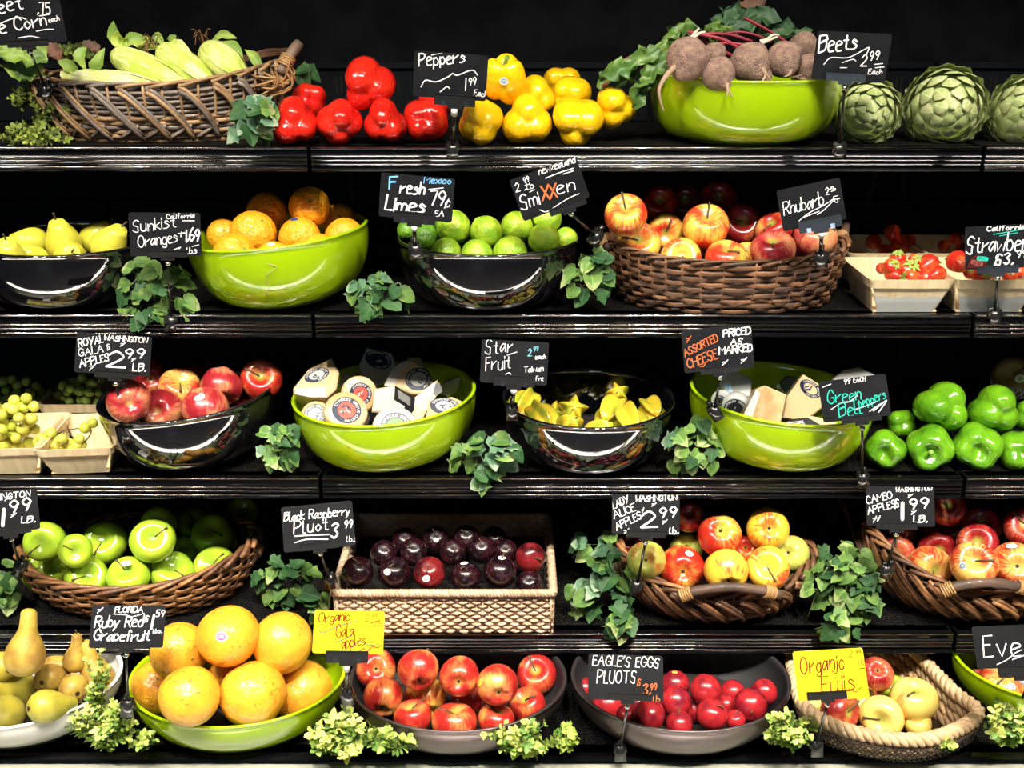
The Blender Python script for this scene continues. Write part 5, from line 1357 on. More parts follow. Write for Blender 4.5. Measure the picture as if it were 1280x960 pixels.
def block(pts, ax, D, depth, label, m, lab=None, spin=0, cat='cheese', back=0, core=None, lm=None):
    """a wrapped wedge: pts is its front face outline in picture pixels (any polygon); it is depth thick away from the viewer"""
    cx = sum(p[0] for p in pts)/len(pts); cy = sum(p[1] for p in pts)/len(pts); p = P(cx, cy, D); s = S(cx, cy, D); X, Y, Z = basis(p, ax, 0)
    nrm, r, u = frame(p, None)
    def q(x, y): # point of the tilted face plane that is seen at that pixel
        d = (Fv+Rv*((x-640)/FPX)-Uv*((y-480)/FPX)); t = (p-CAM).dot(Z)/d.dot(Z); return CAM+d*t
    F = [q(x, y) for x, y in pts]; n = len(F); c = sum(F, Vector())/n; b = B()
    ins = [f+(c-f).normalized()*.003+Z*.0 for f in F]
    mid = [f-Z*.003 for f in F]; bk = [c+(f-c)*(1-.12)-Z*depth for f in F]
    b.add(ins+mid+bk, [tuple(range(n))]+[(j, n+j, n+(j+1) % n, (j+1) % n) for j in range(n)]+[(n+j, 2*n+j, 2*n+(j+1) % n, n+(j+1) % n) for j in range(n)]+[tuple(range(3*n-1, 2*n-1, -1))])
    o = b.put('wrapped_cheese', m, origin=p, smooth=False); tag(o, label, 'cheese', CG)
    if lab:
        lx, ly, lr, ry, sp = lab; LX, LY, LZ = basis(p, ax, sp); label_disc(o, q(lx, ly), LX, LY, lr*s, lm or m_ink, core or m_lgrey, ry, seed=int(cx), arc=True)
    return o, q, (X, Y, Z), s
def patch(o, q, pts, m, name, off=.0007, Z=Vector((0, -1, .3)), label=None):
    put(name, [q(x, y)+Z.normalized()*off for x, y in pts], [tuple(range(len(pts)))], m, o, smooth=False, label=label)
_, m_ = bowl(370, 598, 3, m_bgreen, 'lime green bowl of wrapped cheeses in the middle of the third shelf', H=.112, bell=.5, group='lime green bowls', roll=-2.5)
wheel(494, 537, 58, 1.655, (.10, -.22), 8, .28, 'round white cheese with a green label at the front of the bowl', m_chw, m_lgrn, .70)
wheel(432, 517, 55, 1.68, (.12, -.42), -6, .36, 'round tan cheese with a red label at the front left', m_rindt, m_lred, .66)
wheel(449, 493, 46, 1.73, (.25, -.10), -20, .3, 'round speckled cheese behind the red-labelled one', m_rindt, m_lred, .62)
wheel(395, 520, 38, 1.70, (-.2, -.3), 20, .3, 'speckled cheese under the wrap at the far left of the bowl', m_rindt, m_lgrey, .75)
o, q, Z_, s = block([(366, 485), (386, 460), (415, 447), (424, 466), (420, 486), (408, 497), (388, 496), (367, 492)], (-.1, -.5), 1.73, .05, 'cream cheese wedge with a blue oval label at the left rim', m_chz, (396, 469, 16, .6, 20))
patch(o, q, [(368, 486), (407, 484), (408, 497), (388, 497), (370, 493)], m_chw, 'crimped_film', .0015, Z_[2])
block([(449, 455), (459, 434), (490, 441), (497, 462), (480, 478), (465, 484), (452, 478)], (.05, -.2), 1.84, .05, 'shaded cheese wedge with a dark oval label at the back', m_chw, (473, 450, 17, .65, -18), core=m_ink)
o, q, Z_, s = block([(483, 482), (490, 462), (504, 452), (518, 451), (536, 462), (543, 480), (530, 492), (515, 492), (500, 486)], (.1, -.4), 1.79, .04, 'half-moon cheese with a grey goat label behind the middle', m_chz, (523, 474, 17, .9, 35), core=m_lgrey)
patch(o, q, [(480, 482), (490, 462), (504, 452), (514, 451), (500, 466), (492, 484)], m_chw, 'film_fold', .001, Z_[2])
o, q, Z_, s = block([(464, 515), (467, 486), (494, 481), (494, 510), (480, 516)], (-.15, -.25), 1.715, .035, 'cream block of cheese with a black striped side label', m_chz)
o2, q2, Z2_, s2 = block([(494, 482), (520, 499), (519, 512), (514, 521), (491, 509)], (.35, -.30), 1.712, .02, 'black barcode-labelled side of the cheese block', m_blk) if False else (None,)*4
pq = [(494, 482), (519, 498), (518, 512), (512, 520), (492, 510)]
put('side_label', [P(x, y, 1.703) for x, y in pq]+[P(x, y, 1.709) for x, y in pq], [tuple(range(5)), (9, 8, 7, 6, 5)]+[(j, 5+j, 5+(j+1) % 5, (j+1) % 5) for j in range(5)], m_blk, o, smooth=False, label='black label with fine white print')
b = B()
for k in range(7): b.add([P(497+k*.2, 487+k*1.6, 1.7022), P(513, 497.5+k*1.6, 1.7022), P(513, 498.1+k*1.6, 1.7022), P(497+k*.2, 487.6+k*1.6, 1.7022)], [(0, 1, 2, 3)])
b.add([P(493, 500, 1.7021), P(506, 508, 1.7021), P(503, 516, 1.7021), P(491, 509, 1.7021)], [(0, 1, 2, 3)]); b.put('label_print', m_inkw, o, smooth=False)
o, q, Z_, s = block([(514, 500), (548, 473), (546, 495), (531, 520), (525, 536), (513, 528)], (.2, -.3), 1.735, .03, 'cheese wedge standing on edge with a white ingredients label', m_chz)
patch(o, q, [(516, 500), (545, 476), (541, 492), (517, 508)], m_inkw, 'ingredients_label', .0015, Z_[2]); patch(o, q, [(543, 480), (549, 478), (553, 489), (546, 495), (541, 493)], m_blk, 'dark_label', .0012, Z_[2])
block([(529, 537), (536, 500), (565, 495), (583, 503), (580, 514), (560, 528)], (.05, -.45), 1.70, .03, 'pale cheese wedge with an oval printed label at the front right', m_chz, (556, 508, 19, .62, -6), core=m_chw)
block([(545, 488), (556, 476), (577, 470), (574, 486), (560, 496)], (.2, -.1), 1.83, .03, 'clear-wrapped cheese corner near the right back of the bowl', m_chw)
block([(503, 455), (512, 446), (526, 446), (534, 464), (520, 470)], (.1, -.1), 1.88, .03, 'shaded cheese tip behind the half-moon one', m_chw)
block([(424, 480), (432, 464), (440, 472), (436, 490)], (.0, -.1), 1.80, .03, 'shaded cheese sliver behind the left wedge', m_chw)
# star fruit
_, m_ = bowl(628, 842, 3, m_bblack, 'glossy black bowl of star fruit on the third shelf', H=.110, bell=.5, group='glossy black bowls')
pile('the star fruit bowl', m_, [
 ('f', 677, 521, 40, 'starfruit', (.45, .5, 's'), 'golden'), ('f', 711, 534, 36, 'starfruit', (.25, -.5, 's'), 'golden'), ('f', 748, 540, 32, 'starfruit', (.8, -.3, 's'), 'low golden', {'no': ('stem',)}), ('f', 788, 527, 46, 'starfruit', (.25, .5, 's'), 'green-gold'),
 ('m', 716, 513, 40, 'starfruit', (.1, -.15, 's'), 'star-tipped yellow'), ('m', 765, 516, 44, 'starfruit', (-.35, .5, 's'), 'brown-edged golden', {'st': .9}), ('m', 814, 513, 38, 'starfruit', (.3, .35, 's'), 'green'),
 ('s', 655, 507, 40, 'starfruit', (-.4, .6, 's'), 'pale green'), ('b', 772, 494, 32, 'starfruit', (.0, -.3, 's'), 'dull green', {'off': -.03}), ('b', 690, 520, 40, 'starfruit', (.0, .0, 's'), 'yellow', {'off': -.03})], 'star fruit in the black bowl')
# second cheese bowl
_, m_ = bowl(859, 1085, 3, m_bgreen, 'lime green bowl of cheeses below the assorted cheese sign', H=.112, bell=.5, group='lime green bowls', roll=3)
o, q, Z_, s = block([(927, 523), (945, 487), (957, 482), (984, 494), (975, 535), (960, 534), (932, 527)], (.2, .1), 1.685, .045, 'tan crumbly block of cheese at the front of the right bowl', m_rindt)
patch(o, q, [(927, 523), (945, 487), (950, 492), (938, 528)], m_inkw, 'paper_label', .0015, Z_[2])
o, q, Z_, s = block([(978, 523), (984, 496), (1004, 468), (1030, 484), (1034, 505), (1016, 520), (990, 525)], (.15, .1), 1.72, .05, 'cream wedge with a dark oval label in the right bowl', m_chz, (1013, 486, 15, .6, -40), core=m_rindt)
wheel(920, 508, 36, 1.74, (-.1, .45), 10, .45, 'white crumbly round cheese with a black label, right bowl', m_chw, m_blk, .8)
wheel(903, 502, 30, 1.76, (-.5, .2), 0, .3, 'small wrapped cheese beside the black clip in the right bowl', m_chw, m_blk, .6)
o, q, Z_, s = block([(898, 480), (904, 466), (917, 461), (941, 474), (938, 496), (924, 500), (906, 496)], (0, -.3), 1.80, .05, 'pale blue-white wrapped cheese block at the back left', m_chw)
patch(o, q, [(904, 480), (913, 478), (917, 494), (907, 496)], mat('label_pale_blue', (.45, .68, .85), .4), 'blue_label', .0015, Z_[2])
o, q, Z_, s = block([(977, 527), (1010, 521), (1028, 531), (1018, 538), (990, 540), (977, 538)], (.05, -.5), 1.665, .02, 'flat cheese with a black printed label at the front rim', m_blk)
b = B()
for k in range(4): b.add([q(982+k, 529+k*2)+Z_[2]*.0012, q(1004+k, 526+k*2)+Z_[2]*.0012, q(1004+k, 527+k*2)+Z_[2]*.0012, q(982+k, 530+k*2)+Z_[2]*.0012], [(0, 1, 2, 3)])
b.put('label_print', m_inkw, o, smooth=False)
block([(985, 524), (1010, 518), (1035, 524), (1050, 530), (1030, 534), (1008, 521)], (.05, -.6), 1.69, .02, 'thin cream cheese slice behind the black-labelled one', m_chz)
block([(1040, 474), (1054, 462), (1074, 458), (1094, 468), (1086, 490), (1054, 490)], (.1, -.2), 1.765, .04, 'white cheese tip showing over the green bell peppers sign', m_chw)
block([(974, 478), (982, 470), (998, 472), (992, 488), (980, 490)], (.0, -.2), 1.84, .03, 'shaded wrapped cheese between the two tall wedges', mat('wrap_blue_grey', (.16, .22, .25), .2, .6))
# green bell peppers
pile('the green pepper heap', None, [
 ('f', 1107, 562, 50, 'pepgrn', (-.05, .25, 's'), 'glossy green', {'no': ('stem',)}), ('f', 1162, 560, 58, 'pepgrn', (.05, .30, 's'), 'stem-forward green'), ('f', 1221, 558, 60, 'pepgrn', (.10, .30, 's'), 'glossy green', {'no': ('stem',)}), ('f', 1274, 563, 54, 'pepgrn', (.1, .25, 'c'), 'glossy green', {'spin': .3}),
 ('t', 1176, 508, 62, 'pepgrn3', (.45, .05, 'c'), 'light green', {'spin': 1}), ('t', 1242, 512, 58, 'pepgrn3', (.4, .1, 'c'), 'dark green', {'spin': 2.6}), ('b', 1127, 530, 38, 'pepgrn', (0, 0, 'c'), 'shaded green'), ('b', 1285, 520, 40, 'pepgrn', (0, 0, 'c'), 'shaded green', {'off': -.03})], 'green bell peppers on the third shelf', D3+.012)
make_fruit('asianpear', P(1268, 472, 1.86), .040, (-.2, -.2, 's'), 'russet brown pear in a white foam net behind the green peppers', None, None, stick=('b', .25, 0.05))
fn_ = empty('foam_net', P(1270, 492, 1.85), 'white foam net sleeve round the russet pear at the right edge', 'packaging'); c_ = P(1268, 472, 1.86)
b = B()
for k in range(18):
    for sg in (1, -1):
        b.tube([c_+Vector((.0425*math.sin(q_)*math.cos(2*PI*k/18+sg*(q_-1.7)*.5), .0425*math.sin(q_)*math.sin(2*PI*k/18+sg*(q_-1.7)*.5), .0425*math.cos(q_)*1.0)) for q_ in (1.75, 2.0, 2.25, 2.5, 2.75)], .0016, 4)
tag(b.put('net', mat('foam_white', (.80, .82, .84), .7), fn_), kind='stuff')
ivy('pale green ivy sprig between the red apples and the cheese bowl', [(346, 566, 26, 34, D3+.01, 22), (355, 545, 18, 14, D3+.02, 5)], 41, 22, (3, 3, 4, 2))
ivy('blue green ivy sprig between the cheese bowl and the star fruit', [(608, 574, 44, 28, D3+.005, 28), (600, 600, 10, 10, D3-.012, 3)], 42, 23, (3, 2, 2, 6))
ivy('variegated ivy sprig between the star fruit and the second cheese bowl', [(866, 566, 40, 30, D3+.01, 26), (878, 534, 16, 12, D3+.03, 4)], 43, 20, (2, 3, 7, 1))
# ================================================================ FOURTH SHELF
z4, D4 = HEDGE[4], DEDGE[4]
xa, xb = XZ(26, 1.72, z4+.09), XZ(318, 1.72, z4+.09)
gb, gm, E = oval_basket((xa+xb)/2, 1.735, z4, (xb-xa)/2, .150, .084, 'honey brown willow basket of green apples on the fourth shelf', 'plain', [m_whoney, m_wbrown, m_whoney], fx=.80, fy=.74, lift=.026, liftl=.010, rows=9, ns=44, seed=12, fill=.35, thick=.0048)
basket_handle(gb, E, [P(300, 722, 1.70), P(318, 694, 1.74), P(331, 664, 1.80), P(334, 648, 1.84)], .0085, (.45,), m_bark)
pile('the green apple basket', gm, [
 ('f', 57, 717, 54, 'granny', (-.3, -.4, 's'), 'shiny green'), ('f', 108, 723, 52, 'granny', (.1, -.25, 's'), 'shiny green', {'stick': ('w', -.80, -.40)}), ('f', 161, 723, 52, 'granny', (-.2, -.55, 's'), 'shiny green', {'stick': ('w', -.15, -.70)}),
 ('f', 215, 718, 54, 'granny', (.0, -.5, 's'), 'plump green'), ('f', 270, 711, 54, 'granny', (-.4, -.3, 's'), 'stemmed green', {'stick': ('w', .45, .65)}), ('t', 131, 680, 55, 'granny', (-.2, -.3, 's'), 'large bright green', {'off': .03}),
 ('t', 191, 677, 55, 'granny', (-.05, -.25, 's'), 'stemmed bright green', {'off': .03}), ('s', 94, 688, 42, 'granny', (0, .1, 's'), 'half-hidden green'), ('s', 57, 676, 50, 'granny', (-.3, .2, 's'), 'shaded green', {'off': .02}), ('b', 266, 670, 52, 'granny', (-.2, -.5, 's'), 'dim green', {'off': -.03}),
 ('b', 243, 656, 42, 'granny', (0, -.3, 's'), 'shaded green'), ('b', 230, 690, 40, 'granny', (0, -.3, 's'), 'dark green', {'off': -.03}), ('b', 304, 672, 42, 'granny', (0, -.3, 's'), 'shaded green', {'off': .03}), ('b', 302, 643, 42, 'granny', (0, -.3, 's'), 'deep-shaded green', {'off': .05}),
 ('b', 198, 656, 44, 'granny', (0, -.3, 's'), 'deep-shaded green', {'off': .05})], 'green apples in the basket')
# rectangular seagrass basket
def grass_basket(x0, x1, lv, Df, depth, H, label):
    h = HEDGE[lv]; t = (Vector((0, Df, h+H))-CAM).dot(Fv); xl, xr = (x0-640)/FPX*t, (x1-640)/FPX*t; r_ = random.Random(3)
    o = empty('seagrass_basket', ((xl+xr)/2, Df+depth/2, h), label, 'basket')
    B().box((xl+.006, Df+.006, h+.001), (xr-.006, Df+depth-.006, h+.006)).put('bottom', m_grass, o, smooth=False)
    walls = [((xl, Df), (xr, Df), (0, -1)), ((xr, Df), (xr, Df+depth), (1, 0)), ((xr, Df+depth), (xl, Df+depth), (0, 1)), ((xl, Df+depth), (xl, Df), (-1, 0))]
    rows = 11
    for (a, c, nn) in walls:
        L = math.hypot(c[0]-a[0], c[1]-a[1]); ns = int(L/.0115); N_ = Vector((nn[0], nn[1], 0)); A = Vector((a[0], a[1], h)); Dv = (Vector((c[0], c[1], h))-A)/L
        b = B()
        for i in range(ns+1): b.tube([A+Dv*(L*i/ns)-N_*.004+Vector((0, 0, z)) for z in (.001, H-.004)], .0024, 4)
        b.add([A-N_*.0065, A+Dv*L-N_*.0065, A+Dv*L-N_*.0065+Vector((0, 0, H-.003)), A-N_*.0065+Vector((0, 0, H-.003))], [(0, 1, 2, 3)])
        tag(b.put('stakes', m_grass, o), kind='stuff')
        for k in range(rows):
            z = .004+(H-.012)*k/(rows-1); pts = []
            for j in range(ns*3+1):
                q = j/(ns*3); w = math.cos(PI*j/3+PI*k); pts.append(A+Dv*(L*q)+N_*(w*.0026-.0035)+Vector((0, 0, z+r_.uniform(-.0006, .0006)+.0008*math.sin(j*.7+k))))
            vs, fs = tube(pts, H/rows*.50, 5, .8, N_, False); put('woven_row', vs, fs, m_grass, o)
    c4 = [Vector((xl, Df, h+H)), Vector((xr, Df, h+H)), Vector((xr, Df+depth, h+H)), Vector((xl, Df+depth, h+H))]
    for k in range(4):
        rope([c4[k].lerp(c4[(k+1) % 4], q)-Vector((0, 0, .002)) for q in (0, .33, .66, 1)], .0075, .018, m_grass, o, 'rim_strand', 3)
    return o, xl, xr
sb, sl, sr = grass_basket(417, 692, 4, 1.578, .29, .086, 'rectangular seagrass basket of dark pluots in the middle of the fourth shelf')
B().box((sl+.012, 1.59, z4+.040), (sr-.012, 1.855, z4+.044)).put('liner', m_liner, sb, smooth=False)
W4 = 1.588
pile('the seagrass basket', None, [
 ('f', 447, 715, 40, 'pluot', (.1, -.6, 's'), 'dusky dark'), ('f', 493, 716, 41, 'pluot', (0, -.6, 's'), 'purple-red', {'stick': ('o', -.45, -.05)}), ('f', 537, 716, 41, 'pluotred', (-.1, -.45, 's'), 'bright red', {'stick': ('o', -.2, .35)}),
 ('f', 582, 721, 39, 'pluot', (0, -.7, 's'), 'dark', {'stick': ('o', -.1, -.88)}), ('f', 625, 715, 42, 'pluot', (.1, -.7, 's'), 'dark', {'stick': ('o', .1, -.85)}), ('f', 661, 730, 34, 'pluot', (0, -.4, 's'), 'low reddish', {'off': .01}),
 ('m', 663, 697, 38, 'pluotred', (.3, .0, 's'), 'red-black'), ('m', 517, 690, 36, 'pluot', (0, -.4, 's'), 'black'), ('m', 566, 690, 34, 'pluot', (.1, -.4, 's'), 'black'), ('m', 602, 687, 34, 'pluot', (0, -.4, 's'), 'black'), ('m', 480, 692, 34, 'pluot', (0, -.4, 's'), 'black'),
 ('m', 632, 690, 32, 'pluot', (0, -.4, 's'), 'black'), ('b', 545, 675, 34, 'pluot', (0, -.4, 's'), 'black stickered', {'stick': ('w', .0, -.0), 'off': -.02}), ('b', 583, 673, 34, 'pluot', (0, -.4, 's'), 'black', {'off': -.02}), ('b', 618, 674, 32, 'pluot', (0, -.4, 's'), 'black', {'off': -.02}), ('b', 506, 676, 32, 'pluot', (0, -.4, 's'), 'black', {'off': -.02})], 'dark pluots in the seagrass basket', W4)
# yellow-red apples in a braided basket
def lug_handle(root, E, a, b_, y, Df):
    h = basket_handle(root, E, [P(a, y+8, Df), P(a+(b_-a)*.2, y, Df-.004), P((a+b_)/2, y-4, Df-.006), P(b_-(b_-a)*.2, y, Df-.004), P(b_, y+6, Df)], .0088, (.14, .86))
xa, xb = XZ(772, 1.70, z4+.09), XZ(1014, 1.70, z4+.09)
lb, lm, E = oval_basket((xa+xb)/2, 1.705, z4, (xb-xa)/2, .128, .078, 'brown willow basket of yellow and red apples on the fourth shelf', 'diag', [m_wbrown, m_wdark, m_whoney], fx=.72, fy=.66, lift=.030, rows=5, diag=30, seed=15, fill=.35, dr=.42, thick=.0046)
lug_handle(lb, E, 848, 976, 738, 1.565)
pile('the braided middle basket', lm, [
 ('f', 808, 700, 48, 'alicegrn', (-.05, .0, 'c'), 'green-red'), ('f', 852, 711, 58, 'alicered', (.1, .2, 'c'), 'large orange-red', {'stick': ('w', .35, -.65)}), ('f', 908, 714, 55, 'alice', (.15, .75, 'c'), 'orange'), ('f', 960, 710, 54, 'alice', (-.05, -.1, 's'), 'golden'),
 ('t', 900, 669, 55, 'alicered', (.05, -.35, 'c'), 'big red', {'off': .01}), ('t', 960, 661, 53, 'alice', (.1, -.05, 'c'), 'red-capped yellow'), ('s', 988, 692, 46, 'alicegrn', (-.2, -.1, 'c'), 'yellow-green', {'off': .02}),
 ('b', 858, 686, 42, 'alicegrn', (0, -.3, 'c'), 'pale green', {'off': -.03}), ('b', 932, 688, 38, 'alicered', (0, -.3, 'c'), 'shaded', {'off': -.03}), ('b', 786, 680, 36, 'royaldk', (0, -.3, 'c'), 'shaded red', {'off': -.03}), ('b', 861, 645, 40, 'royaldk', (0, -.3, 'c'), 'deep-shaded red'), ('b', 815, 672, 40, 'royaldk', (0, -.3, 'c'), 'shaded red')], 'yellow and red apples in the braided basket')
# cameo apples in the larger braided basket
xa, xb = XZ(1086, 1.70, z4+.10), XZ(1352, 1.70, z4+.10)
cb2, cm2, E = oval_basket((xa+xb)/2, 1.712, z4, (xb-xa)/2, .138, .082, 'golden brown braided willow basket of red apples at the right edge', 'diag', [m_whoney, m_wbrown, m_whoney], fx=.66, fy=.62, lift=.060, rows=5, diag=34, seed=19, fill=.35, dr=.44, thick=.0046)
lug_handle(cb2, E, 1176, 1290, 732, 1.560)
b = B()
for k in range(4): b.tube(smooth_pts([P(1092-k*3, 700+k*2, 1.68), P(1072-k*2, 668, 1.74), P(1056, 640-k*3, 1.80), P(1046, 622, 1.84)], 4), .0030, 5)
b.put('handle', m_wdark, cb2)
pile('the right edge basket', cm2, [
 ('f', 1160, 710, 56, 'cameo', (.5, .2, 's'), 'orange-flecked'), ('f', 1217, 706, 57, 'cameo', (.1, -.35, 's'), 'stemmed rosy', {'stick': ('w', -.45, .05)}), ('f', 1268, 706, 56, 'cameo', (.2, .1, 'c'), 'streaked orange', {'stick': ('o', -.05, -.85)}),
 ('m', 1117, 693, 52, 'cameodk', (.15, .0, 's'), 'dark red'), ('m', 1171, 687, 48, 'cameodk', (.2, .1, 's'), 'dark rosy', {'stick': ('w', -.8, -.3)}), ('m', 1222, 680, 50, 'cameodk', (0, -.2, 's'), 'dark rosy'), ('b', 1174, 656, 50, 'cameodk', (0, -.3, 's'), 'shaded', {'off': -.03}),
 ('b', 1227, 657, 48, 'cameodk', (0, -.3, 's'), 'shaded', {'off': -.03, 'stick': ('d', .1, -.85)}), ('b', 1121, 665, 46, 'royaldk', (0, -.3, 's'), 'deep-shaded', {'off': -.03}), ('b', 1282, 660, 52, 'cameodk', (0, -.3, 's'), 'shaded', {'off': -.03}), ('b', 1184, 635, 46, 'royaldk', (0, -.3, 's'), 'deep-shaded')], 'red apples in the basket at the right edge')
ivy('ivy with curling tendrils between the pluots and the yellow-red apples', [(752, 738, 46, 50, D4+.04, 34), (775, 776, 26, 22, D4-.002, 10), (745, 690, 34, 26, D4+.14, 10)], 51, 23, (5, 4, 2, 4))
ivy('bushy ivy between the two braided baskets of apples', [(1056, 740, 54, 42, D4+.02, 42), (1050, 784, 36, 16, D4-.008, 10), (1060, 700, 40, 20, D4+.10, 8)], 52, 22, (4, 6, 3, 0))
ivy('dark ivy in the shade left of the seagrass basket', [(358, 730, 42, 30, D4+.08, 22), (392, 756, 18, 22, D4+.02, 7)], 53, 20, (6, 3, 1, 0))
ivy('dark ivy at the left edge beside the green apple basket', [(8, 735, 18, 34, D4+.06, 14)], 54, 20, (4, 5, 1, 0))
# ================================================================ BOTTOM DECK
z5, D5 = HEDGE[5], DEDGE[5]
_, m_ = bowl(-90, 152, 5, m_bwhite, 'white ceramic bowl of pears at the left end of the bottom deck', H=.082, bell=.9, basef=.55, sy=.78, group=None, roll=-2)
pile('the white pear bowl', m_, [
 ('f', 8, 893, 46, 'boscgrn', (-.35, -.3, 's'), 'large green-gold'), ('f', 56, 883, 42, 'boscgrn', (-.92, .15, 'c'), 'lying green'), ('m', 22, 862, 46, 'boscgrn', (-.7, -.2, 's'), 'yellow lying'), ('m', 92, 861, 36, 'bosc', (.3, .35, 'c'), 'brown-ended'), ('m', 62, 848, 36, 'bosc', (-.5, .3, 'c'), 'brown-tipped'),
 ('s', 122, 848, 42, 'bosc', (-.35, -.85, 's'), 'leaning russet'), ('t', 31, 821, 49, 'bosc', (.02, -.93, 's'), 'tall upright russet', {'no': ('stem',)}), ('b', 66, 838, 36, 'bosc', (.8, -.3, 's'), 'shaded russet', {'off': -.04}), ('b', 94, 826, 30, 'bosc', (0, -.85, 's'), 'shaded green', {'off': -.04}), ('b', 2, 833, 36, 'boscgrn', (.5, .3, 'c'), 'half-cut-off', {'off': -.04})], 'pears in the white bowl')
b_, m_ = bowl(165, 432, 5, m_bgreen, 'lime green bowl of yellow grapefruit on the bottom deck', H=.088, bell=.62, sy=.78, group='lime green bowls')
pile('the grapefruit bowl', m_, [
 ('f', 237, 870, 76, 'grapefruit', (.25, -.75, 's'), 'smooth'), ('f', 316, 868, 83, 'grapefruit', (.3, .6, 'c'), 'widest'), ('f', 378, 864, 76, 'grapefruit', (-.4, -.2, 's'), 'smooth'), ('t', 285, 795, 78, 'grapefruit', (-.3, -.8, 's'), 'blemished', {'D': 1.475, 'fix': 1, 'stick': ('p', -.20, .02)}),
 ('m', 224, 814, 72, 'grapefruit', (.5, .3, 's'), 'rough'), ('m', 353, 803, 77, 'grapefruit', (.85, .2, 'c'), 'nippled', {'D': 1.503, 'fix': 1}), ('s', 196, 858, 64, 'grapefruit', (0, -.3, 's'), 'shaded', {'off': -.01}), ('b', 280, 845, 46, 'grapefruit', (0, 0, 's'), 'hidden', {'off': -.05})], 'grapefruit in the green bowl')
_, m_ = bowl(437, 708, 5, [m_bmatte, m_bmattein], 'matte black bowl of red apples in the middle of the bottom deck', H=.086, bell=.60, sy=.78, basef=.55, group='matte black bowls')
pile('the matte apple bowl', m_, [
 ('f', 516, 897, 47, 'gala', (-.2, -.85, 's'), 'orange-red'), ('f', 568, 905, 56, 'gala', (0, -.9, 's'), 'deep red'), ('f', 620, 901, 46, 'gala', (.2, -.85, 's'), 'orange-red'), ('s', 660, 882, 46, 'gala', (-.4, -.55, 's'), 'stemmed orange'),
 ('m', 479, 872, 50, 'gala', (-.1, .80, 'c'), 'dark red'), ('m', 532, 874, 54, 'smitten', (.2, .75, 'c'), 'orange'), ('m', 587, 882, 50, 'gala', (.2, .65, 'c'), 'red'), ('m', 622, 857, 52, 'gala', (.1, .55, 'c'), 'mottled red', {'stick': ('y', -.85, -.15), 'off': .01}),
 ('b', 470, 836, 50, 'gala', (0, .0, 'c'), 'red', {'off': -.04}), ('b', 523, 838, 52, 'gala', (.1, .8, 'c'), 'red', {'off': -.04}), ('b', 574, 846, 50, 'gala', (-.05, .4, 'c'), 'red', {'off': -.04}), ('b', 671, 844, 50, 'gala', (-.1, -.4, 's'), 'yellow-topped red', {'off': -.04})], 'red apples in the matte black bowl')
_, m_ = bowl(714, 986, 5, [m_bmatte, m_bmattein], 'matte black bowl of red plums on the bottom deck', H=.086, bell=.60, sy=.78, basef=.55, group='matte black bowls')
pile('the plum bowl', m_, [
 ('f', 849, 905, 34, 'plum', (0, -.8, 's'), 'low red'), ('f', 812, 893, 39, 'plum', (.2, -.5, 'c'), 'purple'), ('f', 890, 893, 40, 'plum', (.3, -.6, 's'), 'bright red', {'off': .03}), ('f', 919, 900, 26, 'plum', (0, -.5, 's'), 'half-hidden red'), ('f', 783, 894, 26, 'plum', (0, -.5, 's'), 'orange-red'),
 ('m', 844, 877, 40, 'plum', (0, .3, 'c'), 'round crimson'), ('m', 868, 888, 32, 'plum', (0, .3, 'c'), 'crimson'), ('m', 938, 881, 42, 'plum', (.0, .65, 's'), 'glossy creased red'), ('m', 760, 882, 42, 'plum', (0, .3, 'c'), 'bright red'), ('m', 907, 882, 30, 'plum', (0, .3, 'c'), 'crimson'), ('m', 797, 880, 30, 'plum', (0, .3, 'c'), 'purple'),
 ('b', 844, 856, 36, 'plum', (0, .3, 'c'), 'yellow-stickered', {'stick': ('y', 0, -.86), 'off': -.03}), ('b', 882, 862, 39, 'plum', (0, .2, 'c'), 'frosted purple', {'off': -.03}), ('b', 916, 866, 32, 'plum', (0, .3, 'c'), 'crimson', {'off': -.03}), ('b', 955, 865, 33, 'plum', (-.2, .3, 'c'), 'purple', {'off': -.03}), ('b', 731, 861, 28, 'plum', (0, .3, 'c'), 'small red', {'off': -.03})], 'plums in the matte black bowl')
# rope basket
ro = empty('rope_basket', P(1118, 900, 1.52), 'tan twisted rope basket of mixed apples on the bottom deck', 'basket')
zr = z5+.066
RP = [(990, 806), (992, 842), (1003, 880), (1040, 906), (1100, 922), (1160, 924), (1208, 906), (1222, 888), (1196, 868), (1170, 842), (1140, 812), (1100, 793), (1050, 784), (1015, 790)]
RR = [PZ(x, y, zr) for x, y in RP]; RC = sum(RR, Vector())/len(RR); RC.z = zr
m_fib = wick('palm_fibre', (.55, .36, .18), (.30, .18, .09), .7); m_cord = mat('dark_twine', (.03, .02, .015), .8)
ring = smooth_pts([RR[-1]]+RR+[RR[0], RR[1]], 3)[3:-3]
def rs(k_, dz): return [RC+(p-RC)*k_+Vector((0, 0, dz)) for p in ring]
rope(rs(1, 0)+[rs(1, 0)[1]], .0125, .040, m_rope, ro, seg=1)
for k_, dz in ((.975, -.022), (.91, -.038), (.82, -.051)): rope(rs(k_, dz), .0100, .05, m_fib, ro, 'body_coil', seg=1)
n = len(ring); vs = []
for k_, dz in ((.94, -.004), (.90, -.030), (.74, -.056), (.70, -.062), (.80, -.062)): vs += rs(k_, dz)
put('fibre_lining', vs, [(i*n+j, i*n+(j+1) % n, (i+1)*n+(j+1) % n, (i+1)*n+j) for i in range(4) for j in range(n)]+[tuple(range(3*n, 4*n))], wick('fibre_dark', (.20, .11, .05), (.08, .045, .025), .8), ro)
Xc, Yc = RC.x, RC.y; ff = [p for p in ring if p.y < RC.y-.04]; ff.sort(key=lambda p: p.x)
b = B()
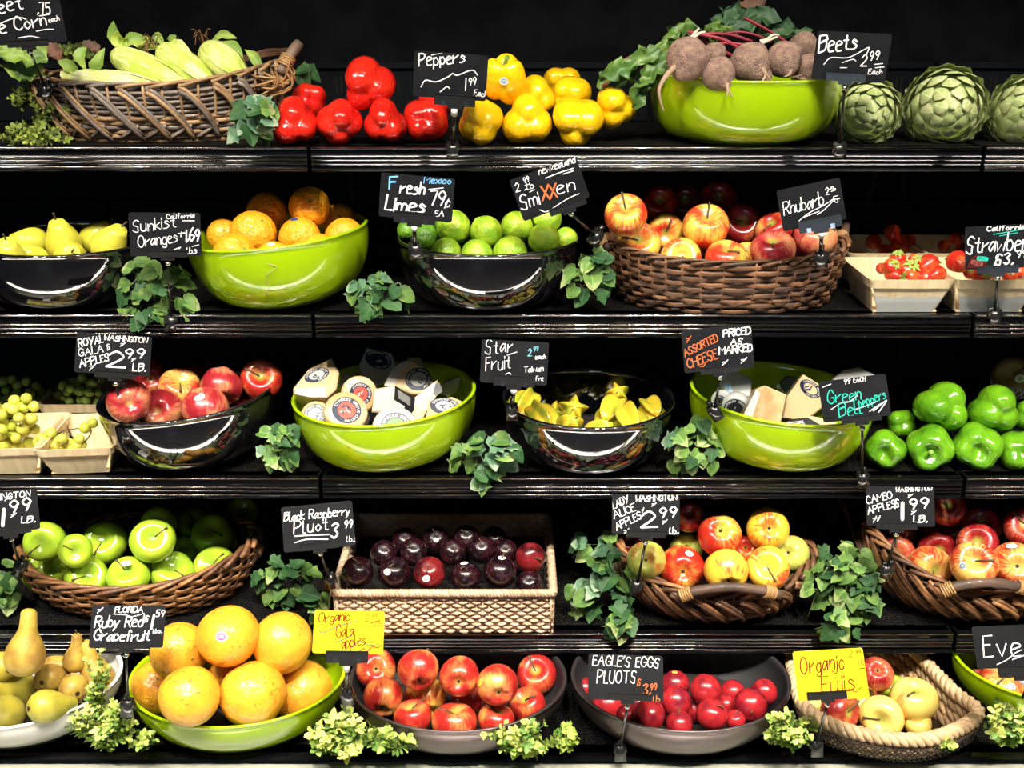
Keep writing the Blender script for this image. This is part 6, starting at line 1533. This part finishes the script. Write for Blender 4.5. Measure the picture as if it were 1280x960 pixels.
for i in range(0, len(ff)-2):
    p, q = ff[i], ff[i+1]; o1 = (p-RC).normalized()*.013; o2 = (q-RC).normalized()*.009
    for e in (0, .33, .66): b.tube([p.lerp(q, e)+o1+Vector((0, 0, -.008)), q.lerp(ff[i+2], e)*.975+RC*.025+o2+Vector((0, 0, -.040))], .0011, 4); b.tube([q.lerp(ff[i+2], e)+o1+Vector((0, 0, -.008)), p.lerp(q, e)*.975+RC*.025+o2+Vector((0, 0, -.040))], .0011, 4)
tag(b.put('twine_net', m_cord, ro), kind='stuff')
pile('the rope basket', (Xc, Yc, .165, .125, z5, .066, .75, .6), [
 ('f', 1049, 888, 50, 'fujired', (.8, .2, 's'), 'red-brown', {'stick': ('b', -.25, .0)}), ('f', 1102, 896, 54, 'fuji', (-.1, .25, 's'), 'dark-hollowed yellow'), ('f', 1147, 905, 34, 'fuji', (0, -.7, 's'), 'low yellow'), ('m', 1128, 903, 40, 'fujired', (.3, .3, 'c'), 'orange-brown'),
 ('m', 1072, 876, 46, 'fuji', (-.3, -.5, 's'), 'pale pink-yellow'), ('m', 1100, 870, 40, 'cameo', (0, -.5, 'c'), 'orange'), ('m', 1022, 878, 36, 'fuji', (0, -.5, 's'), 'yellow-green'), ('t', 1142, 876, 58, 'fuji', (.2, -.75, 's'), 'large pale yellow', {'D': 1.49, 'fix': 1}),
 ('b', 1096, 842, 42, 'cameodk', (.1, -.3, 'c'), 'dark crimson', {'off': -.02}), ('b', 1118, 862, 34, 'granny', (0, -.3, 's'), 'shaded green', {'off': -.03}), ('b', 1068, 856, 38, 'cameodk', (0, -.3, 's'), 'hidden red', {'off': -.03})], 'mixed apples in the rope basket')
_, m_ = bowl(1194, 1446, 5, m_bgreen, 'lime green bowl cut off by the right edge of the bottom deck', H=.088, bell=.6, sy=.78, group='lime green bowls', back=.07)
pile('the cut-off green bowl', m_, [('m', 1253, 853, 54, 'cameo', (.3, -.5, 's'), 'large orange-red', {'off': -.02, 'stick': ('o', .3, .25)}), ('m', 1221, 850, 28, 'cameodk', (0, -.5, 's'), 'small dark red', {'off': -.0}), ('m', 1290, 862, 50, 'cameo', (0, -.5, 's'), 'orange-red', {'off': 0})], 'apples in the cut-off green bowl')
# sprigs along the front
boxwood('pale variegated sprig between the white bowl and the grapefruit', [(132, 905, 52, 36, 1.395, 46), (120, 850, 18, 50, 1.42, 12), (180, 925, 24, 14, 1.385, 10)], 61, 9, mixw=(3, 3, 3))
boxwood('leafy yellow green sprig in front of the grapefruit bowl and the red apples', [(432, 918, 42, 32, 1.39, 44), (485, 925, 40, 16, 1.385, 26), (400, 925, 16, 18, 1.385, 10)], 62, 11, mixw=(3, 2, 4))
boxwood('bright yellow green sprig in front of the matte black apple bowl', [(652, 922, 46, 24, 1.385, 44), (712, 920, 16, 20, 1.40, 10)], 63, 11, mixw=(2, 4, 3))
boxwood('small box sprig between the plum bowl and the rope basket', [(985, 912, 36, 26, 1.385, 40)], 64, 10, mixw=(3, 2, 4))
boxwood('green box sprig at the right edge below the cut-off bowl', [(1256, 902, 28, 34, 1.39, 40), (1180, 928, 14, 8, 1.39, 6)], 65, 10, mixw=(5, 2, 3))
# ================================================================ price signs
w = 'white'
sign(30, 22, 90, 62, 3, 1.70, 'dark card at the top left corner pricing the sweet white corn', [('Sweet', -22, 22, 16, 12, w, 2.0), ('.75', 46, 18, 13, 5, w, 1.8), ('each', 58, 28, 6, 12, w, 1.1), ('White Corn', -32, 46, 15, 10, w, 1.9, {'gap': 1.4})], (58, 112), 1.80,
     [(w, 1.2, [(48, 20), (60, 18)]), (w, 1.2, [(0, 30), (14, 24), (26, 22), (32, 24)]), (w, 1.2, [(20, 46), (34, 44), (44, 46)]), (w, 1.2, [(42, 38), (54, 36), (62, 36)])], clip=(30, 52), clampang=20)
sign(563, 95, 92, 55, -4, 1.70, 'black card on the top shelf reading peppers, between red and yellow peppers', [('Peppers', 524, 83, 15, 5, w, 1.9, {'gap': 1.5}), ('1', 580, 112, 15, 3, w, 1.7), ('99', 586, 106, 9, 5, w, 1.4), ('Each', 592, 119, 7, -4, w, 1.2)], (566, 186), 1.742,
     [(w, 1.3, [(526, 108), (532, 100), (545, 102), (560, 96), (566, 92), (572, 94), (590, 88), (597, 94)]), (w, 1.3, [(540, 70), (554, 66)]), (w, 1.2, [(550, 114), (558, 108), (562, 110)])], pins=True, clip=(568, 124))
sign(1064, 71, 89, 58, -3, 1.695, 'black card reading beets beside the beet bowl', [('Beets', 1024, 66, 20, 6, w, 2.3, {'gap': 1.4}), ('2', 1076, 82, 14, 0, w, 1.8), ('99', 1086, 75, 11, 4, w, 1.5), ('Each', 1086, 92, 6, 2, w, 1.1)], (1049, 186), 1.742,
     [(w, 1.2, [(1032, 80), (1040, 72), (1060, 72), (1076, 64), (1084, 60), (1082, 68)]), (w, 1.0, [(1054, 78), (1066, 74), (1070, 76)]), (w, 1.1, [(1092, 80), (1102, 79)]), (w, 1.1, [(1094, 84), (1104, 83)]), (w, 1.0, [(1052, 84), (1060, 84)])], clip=(1060, 96), low=1)
sign(207, 293, 85, 54, 0, 1.665, 'black card pricing the oranges, in front of the orange bowl', [('Sunkist', 169, 291, 15, 8, w, 1.3, {'gap': 1.4}), ('Oranges', 174, 309, 14, 8, w, 1.3, {'gap': 1.3}), ('California', 209, 274, 6, 3, w, 1.0, {'fit': 33}), ('1.69', 230, 302, 15, 4, w, 2.2, {'gap': 1.0}), ('lbs', 231, 317, 8, 0, w, 1.2)], (214, 402), 1.70,
     [(w, 1.1, [(186, 317), (192, 314), (198, 317)]), (w, 1.1, [(216, 312), (224, 309), (222, 311)]), (w, 1.0, [(228, 276), (242, 276)]), (w, 1.3, [(226, 290), (225, 296)]), (w, 1.2, [(222, 292), (230, 291)]), (w, 1.0, [(238, 308), (246, 306)])], clip=(208, 317))
sign(521, 247, 92, 54, -5, 1.648, 'greyish card reading fresh limes, clipped to the lime bowl', [('F', 487, 237, 15, 3, 'blue', 2.6, {'fit': 10}), ('resh', 500, 241, 15, -3, w, 2.4, {'gap': 1.4}), ('Limes', 481, 262, 18, -5, w, 2.8, {'gap': 1.3}), ('Mexico', 530, 229, 8, -2, 'blue', 1.4, {'gap': 1.4}), ('79', 536, 256, 17, -2, w, 2.2, {'gap': 1.0}), ('^', 556, 258, 14, -5, w, 1.6), ('EA', 543, 270, 7, -3, w, 1.3)], (519, 312), 1.66,
     [(w, 1.1, [(536, 237), (554, 235)])], pins=True, clip=(518, 272), clampang=-8)
sign(687, 236, 88, 54, 20, 1.645, 'tilted dark card with an orange double x between the limes and the apples', [('newzealand', 674, 219, 9, 19, w, 1.3, {'gap': 1.1}), ('Smi', 652, 263, 18, 20, w, 1.9, {'gap': 1.4}), ('XX', 678, 250, 17, 14, 'orange', 2.6, {'gap': .4}), ('en', 697, 243, 16, 18, w, 1.6), ('2', 645, 240, 11, 15, w, 1.3), ('99', 655, 229, 7, 18, w, 1.1), ('.lb', 656, 238, 8, 15, w, 1.2)], (745, 296), 1.70,
     [(w, 1.1, [(675, 262), (684, 264), (700, 254), (714, 246), (724, 242)]), (w, 1.2, [(682, 223), (700, 216), (716, 211)]), (w, 1.2, [(704, 218), (716, 214)]), (w, 1.0, [(656, 232), (662, 230)]), (w, 1.0, [(662, 240), (668, 237)])], clip=(710, 258), clampang=30)
sign(1014, 256, 77, 52, 12, 1.64, 'grey tilted card reading rhubarb, clipped to the apple basket', [('Rhubarb', 982, 269, 16, 16, w, 1.4, {'gap': 1.2}), ('2', 1031, 244, 9, 15, w, 1.2), ('99', 1034, 236, 6, -50, w, 1.1), ('lb', 1040, 246, 6, -70, w, 1.0)], (1026, 322), 1.662,
     [(w, 1.1, [(1000, 276), (1012, 266), (1030, 256), (1042, 248), (1030, 262), (1022, 268)]), (w, 1.0, [(1004, 272), (1024, 264)])], pins=True, clip=(1026, 280))
sign(1262, 308, 102, 54, 3, 1.655, 'black card with a painted strawberry at the right edge', [('California', 1235, 289, 6.5, 3, w, 1.5, {'fit': 42}), ('Strawberries', 1212, 317, 21, 4, w, 2.0, {'gap': 1.2}), ('$3.', 1246, 331, 13, 3, w, 2.2), ('99', 1271, 322, 10, 3, w, 1.4)], (1243, 394), 1.695,
     [('teal', 1.2, [(1243, 293), (1260, 290), (1274, 287)]), ('teal', 1.0, [(1250, 295), (1270, 291)]), ('brown', 7, [(1222, 328), (1230, 330)]), ('teal', 6, [(1228, 323), (1236, 324)]), ('red', 1.2, [(1216, 334), (1220, 324), (1228, 320), (1236, 332), (1216, 334)])], clip=(1250, 337))
sign(142, 443, 88, 50, -4, 1.60, 'black card pricing the royal apples on the third shelf', [('ROYAL', 102, 434, 9, 12, w, 1.4, {'gap': 1.4}), ('GALA', 102, 446, 9, 12, w, 1.4, {'gap': 1.4}), ('APPLES', 103, 459, 9, 14, w, 1.4, {'gap': 1.0}), ('WASHINGTON', 131, 425, 6.5, -4, w, 1.4, {'gap': 1.1}), ('2', 133, 458, 20, -4, w, 2.6, {'fit': 23}), ('99', 155, 447, 12, -2, w, 2.0, {'fit': 24}), ('#', 114, 463, 9, 5, w, 1.3, {'sx': 1.4}), ('#', 150, 433, 6, 0, w, 1.2, {'sx': 1.8}), ('#', 163, 452, 5, 0, w, 1.2, {'sx': 1.6}), ('LB.', 164, 464, 9, 0, w, 1.7), ('$', 135, 437, 6, 20, w, 1.0)], (157, 541), 1.622, clip=(144, 468), clampang=-10)
sign(643, 453, 84, 54, -3, 1.605, 'black card pricing the star fruit', [('Star', 606, 442, 17, 4, w, 1.3, {'gap': 1.8}), ('Fruit', 607, 463, 17, 5, w, 1.3, {'gap': 1.7}), ('2', 660, 445, 9, 3, 'cyan', 1.2), ('99', 667, 439, 6, 5, 'cyan', 1.0), ('each', 669, 449, 6, 2, w, 1.0), ('Taiwan', 655, 466, 7.5, 5, w, 1.1, {'gap': 1.2}), ('Fre', 670, 476, 6, 2, w, 1.0)], (640, 513), 1.622,
     [(w, 1.0, [(634, 444), (646, 440)]), (w, 1.0, [(626, 472), (636, 466), (640, 470)])], pins=True, clip=(643, 476))
sign(897, 436, 86, 54, 5, 1.60, 'black card reading assorted cheese priced as marked', [('ASSORTED', 857, 446, 9, 26, 'orange', 1.3, {'gap': 1.0}), ('CHEESE', 861, 461, 12, 20, 'orange', 1.4, {'gap': 1.0}), ('PRICED', 904, 421, 8.5, 6, w, 2.0, {'gap': 1.1}), ('AS', 913, 431, 7.5, 3, w, 1.9), ('MARKED', 899, 443, 9, 6, w, 2.0, {'gap': .9}), ('#', 903, 457, 7, 8, w, 1.4, {'sx': 1.8}), ('#', 926, 454, 7, 8, w, 1.4, {'sx': 1.8}), ('#', 859, 428, 8, 10, 'orange', 1.2, {'sx': 1.3}), ('#', 876, 463, 8, 10, 'orange', 1.2, {'sx': 1.5})], (893, 514), 1.628, clip=(900, 462), clampang=-35)
sign(1068, 498, 81, 52, 7, 1.56, 'black card with teal writing reading green bell peppers', [('Green', 1036, 505, 16, 9, 'teal', 1.6, {'gap': 1.4}), ('Bell', 1050, 522, 17, 12, 'teal', 1.6, {'gap': 1.3}), ('peppers', 1074, 510, 12, 22, 'teal', 1.4, {'fit': 34}), ('99', 1056, 480, 7, 5, w, 1.2), ('EACH', 1067, 478, 6, 5, w, 1.2)], (1078, 598), 1.635,
     [(w, 1.0, [(1040, 512), (1052, 504), (1062, 502), (1072, 494)]), (w, 1.0, [(1068, 512), (1080, 508), (1094, 502)]), (w, 1.2, [(1086, 514), (1100, 504), (1090, 514), (1106, 500), (1096, 516)]), (w, 1.0, [(1030, 484), (1040, 480)]), (w, 1.0, [(1063, 526), (1078, 524), (1092, 518)])], clip=(1076, 523))
sign(12, 640, 66, 52, 8, 1.545, 'tilted black card at the left edge ending in 1.99', [('WASHINGTON', -26, 629, 7.5, 8, w, 1.4, {'fit': 60}), ('1', 3, 656, 20, 6, w, 4.5), ('99', 12, 641, 16, 8, w, 2.3, {'fit': 25}), ('#', 6, 626, 6, 5, w, 1.3, {'sx': 1.8}), ('#', 14, 647, 6, 5, w, 1.3, {'sx': 1.6}), ('LB.', 26, 654, 7.5, 5, w, 1.6)], (26, 708), 1.58, clip=(14, 664), clampang=20)
sign(398, 658, 88, 56, 6, 1.54, 'dark card reading black raspberry pluot', [('Black Raspberry', 356, 652, 11, 6, w, 1.5, {'gap': 1.05, 'sx': .93}), ('Pluot', 368, 667, 15, 6, w, 1.6, {'gap': 1.8}), ('3', 414, 672, 18, 3, w, 2.5), ('99', 430, 660, 10, 3, w, 1.5), ('lbs', 433, 677, 7, 2, w, 1.1)], (412, 724), 1.568,
     [(w, 1.5, [(370, 670), (385, 669), (412, 668)]), (w, 1.3, [(370, 678), (384, 674), (410, 674)])], clip=(400, 682), clampang=-10)
sign(807, 643, 84, 50, -1, 1.545, 'black card reading lady alice apples', [('LADY', 767, 636, 9, 22, w, 1.4, {'gap': 1.0}), ('ALICE', 768, 649, 9, 22, w, 1.4, {'gap': .9}), ('APPLES', 771, 663, 9, 26, w, 1.4, {'gap': .8}), ('WASHINGTON', 795, 627, 7, 2, w, 1.6, {'gap': 1.0}), ('2', 801, 659, 20, 2, w, 2.8, {'fit': 21}), ('99', 824, 647, 13, 2, w, 2.1, {'fit': 22}), ('#', 815, 633, 5, 0, w, 1.3, {'sx': 1.8}), ('#', 828, 655, 6, 3, w, 1.3, {'sx': 1.6}), ('#', 780, 668, 8, 5, w, 1.4, {'sx': 1.3}), ('#', 803, 641, 6, 20, w, 1.3), ('lb.', 836, 667, 8, 0, w, 1.6)], (796, 733), 1.578, clip=(807, 667), clampang=10)
sign(1125, 633, 80, 49, -1, 1.545, 'black card reading cameo apples', [('CAMEO', 1086, 630, 9, 14, w, 1.4, {'gap': .9}), ('APPLES', 1087, 643, 8.5, 16, w, 1.4, {'gap': .8}), ('WASHINGTON', 1121, 615, 6, 2, w, 1.3, {'fit': 41}), ('$', 1119, 634, 9, 10, w, 1.6), ('1', 1125, 648, 20, 4, w, 4.8), ('99', 1136, 636, 13, 3, w, 2.2, {'fit': 23}), ('#', 1135, 622, 5, 0, w, 1.2, {'sx': 1.8}), ('#', 1138, 643, 6, 0, w, 1.3, {'sx': 1.6}), ('##', 1093, 653, 8, 10, w, 1.5, {'gap': .4}), ('LB.', 1140, 653, 8, 2, w, 1.8)], (1108, 712), 1.575, clip=(1120, 657), clampang=25)
sign(160, 783, 87, 52, 0, 1.37, 'black card reading ruby red grapefruit', [('FLORIDA', 143, 766, 7, 0, w, 1.6, {'gap': 1.1}), ('Ruby Red', 121, 784, 13, 1, w, 1.9, {'gap': 1.2}), ('Grapefruit', 121, 800, 13, 0, w, 1.9, {'gap': 1.2}), ('$', 179, 777, 7, 0, w, 1.4), ('1', 186, 785, 17, 0, w, 3.2), ('59', 192, 771, 8, 0, w, 1.4), ('lbs.', 190, 791, 5, 0, w, 1.0), ('#', 123, 767, 7, 5, w, 1.3, {'sx': 1.5})], (160, 882), 1.372,
     [(w, 1.0, [(142, 768), (156, 769), (164, 771), (178, 767)])], clip=(160, 806))
sign(436, 790, 87, 52, -1, 1.37, 'yellow card with red writing reading organic gala apples', [('Organic', 398, 778, 12, 3, 'red', 1.5, {'gap': 1.2}), ('Gala', 420, 797, 16, 6, 'red', 1.5, {'gap': 1.3}), ('apples', 428, 810, 14, 10, 'red', 1.5, {'gap': 1.2}), ('2', 456, 777, 9, 0, 'red', .9), ('99', 464, 773, 6, 3, 'red', .8), ('lb', 468, 783, 7, 0, 'red', .8)], (434, 868), 1.38,
     [('navy', 1.0, [(399, 787), (404, 791), (420, 784), (440, 778), (447, 777)]), ('navy', 1.0, [(419, 803), (430, 799), (440, 794)]), ('navy', 1.0, [(440, 808), (450, 802), (462, 806), (474, 805)]), ('red', 1.2, [(463, 779), (474, 776)]), ('red', 1.2, [(450, 813), (455, 810), (460, 812), (466, 808), (472, 809), (477, 806)])], yellow=True, pins=True, clip=(435, 820), clampang=-15)
sign(782, 847, 93, 55, -2, 1.37, 'black card reading eagle\'s eggs pluots with an orange price', [('EAGLE\'S EGGS', 741, 832, 12, -2, w, 1.5, {'gap': 1.3}), ('PLUOTS', 746, 854, 15, 0, w, 1.5, {'gap': 1.7}), ('$', 796, 856, 7, 0, 'orange', 1.2), ('3.', 803, 867, 12, 2, 'orange', 1.6), ('99', 812, 862, 8, 2, 'orange', 1.3), ('lb', 815, 876, 7, 2, 'orange', 1.1)], (775, 938), 1.412, clip=(784, 870))
sign(1038, 843, 85, 60, 3, 1.37, 'bright yellow card with red writing reading organic fujis', [('Organic', 1002, 842, 20, 6, 'red', 1.8, {'fit': 53}), ('Fujis', 1026, 866, 22, 6, 'red', 1.7, {'gap': 1.4}), ('2', 1062, 822, 9, 0, 'red', 1.0), ('99', 1070, 819, 6, 0, 'red', .9), ('lb', 1072, 831, 6, 0, 'red', .9)], (1020, 932), 1.40,
     [('red', 1.0, [(1052, 866), (1060, 860), (1066, 864), (1074, 858)]), ('red', 1.2, [(1040, 838), (1044, 842), (1048, 836)]), ('red', 1.2, [(1074, 836), (1080, 836)])], yellow=True, clip=(1032, 868))
sign(1268, 808, 92, 52, 2, 1.37, 'grey card with large white script cut off by the right edge', [('Eve', 1232, 822, 26, 4, w, 1.9, {'fit': 42})], (1290, 868), 1.39,
     [(w, 1.1, [(1246, 830), (1258, 824), (1268, 816), (1276, 812)]), (w, 1.0, [(1264, 824), (1280, 818)])], clip=(1272, 838), pins=True)
